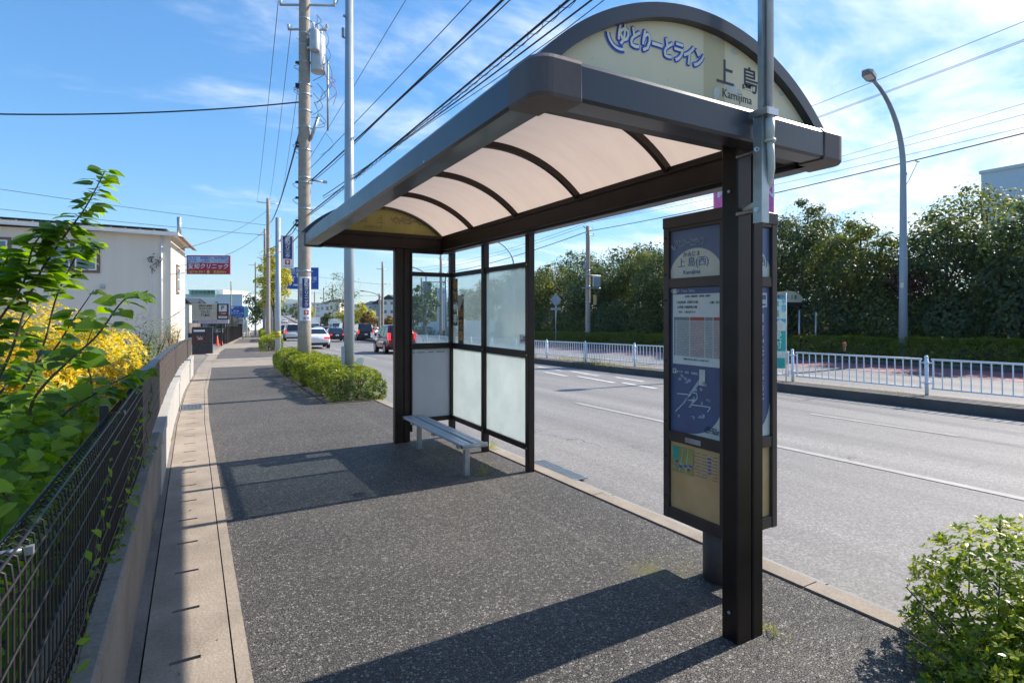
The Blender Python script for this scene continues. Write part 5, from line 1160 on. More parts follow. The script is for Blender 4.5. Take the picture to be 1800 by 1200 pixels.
up = concrete_pole('thick concrete utility pole with transformer, rising behind the nearest hedges', UP, 13.6, .205, .15, [(11.35,-.75,.95,-.5),(10.6,-.5,.7,-.5)], [3.2,4.35,5.1,5.9,6.05,6.9,7.6,8.1,8.6,8.9,9.6,10.1,10.45,10.9])
Zg = UP[2]
m = MB()
for ang, z0, h, r_, ds in ((-.52, 9.28, 1.12, .215, .42), (-1.15, 9.80, .62, .145, .52)):
    cx0, cy0 = ds*math.cos(ang), ds*math.sin(ang); m.lathe([(0,0),(r_*.94,0),(r_,.04),(r_,h-.05),(r_*.9,h),(r_*.5,h+.05),(0,h+.06)], (cx0,cy0,z0), 20)
tr = part('transformer', m, 'transformer', up)
m = MB()
for ang, z0, h, r_, ds in ((-.52, 9.28, 1.12, .215, .42), (-1.15, 9.80, .62, .145, .52)):
    cx0, cy0 = ds*math.cos(ang), ds*math.sin(ang)
    for i in range(3): m.lathe([(.02,0),(.04,.03),(.02,.06),(.04,.09),(.015,.15)], (cx0+.1*math.cos(i*2.1), cy0+.1*math.sin(i*2.1), z0+h+.04), 8)
    m.tube([(0,0,z0+h*.3),(cx0,cy0,z0+h*.3)], .03, 6); m.tube([(0,0,z0+h*.8),(cx0,cy0,z0+h*.8)], .03, 6)
sub(tr, 'bushings', m, 'ceramic')
m = MB(); m.tube([(.62,-.36,9.6),(.62,-.36,7.5)], .03, 8); part('riser_pipe', m, 'galv', up); m = MB(); m.tube([(.15,-.1,7.2),(.36,-.22,7.9)], .05, 6); part('bracket', m, 'galv', up); m = MB(); m.tube([(.12,0,6.02),(.62,-.05,5.98)], .03, 6); m.box(.55,.66,-.1,0,5.95,6.02); part('bracket', m, 'galv', up)
rg = np.random.RandomState(14)
for mt_, nn in (('copper',5),('greenlead',5),('wire',14)):
    m = MB()
    for i in range(nn):
        a = Vector((rg.uniform(.15,.75), rg.uniform(-.5,-.1), rg.uniform(7.2,11.) if mt_ == 'wire' else rg.uniform(7.0,9.9))); b = a+Vector((rg.uniform(-.25,.2), rg.uniform(-.15,.15), rg.uniform(-.9,-.2))); mid = (a+b)/2+Vector((rg.uniform(.05,.28), rg.uniform(-.2,0), -.05)); m.tube(spline([a, mid, b], 5), .008, 4)
    part('leads', m, mt_, up)
for i in range(9): m = MB(); z = rg.uniform(4.5, 10.8); a = rg.uniform(2.4, 4.2); m.tube(spline([(.17*math.cos(a),.17*math.sin(a),z),(.34*math.cos(a),.34*math.sin(a),z-.06),(.17*math.cos(a+.5),.17*math.sin(a+.5),z-.22)],4), .008, 4); m.box(-.26,-.16,-.04,.04,z-.03,z+.03); part('cable_loop', m, 'wire', up)
# plates strapped to the poles: text stands on a curved white plate
def pole_sign(root, cx_, cy_, z0, z1, r_, fa, half, title, mats, foot='arrow', curved=True, tsize=None, red=None):
    m = MB(); n = 10; th = np.linspace(fa-half, fa+half, n+1); vs = [(cx_+r_*math.cos(t_), cy_+r_*math.sin(t_), z) for t_ in th for z in (z0, z1)]
    m.add(vs, [(2*i,2*i+2,2*i+3,2*i+1) for i in range(n)]); sp_ = part('name_plate', m, 'white', root, fix=False)
    m = MB(); h = z1-z0; ha = half*.62; c0 = fa+half*.12; th = np.linspace(c0-ha, c0+ha, 9); vs = [(cx_+(r_+.004)*math.cos(t_), cy_+(r_+.004)*math.sin(t_), z) for t_ in th for z in (z0+h*.29, z1-h*.04)]
    m.add(vs, [(2*i,2*i+2,2*i+3,2*i+1) for i in range(8)]); part('name_plate', m, 'navy', root, fix=False)
    u = Vector((-math.sin(c0), math.cos(c0), 0)); n_ = Vector((math.cos(c0), math.sin(c0), 0)); c = Vector((cx_,cy_,0))+n_*(r_+.02); ts = tsize
    part('lettering', glyphs(list(title), ts, (c.x, c.y, z0+h*.625), tuple(u), (0,0,1), 1.0, .004*ts, 'CENTER', .92, vert=True), 'white', root, fix=False)
    return c, u, h
def arrow_block(root, c, u, z, q, mat='redarrow'):
    c = Vector((c[0], c[1], z)); u = Vector(u); zz_ = Vector((0,0,1)); n_ = u.cross(zz_)
    m = MB(); m.add([c+u*a*q+zz_*b*q for a, b in ((-.5,-.5),(.5,-.5),(.5,.5),(-.5,.5))], [(0,1,2,3)]); part('arrow_panel', m, mat, root, fix=False)
    m = MB(); m.add([c+n_*.012+u*a*q+zz_*b*q for a, b in ((-.09,-.38),(.09,-.38),(.09,.02),(.30,-.06),(.30,.12),(0,.40),(-.30,.12),(-.30,-.06),(-.09,.02))], [tuple(range(9))]); part('arrow', m, 'white', root, fix=False)
CL = '愛知クリニック'
c, u, h = pole_sign(up, 0, 0, 1.68, 3.02, .212, -1.60, .85, CL, None, tsize=.132)
arrow_block(up, c, u, 1.68+.25, .14)
part('lettering', glyphs('直進', .10, (c.x, c.y, 1.75), tuple(u), (0,0,1), 1.), 'navy', up, fix=False)
uu = Vector((-math.sin(-1.60-.62), math.cos(-1.60-.62), 0)); cc = Vector((math.cos(-1.60-.62), math.sin(-1.60-.62), 0))*.216
part('lettering', glyphs(list('内科・胃腸科・小児科'), .07, (cc.x, cc.y, 2.45), tuple(uu), (0,0,1), 1., vert=True), 'red', up, fix=False)
# round grey lamp post between the hedges
def steel_pole(label, base, h, r0, r1, mat='steelgrey', name='lamp_post', n=18):
    o = thing(name, label, name.replace('_', ' '), base); m = MB(); m.tube([(0,0,0),(0,0,h*.3),(0,0,h)], [r0, r0*.9+r1*.1, r1], n); part('pole', m, mat, o); return o
LP = P(2.92, 12.35, 0); lp1 = steel_pole('tall smooth grey steel post rising from the nearest hedge', LP, 10.5, .112, .075)
m = MB(); m.cbox(-.16, -.10, -.06, .06, .2, 1.05, .005); part('junction_box', m, 'steelgrey', lp1)
m = MB(); m.tube([(0,0,8.22),(-.13,-.03,8.22)], .03, 8); part('bracket_arm', m, 'greypanel', lp1)
m = MB(); m.tube([(0,0,7.75),(-.14,-.03,7.75)], .02, 8); m.cyl((-.14,-.03,7.75), .03, .2, 8); part('bracket_arm', m, 'greypanel', lp1)
BP = P(2.60, 27.7, 0); bp = steel_pole('grey steel post with a black and yellow band and hanging clinic sign', BP, 6.5, .125, .115)
m = MB(); m.lathe([(.13,0),(.132,0),(.132,.32),(.13,.32)], (0,0,.95), 20); part('band', m, 'yellow', bp)
m = MB()
for i in range(4): m.lathe([(.133,0),(.135,0),(.135,.03),(.133,.03)], (0,0,.98+.07*i+.005), 20)
part('band', m, 'black', bp)
m = MB(); m.cbox(.12, .69, -.05, .05, 4.18, 5.72, .01); s1 = part('sign_box', m, 'white', bp)
m = MB(); m.box(.20, .60, -.06, -.052, 4.62, 5.66); part('sign_box', m, 'navy', bp)
m = MB(); m.tube([(.0,0,5.6),(.13,0,5.6)], .02, 6); m.tube([(0,0,4.3),(.13,0,4.3)], .02, 6); part('bracket', m, 'galv', bp)
part('lettering', glyphs(list(CL), .172, (.40, -.066, 5.14), (1,0,0), (0,0,1), 1.5, .003, vert=True, space=.80), 'white', bp, fix=False)
arrow_block(bp, (.40, -.062, 0), (1,0,0), 4.46, .22); part('lettering', glyphs('736-5511', .11, (.40, -.056, 4.26), (1,0,0), (0,0,1)), 'greytext', bp, fix=False)
# round reflector on a leaning striped stake
o = thing('delineator', 'round pale reflector on a thin leaning stake in the nearest hedge', 'reflector', P(3.05, 11.9, 0)); m = MB(); m.tube([(.03,0,0),(0,0,.66)], .014, 8); part('stake', m, 'redarrow', o); m = MB(); m.tube([(0,-.012,.74),(0,.012,.74)], .082, 20); part('disc', m, 'bannerwhite', o)
# far poles of our side
far = concrete_pole('weathered concrete utility pole far along our sidewalk, with short crossarm', P(2.6, 54, 0), 12.9, .20, .15, [(12.5,-.9,1.1,0)], [8,9.5,11.5])
concrete_pole('thin utility pole just left of the far concrete pole', P(2.5, 74, 0), 13.4, .19, .13, [(12.6,-.8,.8,0),(9.8,-.8,.2,0)], [])
concrete_pole('slim dark pole with small crossarm left of the ginkgo', P(1.4, 104, 0), 12.4, .18, .12, [(11.9,-1.1,.9,0)], [], steps=False)
concrete_pole('lone thin pole on the left of the sidewalk, near the railing', P(-2.4, 106, 0), 9.2, .13, .10, [], [], steps=False)
# utility pole across the road
op = concrete_pole('concrete utility pole in front of the trees, seen through the shelter opening', P(24.5-1.0+1.1, 33.6, -.15), 8.9, .20, .15, [(8.75,-.6,.7,.4),(8.3,-.3,.9,.4),(5.75,-.4,.4,0)], [3.2,4.4,5.6])
m = MB(); m.cbox(.28, .95, -.32, -.20, 4.35, 5.15, .01); part('cabinet', m, 'steelgrey', op); m = MB(); m.tube([(-.75,-.25,5.2),(1.0,-.25,5.2)], .05, 6); m.tube([(-.75,-.25,4.25),(1.0,-.25,4.25)], .05, 6); part('brackets', m, 'greypanel', op); m = MB(); m.cbox(-.38,-.2,-.2,.05,5.7,6.1,.01); part('meter_box', m, 'greypanel', op)
m = MB(); m.box(.35,.65,-.22,-.2,3.0,3.75); part('notice', m, 'cream_low', op)
for k, (px, d, vt, arms, lab) in enumerate(((609,150,488,((-.8,-2,2,0),(-2.4,-2,2,0)),'utility pole with double crossarms behind the dark tree'),(617,160,492,((-.8,-1.6,1.6,0),),'utility pole close to the left edge of the round grey lamp post'),(672.5,75,460,((-1.,-.8,.8,0),(-3,-.1,1.1,0)),'tall grey utility pole left of the shelter post, with a lamp arm'),(667,80,516,(),'short grey pole just left of the tall one'),
    (775,62,448,((-.5,-.2,.9,0),(-2,-.2,.9,0)),'tall pole seen through the side glass, right of the gantry sign'),(741,90,488,(),'thin far pole seen through the side glass'),(553,210,512,((-1,-2,2,0),),'far utility pole between the blue sign and the lamp post'),(585,230,500,((-1,-2,2,0),(-3,-2,2,0)),'far utility pole right of the blue sign'),(569,240,506,((-1,-2,2,0),),'far utility pole in the middle of the group over the traffic'))):
    q = W(px, 550, d); zb = zl(q.y)-.3; h = W(px, vt, d).z-zb; concrete_pole(lab, (q.x, q.y, zb), h, .15+.0006*d, .11+.0004*d, [(h+a[0], *a[1:]) for a in arms], [], steps=False)
def street_lamp(label, base, h, arm_dir, reach, rise, r0=.10, mat='lampgrey', head=.6):
    o = thing('street_lamp', label, 'street lamp', base); a = Vector((math.cos(arm_dir), math.sin(arm_dir), 0)); m = MB()
    pts = [Vector((0,0,0)), Vector((0,0,h*.35)), Vector((0,0,h*.72))]
    for t_ in np.linspace(.12, 1, 9): pts.append(a*(reach*(1-math.cos(t_*1.35))/ (1-math.cos(1.35)))+Vector((0,0,h*.72+(rise)*math.sin(t_*1.35)/math.sin(1.35))))
    rr = [r0, r0*.85, r0*.66]+[r0*(.64-.24*i/8) for i in range(9)]; m.tube(pts, rr, 14); part('pole', m, mat, o)
    e = pts[-1]; d = (pts[-1]-pts[-2]).normalized(); s_ = d.cross(Vector((0,0,1))).normalized(); up_ = s_.cross(d)
    m = MB(); vs = []
    for f, w_, z0, z1 in ((-.02,.09,-.05,.05),(.18,.17,-.07,.09),(.7,.19,-.05,.10),(1.0,.11,-.0,.05)):
        for sx, zz_ in ((-1,z0),(1,z0),(1,z1),(-1,z1)): vs.append(e+d*f*head*1.15+s_*sx*w_*head/.6+up_*zz_*head/.6)
    m.add(vs, [(0,3,2,1),(12,13,14,15)]+[(4*i+j, 4*i+(j+1)%4, 4*i+4+(j+1)%4, 4*i+4+j) for i in range(3) for j in range(4)]); part('lamp_head', m, 'greypanel', o)
    m = MB(); m.add([e+d*f*head+s_*w_*head/.6-up_*.075*head/.6 for f, w_ in ((.25,-.13),(.85,-.14),(.85,.14),(.25,.13))], [(0,1,2,3)]); part('lens', m, 'white', o, fix=False)
    return o
l1 = street_lamp('tall grey curved street lamp on the right before the dark trees', P(24.5, 11.5, -.15), 10.55, math.pi+.1, 2.75, 2.9, .16, 'lamppale')
m = MB(); m.box(-.18,-.172,-.1,.02,2.9,3.1); part('plate', m, 'panelpale', l1); m = MB(); m.box(.12,.22,-.04,.04,7.4,7.5); m.tube(spline([(.1,0,6.9),(.5,0,7.3),(.9,-.1,8.0)],5), .012, 5); m.tube([(.75,-.1,8.02),(1.05,-.1,8.02)], .02, 6); part('cable_bracket', m, 'wire', l1)
for px, d, h, lab in ((672,76,7.2,'grey street lamp with long arm left of the shelter post'),(749,60,9.6,'street lamp seen through the side glass, arm to the left'),(903,52,10.0,'street lamp over the trees, seen above the right glass bay'),(527,70,8.4,'curved street lamp behind the concrete utility pole')):
    q = W(px, 550, d); street_lamp(lab, (q.x, q.y, zl(q.y)-.3), h, math.pi-YAW*1.0, 2.4, 1.2 if px != 903 else 2.5, .11, 'greypanel')
# cables
def cable(label, a, b, sag, r, mat='wire', spiral=False, name='overhead_cable', n=26, double=0.):
    a = Vector(a); b = Vector(b); pts = [a+(b-a)*(i/n)-Vector((0,0,sag*4*(i/n)*(1-i/n))) for i in range(n+1)]; m = MB(); m.tube(pts, r, 5)
    if double: m.tube([p-Vector((0,0,double*(.6+.4*math.sin(i*.9)))) for i, p in enumerate(pts)], r*.6, 4)
    if spiral:
        L_ = (b-a).length; k = int(L_/.30); sp_ = []
        for i in range(k*5):
            f = i/(k*5); p = a+(b-a)*f-Vector((0,0,sag*4*f*(1-f))); t_ = i*6.283/5; sp_.append(p+Vector((math.cos(t_)*.05*.8, 0, math.sin(t_)*.045-.03)))
        m.tube(sp_, .004, 3, False)
    o = part(name, m, mat, fix=False); tag(o, label, 'cable'); return o
U = lambda dz, dx=0., dy=0.: (UPx+dx, UPy+dy, Zg+dz)
cable('thick black cable bundle from the utility pole up over the shelter, the left one', U(6.0,.2), (4.45,-18,6.9), .35, .019, double=.10)
cable('thin cable just above the thick bundle, parallel to it', U(6.35,.15), (4.4,-18,7.35), .35, .008)
cable('second black cable below the thick bundle, leaving the bracket', U(5.55,.55), (4.7,-18,6.2), .45, .012, double=.12)
cable('spiral-wrapped black cable passing nearest over the shelter roof', U(4.95,.12), (3.55,-18,5.35), .18, .015, spiral=True, double=.07)
cable('thin single wire crossing behind the round grey lamp post', U(6.6,.12), (3.9,-18,10.3), .1, .006, 'wire_blue')
cable('high-voltage line from the top crossarm towards the camera, middle', U(11.4,.85,-.4), (4.1,-18,11.4), .3, .009, 'wire_blue')
FP = P(2.6, 54, 0)
cable('high-voltage line along the street, leftmost', (FP[0]-.9, 54, FP[2]+12.6), U(11.45,-.7,.35), .4, .011, 'wire_blue')
cable('high-voltage line along the street, second from left', (FP[0]+.1, 54, FP[2]+12.6), U(10.7,-.35,.2), .4, .010, 'wire_blue')
cable('high-voltage line along the street, nearest the pole', (FP[0]+1.0, 54, FP[2]+12.6), U(9.1,-.15), .4, .009, 'wire_blue')
cable('twisted low-voltage cable along the street towards the far pole', (FP[0]+.2, 54, FP[2]+10.8), U(7.6,-.1), .5, .03, 'wire')
cable('telephone cable along the street towards the far pole, upper', (FP[0], 54, FP[2]+8.4), U(4.95,-.05), .3, .028, 'wire', double=.2)
cable('telephone cable along the street towards the far pole, lower', (FP[0], 54, FP[2]+7.7), U(4.6,.1), .3, .02, 'wire')
cable('dark service cable sagging from the utility pole to the left edge', U(8.35,-.15), (-7.9,19.6,6.45), .28, .022, 'wire')
q = W(150, 362, 60); cable('thin horizontal wire behind the cream house roof, upper', U(6.15,-.1,4) if False else (FP[0], 54, FP[2]+10.5), (-42, 50, 13.6), .6, .018, 'wire_blue')
cable('thin horizontal wire behind the cream house roof, lower', (FP[0], 54, FP[2]+9.6), (-42, 52, 11.3), .5, .018, 'wire_blue')
hc = Vector((-1.3, 35.2, 4.6)); cable('service wire from the cream house corner up to the far pole', (hc.x-.5, hc.y-.3, 4.7), (FP[0]-.1, 54, FP[2]+11.8), .6, .016, 'wire_blue')
cable('second service wire from the cream house corner to the far pole', (hc.x-.3, hc.y-.3, 4.1), (FP[0]-.1, 54, FP[2]+10.2), .9, .016, 'wire')
for i, (z, x_) in enumerate(((13.25, 24.2),(13.0,25.2),(12.7,24.6))): cable('high thin power line over the right trees, %s of three' % ('upper','middle','lower')[i], (x_, -16, z), (x_+7, 78, z-1.2), 1.1, .012, 'wire_blue')
OPt = op.location
cable('thick dark cable over the right trees to the concrete pole across the road', (OPt.x, OPt.y, 7.75), (24.3, -6, 8.5), .5, .024, 'wire')
cable('same-run cable from the concrete pole onwards over the left trees', (OPt.x, OPt.y, 7.75), (OPt.x+4, 84, 7.4), .8, .03, 'wire')
for i, z in enumerate((8.4, 9.1, 9.7)): cable('thin wire above the thick cable over the right trees, %s' % ('lowest of three','middle of three','topmost of three')[i], (OPt.x+.5*i-.4, OPt.y, 8.3+.12*i), (24.6, -6, z), .4, .009, 'wire_blue')
for i, z in enumerate((8.5, 9.0)): cable('thin wire from the far side pole over the left trees, %s' % ('lower','upper')[i], (OPt.x, OPt.y, 8.2+.2*i), (OPt.x+4, 84, z-.4), .7, .014, 'wire_blue')
for i, (u0, v0, u1, v1, lab) in enumerate(((476,470,672,500,'upper'),(476,505,672,520,'lower'))): cable('distant wire across the street above the traffic, '+lab, W(u0,v0,120), W(u1,v1,85), .4, .02, 'wire_blue')

# ------------------------------------------------------------------ signs
def board(root, x, y, z, w_, h, mat, t_=.06, nm='board'):
    m = MB(); m.cbox(x-w_/2, x+w_/2, y-t_/2, y+t_/2, z-h/2, z+h/2, .008); return part(nm, m, mat, root)
def text(root, s, q, x, z, y, mat, xs=1., bold=0., vert=False, shear=0., sp=1., nm='lettering', al='CENTER'):
    return part(nm, glyphs(list(s) if vert else s, q, (x, y, z), (1,0,0), (0,0,1), xs, bold*.4*q, al, sp, shear, .004, vert=vert), mat, root, fix=False)
# blue direction sign over the road
q = W(527, 489, 70); ds = thing('direction_sign', 'blue overhead road direction sign behind the concrete utility pole', 'road sign', (q.x, q.y, q.z), rz=-YAW*.6)
board(ds, 0, 0, 0, 4.5, 2.75, 'blue', .08)
text(ds, '多治見', .52, -.75, .95, -.05, 'white', bold=.01); text(ds, 'Tajimi', .26, -.75, .62, -.05, 'white'); text(ds, '志段味', .50, -1.35, -.05, -.05, 'white'); text(ds, '軒家', .55, 1.55, -.08, -.05, 'white'); text(ds, 'Ikkenya', .24, 1.5, -.42, -.05, 'white'); text(ds, '15', .36, -.05, -.02, -.05, 'white')
m = MB()
m.add([(a, -.046, b) for a, b in ((-.09,-.1),(.09,-.1),(.09,.25),(.22,.2),(0,.55),(-.22,.2),(-.09,.25))], [tuple(range(7))]); m.xf(Matrix.Translation((-.25,0,.2)))
m2 = MB(); m2.box(-.13,.13,-.05,-.045,-1.25,-.25); m2.box(-.75,-.135,-.05,-.045,-.95,-.75); m2.box(.135,.75,-.05,-.045,-.95,-.75); part('route_arrow', m, 'white', ds, fix=False); part('route_arrow', m2, 'white', ds)
m = MB(); m.tube([(-3.4,.1,-q.z+zl(74)-.3),(-3.4,.1,2.9)], .16, 12, True, .12); m.tube([(-3.4,.1,.8),(2.1,.1,.8)], .07, 8); m.tube([(-3.4,.1,-.6),(2.1,.1,-.6)], .07, 8); part('mast', m, 'steelgrey', ds)
# grey back of a sign on a gantry arm, seen in the side glass
q = W(750.5, 505, 60); gs = thing('gantry_sign', 'grey back of a road sign on a gantry arm, seen through the clear side glass', 'road sign', tuple(q), rz=-YAW)
board(gs, 0, 0, 0, .95, 1.3, 'greypanel', .07); m = MB()
m.tube([(2.05,.1,1.35),(2.05,.1,-q.z+zl(q.y)-.3)], .11, 12); m.tube([(-.3,.1,.52),(2.05,.1,.62)], .05, 8); m.tube([(-.3,.1,-.5),(2.05,.1,-.5)], .05, 8); part('mast', m, 'steelgrey', gs)
# traffic signals far away
for px, py, d, lab, lit in ((607,537,112,'green-lit traffic signal beside the dark far tree','greenlamp'),(497,539,150,'far traffic signal left of the utility pole','greenlamp'),(437,556,130,'red-lit traffic signal by the far sidewalk','tail')):
    if 'greenlamp' not in M: M['greenlamp'] = plain('signal_green', (.02, .75, .45), .3, em=1.5)
    q = W(px, py, d); o = thing('traffic_signal', lab, 'traffic light', tuple(q), rz=-YAW); k = d/112; board(o, 0, 0, 0, 1.5*k, .45*k, 'black', .25); m = MB()
    for x in (-.45, 0): m.tube([(x*k, -.16, 0),(x*k,-.13,0)], .16*k, 12)
    part('lens', m, 'glassdark', o); m = MB(); m.tube([(.45*k,-.17,0),(.45*k,-.13,0)], .17*k, 12); part('lamp', m, lit, o)
    m = MB(); m.tube([(.8*k,0,.05),(3.2*k,0,.1),(3.2*k,0,-q.z+zl(q.y)-.3)], .09, 8); part('mast', m, 'steelgrey', o)
# diamond warning sign seen from behind
q = W(977, 527, 43.5); dsn = thing('diamond_sign', 'grey back of a diamond warning sign on a thin green post before the trees', 'road sign', tuple(q), rz=-YAW)
m = MB(); a = .44; m.prism([(0,-a*1.25),(a,0),(0,a*1.25),(-a,0)], 1, -.01, .01); part('board', m, 'greypanel', dsn); m = MB(); m.box(-.40,.40,-.03,-.015,-.80,-.62); part('sub_plate', m, 'greypanel', dsn)
m = MB(); m.tube([(0,.05,.35),(0,.05,-q.z+zl(q.y)-.25)], .035, 8); m.tube([(-.25,-.02,.12),(.25,-.02,.12)],.015,6); part('post', m, 'steelgrey', dsn)
# pink sign behind the pillar
q = W(1307, 352, 26); pk = thing('pink_sign', 'bright pink rooftop sign with white letters, behind the timetable pillar', 'sign', tuple(q), rz=-YAW)
board(pk, 0, 0, .15, 2.75, 1.9, 'pink', .2); text(pk, 'N', .8, 1.12, .35, -.12, 'white', 1., .02); text(pk, 'M', .8, -1.0, .35, -.12, 'white', 1., .02)
m = MB(); m.tube([(0,.2,-.8),(0,.2,-q.z+zl(q.y)-.3)], .09, 8); part('post', m, 'steelgrey', pk)
# small shelter on the opposite sidewalk
b0 = P(24.3, 17.0, -.15); fs = thing('bus_shelter', 'small far bus shelter with arched cream board on the opposite sidewalk, half behind the banner', 'bus shelter', b0, rz=0)
m = MB(); a = [(1.2-1.2*math.cos(t_), 2.55+.55*math.sin(t_)) for t_ in np.linspace(0, math.pi, 19)]; m.prism([(x-.3, z) for x, z in a], 1, -.03, .03); part('name_board', m, 'cream', fs)
text(fs, '上 島', .22, 1.25, 2.80, -.04, 'textdark'); text(fs, 'ゆとりーと', .18, .4, 2.80, -.04, 'logoblue')
m = MB(); m.cbox(-.45, 2.2, -.12, .0, 2.38, 2.55, .01); m.cbox(-.45, 2.2, 4.4, 4.5, 2.38, 2.55, .01); m.cbox(2.08, 2.2, .001, 4.39, 2.38, 2.55, .01); m.cbox(-.45, -.33, .001, 4.39, 2.38, 2.55, .01); part('fascia', m, 'fascia', fs)
for x, y in ((1.9,.1),(1.9,4.3)): m = MB(); m.cbox(x-.07, x+.07, y-.07, y+.07, 0, 2.4, .01); part('post', m, 'brown', fs)
m = MB(); vs = [(x-.3, y, z) for y in (.04, 4.4) for x, z in a]; m.add(vs, [(j, j+1, 19+j+1, 19+j) for j in range(18)], True); part('roof_sheet', m, 'sheet', fs, fix=False)
# two thin stakes and a rail behind the opposite hedge
for px, v0, v1, lab in ((1405,545,600,'short steel pipe standing left of the curved street lamp'),(1434,548,592,'second short steel pipe left of the curved street lamp'),(1752,585,640,'concrete stub post at the gap of the opposite hedge')):
    q = W(px, v1, 26.5); o = thing('marker_post', lab, 'post', tuple(q)); m = MB(); m.cyl((0,0,-.6), .04 if px < 1700 else .09, (v1-v0)*26.5/FPX+.6, 10); m.box(-.05,.05,-.05,.05,-.6,-.4); part('post', m, 'galv' if px < 1700 else 'concrete_pole', o)
# stone pillar with plaque at the driveway
q = P(-1.25, 35.6, 0); e = heading(36); sp2 = thing('stone_pillar', 'dark block gate pillar with a red plaque and white nameplate by the driveway', 'gate pillar', (q[0]+.35, q[1], q[2]-.15), rz=e)
m = MB(); m.cbox(-.50, .50, -.22, .22, 0, 1.6, .01); part('pillar', m, 'stone', sp2); m = MB(); m.cbox(-.53, .53, -.25, .25, 1.602, 1.66, .01); part('coping', m, 'stone', sp2)
m = MB(); m.box(-.42, .12, -.235, -.222, 1.40, 1.50); part('name_plate', m, 'white', sp2); m = MB(); m.box(-.47, .20, -.24, -.222, .80, 1.18); part('plaque', m, 'brick_red', sp2); text(sp2, '喫茶', .13, -.1, 1.0, -.245, 'whitetext'); text(sp2, 'コーヒー', .09, -.12, 1.12, -.245, 'whitetext')
sb = struct('side_yard', MB().box(q[0]+.5, q[0]+1.15, 34.2, 34.9, q[2]-.02, q[2]+.05), 'concrete_pale')
# cafe billboard on two black legs
q = W(370, 547, 44); cf = thing('cafe_billboard', 'cream cafe billboard with GOOD OLD TIME and a dark parking panel on two black legs', 'billboard', tuple(q), rz=-YAW*.75)
hw = 61*44/FPX/2; y_ = -.035
m = MB(); m.cbox(-hw, hw*.36, -.05, .05, -.66, .60, .01); part('board', m, 'signcream' if 'signcream' in M else 'panelpale', cf)
m = MB(); m.cbox(hw*.365, hw, -.05, .05, -.66, .60, .01); part('parking_panel', m, 'stone', cf); m = MB(); m.cbox(-hw, hw, -.05, .05, -.96, -.665, .01); part('lower_strip', m, 'lilac' if 'lilac' in M else 'paper', cf)
for i, s_ in enumerate(('GOOD','OLD','TIME')): text(cf, s_, .29, -hw*.27, .22-.27*i, -.055, 'textdark', 1.05, .02, sp=1.15)
m = MB(); m.box(-hw*.62, hw*.1, -.06, -.052, .38, .50); part('ribbon', m, 'brownframe', cf); text(cf, 'CAFE', .12, -hw*.27, .44, -.066, 'panelpale')
m = MB(); m.cbox(hw*.47, hw*.90, -.062, -.052, -.02, .50, .004); part('parking_plate', m, 'paper', cf); text(cf, 'P', .48, hw*.68, .25, -.07, 'textdark', 1., .03)
m = MB(); m.add([(a, -.056, b) for a, b in ((hw*.45,-.18),(hw*.53,-.06),(hw*.53,-.12),(hw*.93,-.12),(hw*.93,-.24),(hw*.53,-.24),(hw*.53,-.30))], [tuple(range(7))]); part('arrow', m, 'redarrow', cf, fix=False)
text(cf, '駐車場', .11, hw*.72, -.18, -.062, 'white'); m = MB(); m.box(hw*.45, hw*.92, -.058, -.052, -.55, -.38); part('notice', m, 'paper', cf); text(cf, '¥ CLOSE', .10, hw*.68, -.465, -.062, 'textdark')
for i, s_ in enumerate(('軽 食','コーヒー','ビール')): text(cf, s_, .18, (-.78+.5*i)*hw, -.82, -.055, 'textdark' if i == 0 else 'printred', .95)
for x in (-hw*.52, hw*.57): m = MB(); m.cbox(x-.06, x+.06, .051, .13, -2.9, .5, .005); part('leg', m, 'black', cf)
m = MB(); 
for x in (-hw*.52, hw*.4): m.tube([(x,0,.6),(x,-.1,.75),(x,-.3,.72)], .02, 6); m.cbox(x-.06, x+.06, -.36, -.24, .66, .74, .01)
part('spotlight', m, 'black', cf)
def fence_run(name, label, cat, a, b, z0, z1, n, mat, slat=.6):
    a = Vector(a); b = Vector(b); o = thing(name, label, cat, tuple((a+b)/2), world=True); d = (b-a); L_ = d.length; d.normalize(); m = MB(); k = int(L_/.11)
    nrm = Vector((-d.y, d.x, 0))
    for i in range(k):
        p = a+d*(L_*i/k); q_ = p+d*(.11*slat); m.add([p+nrm*s_+Vector((0,0,z)) for s_ in (-.01,.01) for z in (z0, z1)]+[q_+nrm*s_+Vector((0,0,z)) for s_ in (-.01,.01) for z in (z0, z1)], [(0,1,5,4),(2,6,7,3),(0,2,3,1),(4,5,7,6),(1,3,7,5)])
    part('slats', m, mat, o); m = MB(); m.tube([a+Vector((0,0,z1)), b+Vector((0,0,z1))], .025, 4); m.tube([a+Vector((0,0,z0)), b+Vector((0,0,z0))], .02, 4)
    for i in range(n+1): p = a+d*(L_*i/n); m.tube([p+Vector((0,0,z0-.35)), p+Vector((0,0,z1+.02))], .035, 4)
    part('frame', m, mat, o); return o
def block_wall(label, a, b, h, mat='concrete_wall', t_=.15):
    a = Vector(a); b = Vector(b); o = thing('block_wall', label, 'wall', tuple((a+b)/2), world=True); d = b-a; L_ = d.length; d.normalize(); nrm = Vector((-d.y, d.x, 0)); m = MB(); k = max(1, int(L_/1.9))
    for i in range(k):
        p = a+d*(L_*i/k); q_ = a+d*(L_*(i+1)/k-.03); zt = Vector((0,0,h)); zb = Vector((0,0,-.6)); vs = [p, p+nrm*t_, q_+nrm*t_, q_]
        m.add([v+zb for v in vs]+[v+zt for v in vs], [(0,3,2,1),(4,5,6,7),(0,1,5,4),(1,2,6,5),(2,3,7,6),(3,0,4,7)])
    part('wall', m, mat, o); m = MB()
    for i in range(k+1): p = a+d*(L_*i/k)-nrm*.03; m.box(p.x-.06, p.x+.06, p.y-.06, p.y+.06, p.z-.6, p.z+h+.03)
    part('pilasters', m, 'stone', o); return o
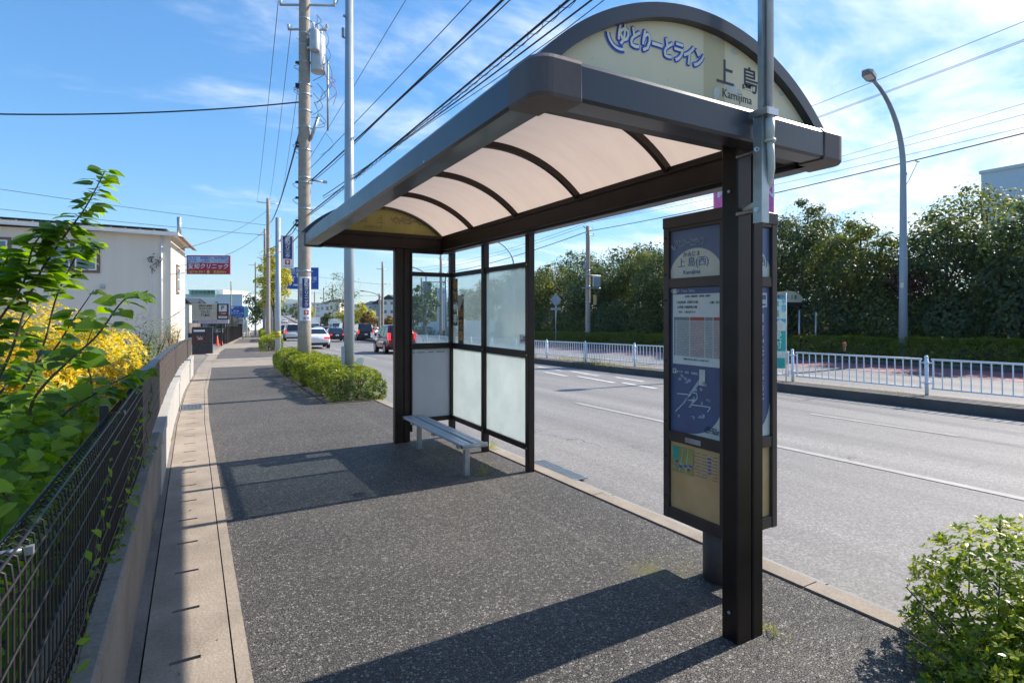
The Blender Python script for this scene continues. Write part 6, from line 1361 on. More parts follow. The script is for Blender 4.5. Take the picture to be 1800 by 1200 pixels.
q0 = P(-3.9, 57.6, 0); q1 = P(-.9, 55.4, 0); block_wall('dark low block wall across the cafe car park behind the cones', q0, q1, .95, 'stone'); fence_run('slat_fence', 'black slatted fence on the dark low wall under the cafe billboard', 'fence', q0, q1, .98, 1.85, 3, 'black')
q2 = P(-.80, 55.6, 0); q3 = P(-.45, 92, 0); block_wall('grey block wall along the far gutter beyond the traffic cones', q2, q3, 1.5); fence_run('slat_fence', 'dark slatted fence on the far grey block wall', 'fence', q2, P(-.55, 76, 0), 1.55, 2.6, 8, 'black', .75)
for k, (px, v, lab) in enumerate(((382,605,'nearer orange traffic cone at the foot of the cafe billboard'),(389,603.5,'farther orange traffic cone, half behind the nearer one'))):
    q = W(px, v, 45+2.5*k); o = thing('traffic_cone', lab, 'traffic cone', (q.x, q.y, zl(q.y)), group='orange cones at the car park'); m = MB(); m.lathe([(.13,.04),(.11,.1),(.035,.78),(.02,.80),(0,.80)], n=16); part('cone', m, 'orange', o); m = MB(); m.cbox(-.20,.20,-.20,.20,0,.04,.006); part('base', m, 'orange', o)
# blue clinic sign and the smaller signs beyond
q = W(417, 550, 66); cs = thing('clinic_sign', 'blue clinic billboard with white kana beyond the cafe sign', 'billboard', tuple(q), rz=-YAW*.7); board(cs, 0, 0, .15, 1.55, 1.35, 'blue', .08); text(cs, 'しだみ', .30, -.25, .22, -.05, 'white', 1.1, .02); text(cs, 'クリニック', .30, .0, -.08, -.05, 'white', .98, .02); text(cs, '内科・外科・小児科', .13, .15, .66, -.05, 'white'); text(cs, '052-736-3311', .13, .2, -.38, -.05, 'white'); m = MB(); m.box(-.68,-.42,-.055,-.045,.5,.76); part('emblem', m, 'white', cs); text(cs, '♪', .2, -.55, .63, -.06, 'blue')
m = MB(); m.cbox(.15,.75,-.03,.05,-1.3,-.53,.01); part('sub_board', m, 'panelpale', cs); text(cs, '診療中', .16, .45, -.9, -.05, 'blue'); m = MB()
for x in (-.5,.6): m.tube([(x,.08,.7),(x,.08,-3.4)], .05, 6)
part('leg', m, 'steelgrey', cs)
q = W(432, 548, 74); o = thing('vertical_sign', 'small cyan sign with yellow characters right of the blue clinic billboard', 'sign', tuple(q), rz=-YAW*.7); board(o, 0, 0, 0, .62, 1.35, 'cyan', .08); text(o, '歯科医院', .26, 0, 0, -.06, 'yellow', 1., .02, vert=True); m = MB(); m.tube([(0,.06,-.6),(0,.06,-3.9)], .05, 6); part('leg', m, 'steelgrey', o)
q = W(431, 572, 74); o = thing('banner_flag', 'pale blue and white banner flag at the far wall end, left of the walking person', 'banner', tuple(q), rz=-YAW); board(o, 0, 0, -.1, .55, 1.7, 'bannerwhite', .02, 'cloth'); text(o, '営業中', .4, 0, -.1, -.03, 'cyan', 1., vert=True); m = MB(); m.tube([(.3,0,.9),(.3,0,-1.8)], .02, 6); part('pole', m, 'white', o)
# red and white clinic billboard high up on a pole arm
q = W(366.8, 465.5, 48); rb = thing('clinic_billboard', 'red and white clinic billboard hanging over the driveway beside the cream house', 'billboard', tuple(q), rz=-YAW*.85); K = 48/FPX
bw, bh = 73*K, 33*K; board(rb, 0, 0, 0, bw, bh, 'red', .15); m = MB(); m.cbox(-bw*.47, bw*.47, -.09, -.08, bh*.10, bh*.43, .004); part('white_panel', m, 'paleblue' if 'paleblue' in M else 'paper', rb)
text(rb, '内 科・胃腸科・消化器科', .235, 0, bh*.335, -.10, 'blue', 1.22, .01); text(rb, '皮フ科・小児科・リハビリ科', .235, 0, bh*.185, -.10, 'blue', 1.1, .01)
text(rb, CL, .50, 0, -bh*.10, -.085, 'white', .96, .02, shear=.15); text(rb, '☎736-5511', .24, -bw*.26, -bh*.38, -.085, 'yellow', 1.1, .02); text(rb, '直進800m', .24, bw*.27, -bh*.38, -.085, 'yellow', 1.05, .02)
m = MB(); m.add([(a*.32, -.082, -bh*.37+b*.32) for a, b in ((-.25,-.45),(.25,-.45),(.25,0),(.5,0),(0,.5),(-.5,0),(-.25,0))], [tuple(range(7))]); part('arrow', m, 'yellow', rb, fix=False)
m = MB(); m.tube([(-bw/2,0,bh*.42),(-bw/2-2.2,0,bh*.42)], .04, 6); m.tube([(-bw/2,0,-bh*.3),(-bw/2-2.2,0,-bh*.3)], .04, 6); m.tube([(-bw/2-2.2,0,2.2),(-bw/2-2.2,0,-q.z+zl(q.y)-.3)], .14, 10); part('mast', m, 'steelgrey', rb)
# clinic plates beyond the ginkgo
q = W(464.5, 520, 66); o = thing('hanging_sign', 'small white sign with navy panel hanging left of the ginkgo crown', 'sign', tuple(q), rz=0); board(o, 0, 0, 0, .62, 1.25, 'white', .1); board(o, 0, -.06, .15, .42, .85, 'navy', .01); text(o, 'ニック', .27, 0, .15, -.075, 'white', 1.1, .02, vert=True, sp=.8); arrow_block(o, (0,-.065,0), (1,0,0), -.44, .2); m = MB(); m.tube([(.3,0,.4),(.9,0,.4)], .03, 6); m.tube([(.9,0,1.2),(.9,0,-q.z+zl(q.y)-.1)], .07, 8); part('mast', m, 'steelgrey', o)
q = W(475, 577, 90); o = thing('notice_board', 'white notice board with red and grey print beside the far blue box', 'sign', tuple(q), rz=-YAW); board(o, 0, 0, 0, 1.0, 3.0, 'paper', .1); text(o, '前方\n交差点\n注意', .34, 0, .5, -.06, 'redarrow'); m = MB(); m.box(-.4,.4,-.06,-.052,-1.2,-.6); part('panel', m, 'navy', o); m = MB(); m.tube([(0,.1,1),(0,.1,-2.2)], .06, 6); part('leg', m, 'steelgrey', o)
q = P(3.2, 78, 0); o = thing('utility_cabinet', 'tall blue box standing at the kerb behind the ginkgo trunk', 'cabinet', q, rz=heading(78)); m = MB(); m.cbox(-.9, -.1, -.4, .4, 0, 2.7, .02); part('body', m, 'bluebox', o); m = MB(); m.cbox(-.8,-.2,-.415,-.402,.3,2.4,.004); part('door', m, 'blue', o)
# far white railing across the street bend
rl = thing('railing', 'low white railing far along the left sidewalk behind the walking person', 'railing', P(-3, 104, 0), world=True); m = MB()
for z in (.3,.75,1.1): m.tube([P(-6.5, 101, z), P(-1.3, 103, z)], .035, 5); m.tube([P(-1.0, 103, z), P(.7, 118, z)], .035, 5)
for i in range(8): a = i/7; m.tube([P(-6.5+5.2*a, 101+2*a, 0), P(-6.5+5.2*a, 101+2*a, 1.1)], .035, 5)
part('rails', m, 'white', rl)

# ------------------------------------------------------------------ cream house
hr = heading(38)
hs = thing('cream_house', 'two-storey cream stucco house with dark solar roof behind the shrubs on the left', 'house', (-1.0, 35.0, zl(35)-.1), rz=hr)
HW, HD, HH = 16.5, 6.2, 6.55
m = MB(); m.box(-HW, 0, 0, HD, 0, HH); part('wall', m, 'wall_house', hs)
m = MB(); m.prism([(-HW-.3, HH+.28),(-HW-.3,HH+.55),(.38,HH+.12),(.38,HH-.02)], 1, -.38, HD+.3); rf = part('roof', m, 'wall_house', hs)
m = MB(); m.prism([(-HW-.25, HH+.60),(-HW-.25,HH+.66),(-.15,HH+.27),(-.15,HH+.21)], 1, -.30, HD+.1); sub(rf, 'solar_panels', m, 'roof_dark')
m = MB()
for i in range(26): x = -HW+i*.63; z = HH+.585-.41*(x+HW)/(HW)*1.0; m.box(x, x+.07, -.33, -.29, z-.07, z)
sub(rf, 'panel_clamps', m, 'galv')
m = MB(); m.prism([(-HW-.32, HH+.30),(-HW-.32,HH+.40),(.40,HH-.00),(.40,HH-.10)], 1, -.42, -.385); part('fascia_board', m, 'white', hs)
m = MB(); m.prism([(.385, HH-.06),(.62,HH-.12),(.62,HH-.18),(.385,HH-.12)], 1, -.35, HD+.3); part('side_eave', m, 'brownframe', hs)
def hwin(x0, x1, z0, z1, face='f'):
    def bx(a0,a1,d0,d1,c0,c1):
        m = MB(); m.box(a0,a1,-d1,-d0,c0,c1) if face == 'f' else m.box(d0,d1,a0,a1,c0,c1); return m
    w_ = part('window', bx(x0-.14,x1+.14,.0,.05,z0-.14,z1+.14), 'brownframe', hs); 
    f = bx(x0,x1,.052,.07,z0,z1); sub(w_, 'frame', f, 'white')
    mid = (x0+x1)/2 if face == 'f' else None
    for c0, c1 in ((z0+.06,(z0+z1)/2-.03),((z0+z1)/2+.03,z1-.06)): sub(w_, 'glass', bx(x0+.07,x1-.07,.071,.078,c0,c1), 'winglass')
hwin(-4.15, -3.25, 4.55, 5.85); hwin(-5.25, -4.35, 4.55, 5.85); hwin(-7.6, -6.8, 4.6, 5.9); hwin(-12.2,-10.8,4.5,5.9); hwin(2.2, 3.1, 3.6, 5.0, 's'); hwin(-9.6,-7.8,1.0,3.0)
m = MB(); m.tube([(-.42,-.06,HH-.05),(-.42,-.06,.1)], .045, 8); m.tube([(-.9,-.05,5.2),(-.9,-.05,1.5)], .02, 6); part('downpipe', m, 'white', hs)
m = MB()
rg = np.random.RandomState(8)
for i in range(9): a = (-.65+rg.uniform(-.25,.2), -.06, 5.0+rg.uniform(-.25,.35)); m.tube(spline([a, (a[0]+rg.uniform(-.2,.2), -.2, a[2]-.1), (a[0]+rg.uniform(-.2,.2), -.08, a[2]-.3)], 4), .018, 4)
part('cable_entry', m, 'wire', hs)
m = MB(); m.tube([(-3.0,-.12,3.75),(-3.0,-.02,3.75)], .10, 10); m.lathe([(0,0),(.11,0),(.09,.08),(0,.12)], (-3.0,-.1,3.62), 10); part('vent_hood', m, 'galv', hs)
m = MB(); m.tube([(.25,1.2,HH),(.25,1.2,HH+1.15)], .11, 10); part('chimney_pipe', m, 'galv', hs)
o = thing('terracotta_roof', 'small house with terracotta tiled porch roof glimpsed through the left shrub', 'house', (-9.5, 22.5, zl(22)-.2)); m = MB(); m.box(-3,1.2,0,3.5,0,2.25); part('wall', m, 'wall_house', o)
M['tile'] = two('terracotta_tiles', (.42, .16, .08), (.60, .28, .16), 3, .8, .6, 16); m = MB(); m.prism([(-.35,2.15),(1.8,2.85),(3.8,2.15),(3.8,2.05),(1.8,2.72),(-.35,2.05)], 0, -3.3, 1.5); part('roof', m, 'tile', o)

# ------------------------------------------------------------------ distant buildings
def building(label, px0, px1, vtop, d, depth, mat, roof='flat', rz=None, win=True, roofmat='roof_dark', vb=None, cat='building', floors=2, name='building'):
    a = W(px0, vtop, d); b = W(px1, vtop, d); c = (a+b)/2; y = c.y; zb = zl(min(y, 400))-.4 if vb is None else W(px0, vb, d).z; h = a.z-zb; w_ = (b-a).length; o = thing(name, label, cat, (c.x, c.y, zb), rz=-YAW if rz is None else rz)
    m = MB(); m.box(-w_/2, w_/2, 0, depth, 0, h); part('wall', m, mat, o)
    m = MB(); e = .02*w_+.15; rh = .22*min(w_, depth)+.4
    if roof == 'gable': m.prism([(-w_/2-e, h-.05),(-w_/2-e,h+.08),(0,h+rh),(w_/2+e,h+.08),(w_/2+e,h-.05)], 1, -e, depth+e)
    elif roof == 'hip': m.add([(-w_/2-e,-e,h),(w_/2+e,-e,h),(w_/2+e,depth+e,h),(-w_/2-e,depth+e,h),(-w_/5,depth*.5,h+rh),(w_/5,depth*.5,h+rh)], [(0,3,2,1),(0,1,5,4),(1,2,5),(2,3,4,5),(3,0,4)])
    else: m.box(-w_/2-.1, w_/2+.1, -.1, depth+.1, h+.002, h+.25)
    part('roof', m, roofmat, o)
    if win:
        nw = max(2, int(w_/2.6))
        for fl in range(floors):
            zc = h*(fl+.55)/floors
            for i in range(nw):
                x = -w_/2+w_*(i+.5)/nw; ww = w_/nw*.42; hh = h/floors*.36; m = MB(); m.box(x-ww/2-.06, x+ww/2+.06, -.05, -.002, zc-hh/2-.06, zc+hh/2+.06); wn = part('window', m, 'white', o); m = MB(); m.box(x-ww/2, x+ww/2, -.06, -.052, zc-hh/2, zc+hh/2); sub(wn, 'pane', m, 'winglass')
    return o
lb = building('long pale grey library building with a green nameboard behind the cafe sign', 326, 426, 519, 120, 18, 'bluegreywall' if 'bluegreywall' in M else 'greypanel', win=False, roofmat='paper')
K = 120/FPX; 
building('light upper storey of the library with the green lettering', 332, 392, 511, 128, 12, 'paper', win=False, roofmat='paper', name='building')
q = W(357, 514, 119); o = thing('library_sign', 'pale green nameboard with dark characters on the library roof edge', 'sign', tuple(q), rz=-YAW); board(o, 0, 0, 0, 5.4, 1.0, 'mint' if 'mint' in M else 'teal', .2); text(o, '志段味図書館', .85, 0, 0, -.12, 'textdark', 1.0, .01); m = MB(); m.box(-2.6,2.6,.1,.3,-1.0,-.4); part('bracket', m, 'galv', o)
building('grey tiled gable roof house corner behind the cafe billboard', 320, 333, 533, 62, 3, 'wall_house', 'gable', win=False)
building('white low commercial building left of the far sidewalk', 430, 447, 535, 160, 14, 'paper', floors=2)
building('white office block over the far end of the road', 499, 523, 535, 420, 30, 'paper', floors=4)
building('pale grey block beside the white office block', 523, 541, 540, 430, 30, 'greypanel', floors=3)
building('beige apartment block behind the utility pole', 548, 562, 533, 330, 20, 'wall_house', floors=4)
building('white house behind the traffic queue', 562, 580, 534, 190, 10, 'paper', 'hip', floors=2)
building('beige house with hipped roof left of the dark far tree', 578, 597, 531, 175, 10, 'wall_house', 'hip')
building('beige house with red door on the slope', 636, 656, 536, 118, 9, 'wall_house', 'hip', vb=556)
building('grey and white house next to the tall grey utility pole', 655, 676, 534, 116, 9, 'greypanel', 'gable', vb=556)
building('large white house with brown roof left of the shelter post', 672, 694, 526, 112, 10, 'paper', 'gable', vb=556)
bd = thing('building', 'big pale blue-grey building above the trees at the right edge', 'building', (76, 8, 0)); m = MB(); m.box(0, 25, -45, 19.8, -1, 17.0); part('wall', m, 'bluegreywall', bd); m = MB(); m.box(-.15, 25.1, -45.1, 19.95, 17.002, 17.35); part('roof', m, 'paper', bd)
m = MB(); m.box(-.06, -.01, -44, 19, 8.2, 8.3); part('cladding_joint', m, 'greypanel', bd)
o = thing('roof_ladder', 'dark-edged vent box on the roof of the big building at the right edge', 'vent', (77.5, 19, 17.5), rz=-YAW); m = MB(); m.cbox(-.8,.8,0,1.2,-.2,.7,.03); part('box', m, 'greypanel', o); m = MB(); m.box(-.7,.7,-.03,-.002,.1,.5); part('louver', m, 'black', o)
for k, (px0, px1, v, d, mt_) in enumerate(((505,512,548,500,'panelpale'),(531,537,546,480,'wall_house'),(541,547,545,380,'roof_dark'),(486,494,548,450,'paper'),(556,562,543,300,'paper'),(487,492,544,520,'greypanel'))):
    building(('small pale block far down the road','small beige block far down the road','small dark house far down the road','white shed beyond the far sidewalk','small white house above the queue','narrow grey block beyond the far sidewalk')[k], px0, px1, v, d, 15, mt_, 'hip' if k in (2,4) else 'flat', floors=2)
# dry slope with retaining wall and hoarding right of the far road
m = MB(); vs = []; 
for y in (60, 75, 90, 105, 120, 140):
    for s_, z in ((24.5,-.3),(27,.4),(33,2.2),(52,3.0)): vs.append(P(s_, y, z))
m.add(vs, [(j*4+i, j*4+i+1, (j+1)*4+i+1, (j+1)*4+i) for j in range(5) for i in range(3)]); struct('dry_slope', m, 'dry')
hd = thing('hoarding', 'long white site hoarding behind the far median fence', 'hoarding', P(25, 72, -.3), world=True)
for i, y in enumerate(np.arange(52, 100, 3.)): m = MB(); a, b = P(24.6, y, 0), P(24.6, y+2.97, 0); m.add([(a[0],a[1],a[2]-.5),(b[0],b[1],b[2]-.5),(b[0],b[1],b[2]+1.9),(a[0],a[1],a[2]+1.9),(a[0]+.08,a[1],a[2]-.5),(b[0]+.08,b[1],b[2]-.5),(b[0]+.08,b[1],b[2]+1.9),(a[0]+.08,a[1],a[2]+1.9)], [(0,1,2,3),(4,7,6,5),(3,2,6,7),(0,3,7,4),(1,5,6,2)]); part('panel', m, 'white', hd)
m = MB(); a = W(768, 530, 66); b = W(784, 530, 66); m.box(0, (b-a).length, 0, .1, -3.4, 1.6); o = thing('hoarding', 'tall white panel beside the gantry mast in the side glass', 'hoarding', tuple(a), rz=-YAW); part('panel', m, 'white', o); m = MB(); m.tube([(.1,.2,-3.4),(.1,.2,1.5)], .05, 6); part('post', m, 'galv', o)

# ------------------------------------------------------------------ vehicles (built nose towards +Y)
def paint(name, c, metal=.3, rough=.25): M[name] = plain(name, c, rough, metal, .03, 1, coat=.6); return name
paint('paint_white', (.75,.76,.78), 0); paint('paint_black', (.012,.013,.018), .4); paint('paint_red', (.16,.012,.022), .5); paint('paint_silver', (.42,.44,.46), .7); paint('paint_bronze', (.32,.25,.22), .4); paint('paint_navy', (.03,.05,.13), .4); paint('paint_cream', (.6,.6,.55), .1)
def vehicle(kind, label, paintm, L_, Wd, Hh, group, cab, name='parked_car', cat='car', tail=True, plate=True, lane=True):
    # cab: (rear glass base y, rear roof y, front roof y, windscreen base y, belt z); y measured from the rear bumper
    o = thing(name, label, cat, group=group); hw = Wd/2; yb, yr, yf, yw, zb = cab; m = MB(); y0 = -L_/2
    st = [(0, .42, zb*.80 if kind != 'sedan' else zb*.86, .86), (.10, .30, zb*.93, .94), (.35, .24, zb*.99, .985), (L_*.3, .22, zb, 1.), (L_*.5, .22, zb, 1.), (yw, .22, zb*.985, 1.), (L_*.5+(L_*.5)*.72, .24, (zb*.985+.72*zb)/2+.02, .985), (L_-.28, .26, zb*.78, .93), (L_-.06, .34, zb*.66, .82), (L_, .44, zb*.56, .72)]
    st = sorted(st); ring = lambda zl_, zt, w_: [(-.62*w_, zl_), (-.93*w_, zl_+.03), (-w_, zl_+.22), (-w_*1.0, (zl_+zt)*.52), (-w_*.965, zt-.10), (-w_*.90, zt-.015), (-w_*.6, zt+.015), (0, zt+.03), (w_*.6, zt+.015), (w_*.90, zt-.015), (w_*.965, zt-.10), (w_*1.0, (zl_+zt)*.52), (w_, zl_+.22), (.93*w_, zl_+.03), (.62*w_, zl_)]
    k = 15; vs = [(x*hw if True else 0, y0+y, z) for y, zl_, zt, w_ in st for x, z in ring(zl_, zt, w_)]
    m.add(vs, [(i*k+j, i*k+(j+1)%k, (i+1)*k+(j+1)%k, (i+1)*k+j) for i in range(len(st)-1) for j in range(k)]+[tuple(range(k)), tuple(range((len(st)-1)*k, len(st)*k))[::-1]], True)
    # cabin shell
    wb, wr = hw*.945, hw*(.74 if kind == 'sedan' else .80); zt = Hh
    cs_ = [(yb, zb-.03, wb*.97), (yr, zt-.05, wr*.97), (yr+.25*(yf-yr), zt-.005, wr), (yf-.2*(yf-yr), zt, wr), (yf, zt-.06, wr*.97), (yw, zb-.03, wb*.97)]
    def sec(y, z, w_):
        f = (z-zb)/(zt-zb); return [(-wb-.0, zb-.03), (-w_, z-.10 if z > zb+.2 else z), (-w_*.88, z-.02 if z > zb+.2 else z), (0, z+.015), (w_*.88, z-.02 if z > zb+.2 else z), (w_, z-.10 if z > zb+.2 else z), (wb, zb-.03)]
    vs = [(x, y0+y, z) for y, z_, w_ in cs_ for x, z in sec(y, z_, w_)]; m.add(vs, [(i*7+j, i*7+j+1, (i+1)*7+j+1, (i+1)*7+j) for i in range(5) for j in range(6)], True)
    part('body', m, paintm, o)
    def lerp(a, b, f): return tuple(a[i]+(b[i]-a[i])*f for i in range(3))
    # windows laid 6 mm proud of the cabin
    def glassquad(c, off_, nm, mat='glassdark'):
        c = [Vector(p) for p in c]; n_ = (c[1]-c[0]).cross(c[3]-c[0]).normalized(); ctr_ = sum(c, Vector())/4
        if n_.dot(Vector((ctr_.x, ctr_.y-(y0+L_*.5), ctr_.z-(zb+zt)/2*.9))) < 0: n_.negate()
        m = MB(); m.add([p+n_*off_ for p in c]+[p-n_*.02 for p in c], [(0,1,2,3),(4,7,6,5)]+[(i,(i+1)%4,4+(i+1)%4,4+i) for i in range(4)]); return part(nm, m, mat, o)
    rz0, rz1 = zb+.03, zt-.13
    def at(yA, zA, yB, zB, z): f = (z-zA)/(zB-zA); return yA+(yB-yA)*f
    ya, yb_ = at(yb, zb-.03, yr, zt-.05, rz0), at(yb, zb-.03, yr, zt-.05, rz1)
    glassquad([(-wb*.84, y0+ya, rz0), (wb*.84, y0+ya, rz0), (wr*.82, y0+yb_, rz1+.02), (-wr*.82, y0+yb_, rz1+.02)], .018, 'rear_window')
    yc, yd = at(yw, zb-.03, yf, zt-.06, rz0), at(yw, zb-.03, yf, zt-.06, rz1)
    glassquad([(-wb*.84, y0+yc, rz0), (wb*.84, y0+yc, rz0), (wr*.84, y0+yd, rz1+.02), (-wr*.84, y0+yd, rz1+.02)], .018, 'windscreen')
    fz = (rz1-zb)/(zt-.1-zb); xt_ = wb+(wr-wb)*fz
    cuts = [0, .46, 1] if kind != 'van' else [0, .36, .70, 1]
    for sd in (-1, 1):
        for i in range(len(cuts)-1):
            f0, f1 = cuts[i]+.02, cuts[i+1]-.02; lo0 = ya+.12; lo1 = yc-.12; hi0 = yb_+.12; hi1 = yd-.10
            glassquad([(sd*(wb-.004), y0+lo0+(lo1-lo0)*f0, rz0+.02), (sd*(wb-.004), y0+lo0+(lo1-lo0)*f1, rz0+.02), (sd*xt_, y0+hi0+(hi1-hi0)*f1, rz1-.03), (sd*xt_, y0+hi0+(hi1-hi0)*f0, rz1-.03)], .012, 'side_window')
    # rear details
    zl0 = zb*.80 if kind != 'van' else zb*.92
    for sd in (-1, 1):
        m = MB()
        if kind == 'van': m.cbox(min(sd*hw*.80, sd*hw*.965), max(sd*hw*.80, sd*hw*.965), y0-.012, y0+.22, zb*.80, zb*1.22, .01)
        else: m.cbox(min(sd*hw*.52, sd*hw*.93), max(sd*hw*.52, sd*hw*.93), y0-.014, y0+.12, zl0*.86, zl0*1.03, .01)
        part('tail_light', m, 'tail', o)
        m = MB(); m.cbox(min(sd*hw*.45, sd*hw*.80), max(sd*hw*.45, sd*hw*.80), y0+L_-.10, y0+L_+.0, zb*.55, zb*.68, .01); part('headlight', m, 'head', o)
        m = MB(); m.cbox(min(sd*hw*1.0, sd*hw*1.16), max(sd*hw*1.0, sd*hw*1.16), y0+yw-.50, y0+yw-.38, zb+.02, zb+.17, .02); part('mirror', m, paintm, o)
    m = MB(); m.cbox(-hw*.80, hw*.80, y0-.03, y0+.16, .25, .42, .02); part('bumper', m, 'black', o)
    m = MB(); m.cbox(-.165, .165, y0-.03, y0-.02, zb*.62, zb*.62+.165, .003); part('number_plate', m, 'white', o)
    m = MB(); m.cbox(-.17, .17, y0+yr-.03, y0+yr+.02, zt-.10, zt-.07, .003); part('brake_light', m, 'tail', o)
    for sd in (-1, 1):
        for yy in (y0+L_*.205, y0+L_*.80):
            r_ = .31 if Hh < 1.6 else .33; x1 = sd*(hw*1.0+.006)
            m = MB(); m.tube([(x1-sd*.03, yy, r_+.03), (x1+sd*.003, yy, r_+.03)], r_+.055, 22); part('wheel_arch', m, 'black', o)
            m = MB(); m.tube([(x1-sd*.20, yy, r_), (x1+sd*.012, yy, r_)], r_, 22); wh = part('wheel', m, 'tyre', o)
            m = MB(); m.tube([(x1+sd*.004, yy, r_), (x1+sd*.018, yy, r_)], r_*.66, 18)
            sub(wh, 'rim', m, 'chrome')
    return o
def put(o, px, d, s_=None, rz=None, Yo=None):
    q = W(px, 550, d); y = q.y if Yo is None else Yo; sx_ = q.x-off(y); z = zl(y)+zroad(sx_)+.006; h = heading(y); o.location = (q.x, y, z); o.rotation_euler = (math.atan((zl(y+3)-zl(y-3))/6), 0, h if rz is None else h+rz)
SED = (.55, 1.15, 2.65, 3.45, .98); VAN = (.06, .30, 3.0, 3.75, 1.02); MINI = (.10, .45, 2.6, 3.45, 1.0); TALL = (.05, .22, 3.6, 4.3, 1.08)
GC = 'cars queuing on the near carriageway'
v1 = vehicle('sedan', 'white sedan nearest behind the concrete utility pole, rear towards the camera', 'paint_white', 4.7, 1.86, 1.45, GC, (.35,1.35,2.55,3.75,.99), 'car'); put(v1, 552, 40.5)
v2 = vehicle('van', 'dark red minivan in the second lane, partly behind the shelter post', 'paint_red', 4.25, 1.70, 1.70, GC, MINI, 'car'); put(v2, 692, 33.8)
v3 = vehicle('sedan', 'black sedan with lit brake lamps ahead of the white sedan', 'paint_black', 4.8, 1.85, 1.46, GC, (.45,1.35,2.7,3.6,.98), 'car'); put(v3, 588, 59)
v4 = vehicle('van', 'black tall minivan just right of the round grey lamp post', 'paint_black', 4.8, 1.85, 1.98, GC, VAN, 'car', ); put(v4, 637, 65)
v5 = vehicle('van', 'white minivan left of the concrete utility pole', 'paint_white', 4.6, 1.75, 1.85, GC, VAN, 'car'); put(v5, 514, 61)
v6 = vehicle('van', 'dark van at the kerb, left of the white minivan', 'paint_black', 4.4, 1.75, 1.8, GC, VAN, 'car'); put(v6, 500, 100)
v7 = vehicle('van', 'black high-roof van left of the round grey lamp post', 'paint_navy', 4.8, 1.85, 2.25, GC, TALL, 'car'); put(v7, 608, 86)
v8 = vehicle('van', 'silver estate car beyond the black sedan', 'paint_silver', 4.5, 1.75, 1.62, GC, MINI, 'car'); put(v8, 573, 92)
v9 = vehicle('sedan', 'pale taxi-like sedan in the middle of the queue', 'paint_cream', 4.5, 1.72, 1.50, GC, SED, 'car'); put(v9, 558, 96)
v10 = vehicle('sedan', 'bronze and white car pulled in by the dry slope, right of the black tall minivan', 'paint_bronze', 4.7, 1.8, 1.5, 'cars off the road', SED, 'car'); put(v10, 658, 84, rz=2.2)
def far_car(src, label, px, d, rz=0.):
    o = dup(src, (0,0,0), 0, label, 'small distant cars'); put(o, px, d, rz=rz)
far_car(v3, 'small dark car far ahead in the queue, left part', 546, 118); far_car(v8, 'silver car far ahead behind the pale sedan', 590, 105); far_car(v9, 'pale car half hidden beyond the silver estate', 565, 128); far_car(v1, 'white car far down the near carriageway', 500, 190); far_car(v2, 'red car parked far off by the left sidewalk', 461.5, 165, 1.2)
far_car(v8, 'silver car coming on the far right carriageway', 617, 112, math.pi)
far_car(v3, 'black car on the far right carriageway beside the truck', 611, 97, math.pi)
far_car(v9, 'beige car far off by the opposite slope', 597, 95)
def truck(label, px, d, rz=math.pi, w_=2.2, h=3.1, L_=6.5, cabh=2.3, pm='paint_white'):
    o = thing('truck', label, 'truck', group='trucks and buses on the opposite carriageway'); hw = w_/2
    m = MB(); m.prism([(L_/2-1.7,.55),(L_/2-.05,.55),(L_/2,.75),(L_/2-.05,1.25),(L_/2-.35,cabh),(L_/2-1.7,cabh)], 0, -hw*.95, hw*.95); part('cab', m, pm, o)
    m = MB(); m.cbox(-hw, hw, -L_/2, L_/2-1.8, .9, h, .03); part('cargo_box', m, 'paint_white', o)
    m = MB(); m.add([(-hw*.86, L_/2-.03, 1.32),(hw*.86, L_/2-.03, 1.32),(hw*.82, L_/2-.30, cabh-.15),(-hw*.82, L_/2-.30, cabh-.15)], [(0,1,2,3)]); part('windscreen', m, 'glassgreen', o, fix=False)
    m = MB(); m.cbox(-hw*.9, hw*.9, L_/2-.1, L_/2+.08, .38, .62, .02); part('bumper', m, 'black', o)
    for sd in (-1, 1):
        m = MB(); m.cbox(min(sd*hw*.6,sd*hw*.85), max(sd*hw*.6,sd*hw*.85), L_/2-.0, L_/2+.06, .72, .92, .01); part('headlight', m, 'head', o); m = MB(); m.cbox(min(sd*hw*1.02,sd*hw*1.2), max(sd*hw*1.02,sd*hw*1.2), L_/2-.2, L_/2-.1, 1.4, 1.85, .01); part('mirror', m, 'black', o)
        for yy in (L_/2-1.0, -L_/2+1.5): m = MB(); m.tube([(sd*(hw-.25), yy, .42),(sd*(hw+.01), yy, .42)], .42, 18); wh = part('wheel', m, 'tyre', o); m = MB(); m.tube([(sd*(hw-.0), yy, .42),(sd*(hw+.02), yy, .42)], .22, 14); sub(wh, 'rim', m, 'chrome')
    put(o, px, d, rz=rz); return o
truck('white box truck coming towards the camera, right of the bus', 590, 112, h=3.0)
truck('white truck behind the queue, just right of the concrete utility pole', 551, 124, h=3.1, cabh=2.0)
bu = thing('bus', 'blue-violet bus between the two white trucks', 'bus', group='trucks and buses on the opposite carriageway'); m = MB(); m.cbox(-1.2,1.2,-5,5,.35,3.1,.12); part('body', m, 'paint_navy', bu); m = MB(); m.cbox(-1.08,1.08,4.99,5.03,1.25,2.75,.01); part('windscreen', m, 'glassgreen', bu); m = MB(); m.cbox(-1.0,1.0,4.98,5.02,2.8,3.0,.005); part('destination_sign', m, 'black', bu)
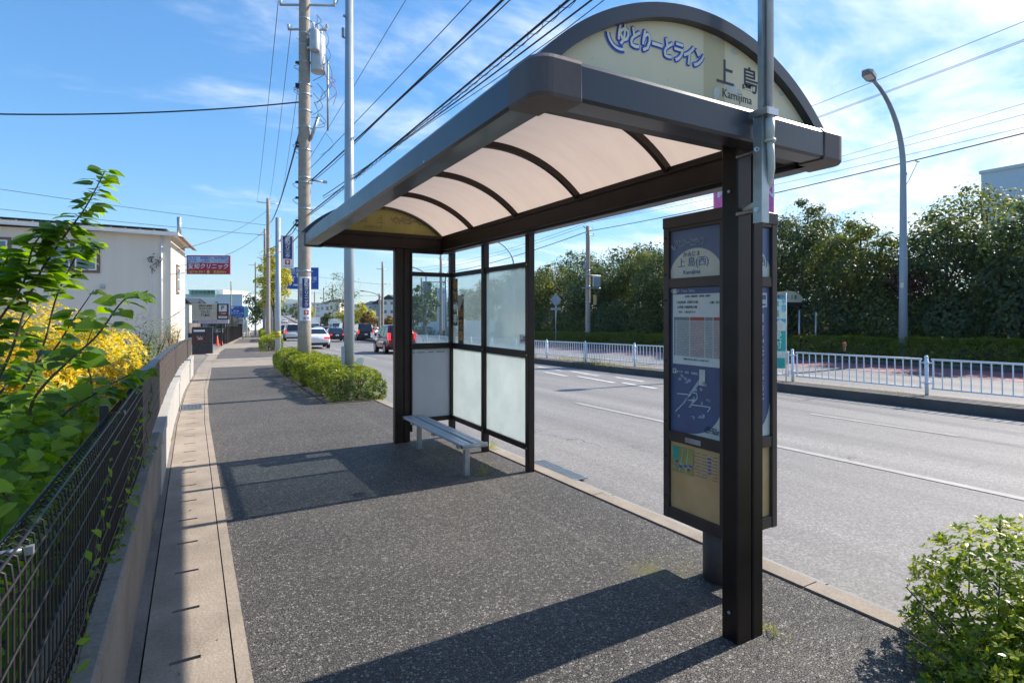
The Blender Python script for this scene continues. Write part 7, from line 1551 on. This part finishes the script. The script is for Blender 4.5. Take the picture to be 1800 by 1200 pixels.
for sd in (-1,1):
    m = MB(); m.cbox(min(sd*1.195,sd*1.215),max(sd*1.195,sd*1.215),-4.6,4.4,1.5,2.6,.005); part('side_windows', m, 'glassdark', bu); m = MB(); m.cbox(min(sd*.7,sd*1.05),max(sd*.7,sd*1.05),4.99,5.05,.6,.85,.01); part('headlight', m, 'head', bu)
    for yy in (3.2,-3): m = MB(); m.tube([(sd*1.0,yy,.48),(sd*1.21,yy,.48)], .48, 18); part('wheel', m, 'tyre', bu)
put(bu, 569, 140, rz=math.pi)

# ------------------------------------------------------------------ person walking away on the sidewalk
q = W(435.5, 592, 83); pz = zl(q.y)
pr = thing('person', 'person in a yellow-brown jacket and white trousers walking on the far sidewalk', 'person', (q.x, q.y, pz+.01), rz=-YAW*.8)
def limb_mesh(chains):                                               # tapered connected limbs as one mesh
    m = MB()
    for pts, rr in chains: m.tube(spline(pts, 4), list(np.interp(np.linspace(0,1,len(spline(pts,4))), np.linspace(0,1,len(rr)), rr)), 10)
    return m
def remesh(o, vox): md = o.modifiers.new('r', 'REMESH'); md.mode = 'VOXEL'; md.voxel_size = vox; md.use_smooth_shade = True
H_ = 1.62
ch = [([(0,0,.82),(0,0,1.0),(0,0,1.2),(0,-.01,1.34),(0,-.01,1.42),(0,-.01,1.46)], [.14,.125,.145,.12,.06,.055]),
      ([(0,-.01,1.44),(0,-.015,1.50),(0,-.015,1.57),(0,-.01,1.63)], [.06,.085,.09,.045]),
      ([(-.09,0,.86),(-.10,-.10,.48),(-.10,-.02,.10)], [.095,.062,.042]), ([(.09,0,.86),(.10,.12,.47),(.10,.28,.12)], [.095,.062,.042]),
      ([(-.10,-.02,.08),(-.10,.02,.04),(-.10,.14,.03)], [.04,.042,.03]), ([(.10,.28,.10),(.10,.31,.06),(.10,.42,.09)], [.04,.042,.03]),
      ([(-.16,0,1.36),(-.22,.06,1.12),(-.23,.16,.92)], [.055,.042,.030]), ([(.16,0,1.36),(.22,-.06,1.12),(.23,.02,.90)], [.055,.042,.030]),
      ([(-.16,0,1.36),(0,0,1.37),(.16,0,1.36)], [.055,.07,.055])]
for sd, hy in ((-1,.17),(1,.03)):
    ch.append(([(sd*.23,hy,.92),(sd*.235,hy+.01,.84)], [.03,.036]))
    for f in range(5): a = (f-2)*.016; ch.append(([(sd*.235, hy+.01+a, .845),(sd*.238, hy+.018+a*1.3, .79),(sd*.232, hy+.02+a*1.3, .755-.008*abs(f-2))] if f < 4 else [(sd*.225, hy+.045, .88),(sd*.21, hy+.065, .84),(sd*.205, hy+.07, .81)], [.010,.009,.007]))
bo = part('body', limb_mesh(ch), 'skin', pr); remesh(bo, .012)
jk = part('jacket', limb_mesh([([(0,0,.78),(0,0,1.0),(0,0,1.2),(0,-.01,1.35),(0,-.01,1.43)], [.19,.165,.17,.15,.08]), ([(-.15,0,1.37),(-.235,.05,1.14),(-.245,.14,.95)], [.075,.065,.052]), ([(.15,0,1.37),(.235,-.05,1.14),(.245,.01,.93)], [.075,.065,.052])]), 'tan', pr); remesh(jk, .02)
tz = part('trousers', limb_mesh([([(-.085,0,.88),(-.10,-.10,.48),(-.10,-.02,.13)], [.115,.085,.065]), ([(.085,0,.88),(.10,.12,.47),(.10,.28,.15)], [.115,.085,.065])]), 'white', pr); remesh(tz, .02)
hm = MB(); hm.lathe([(0,.13),(.07,.115),(.10,.06),(.105,0),(.09,-.06),(.0,-.07)], (0,-.03,1.555), 14); part('hair', hm, 'hair', pr)

# ------------------------------------------------------------------ air
M['haze'] = newmat('haze_air'); t = T(M['haze']); pv = t.n('ShaderNodeVolumePrincipled', {'Color': (.80, .88, 1.0, 1), 'Density': .00013, 'Anisotropy': .2}); t.n('ShaderNodeOutputMaterial', {'Volume': pv.outputs[0]})
m = MB(); m.box(-3100, 3100, -3100, 5100, -32, 260); hzo = struct('haze', m, 'haze', 'stuff')
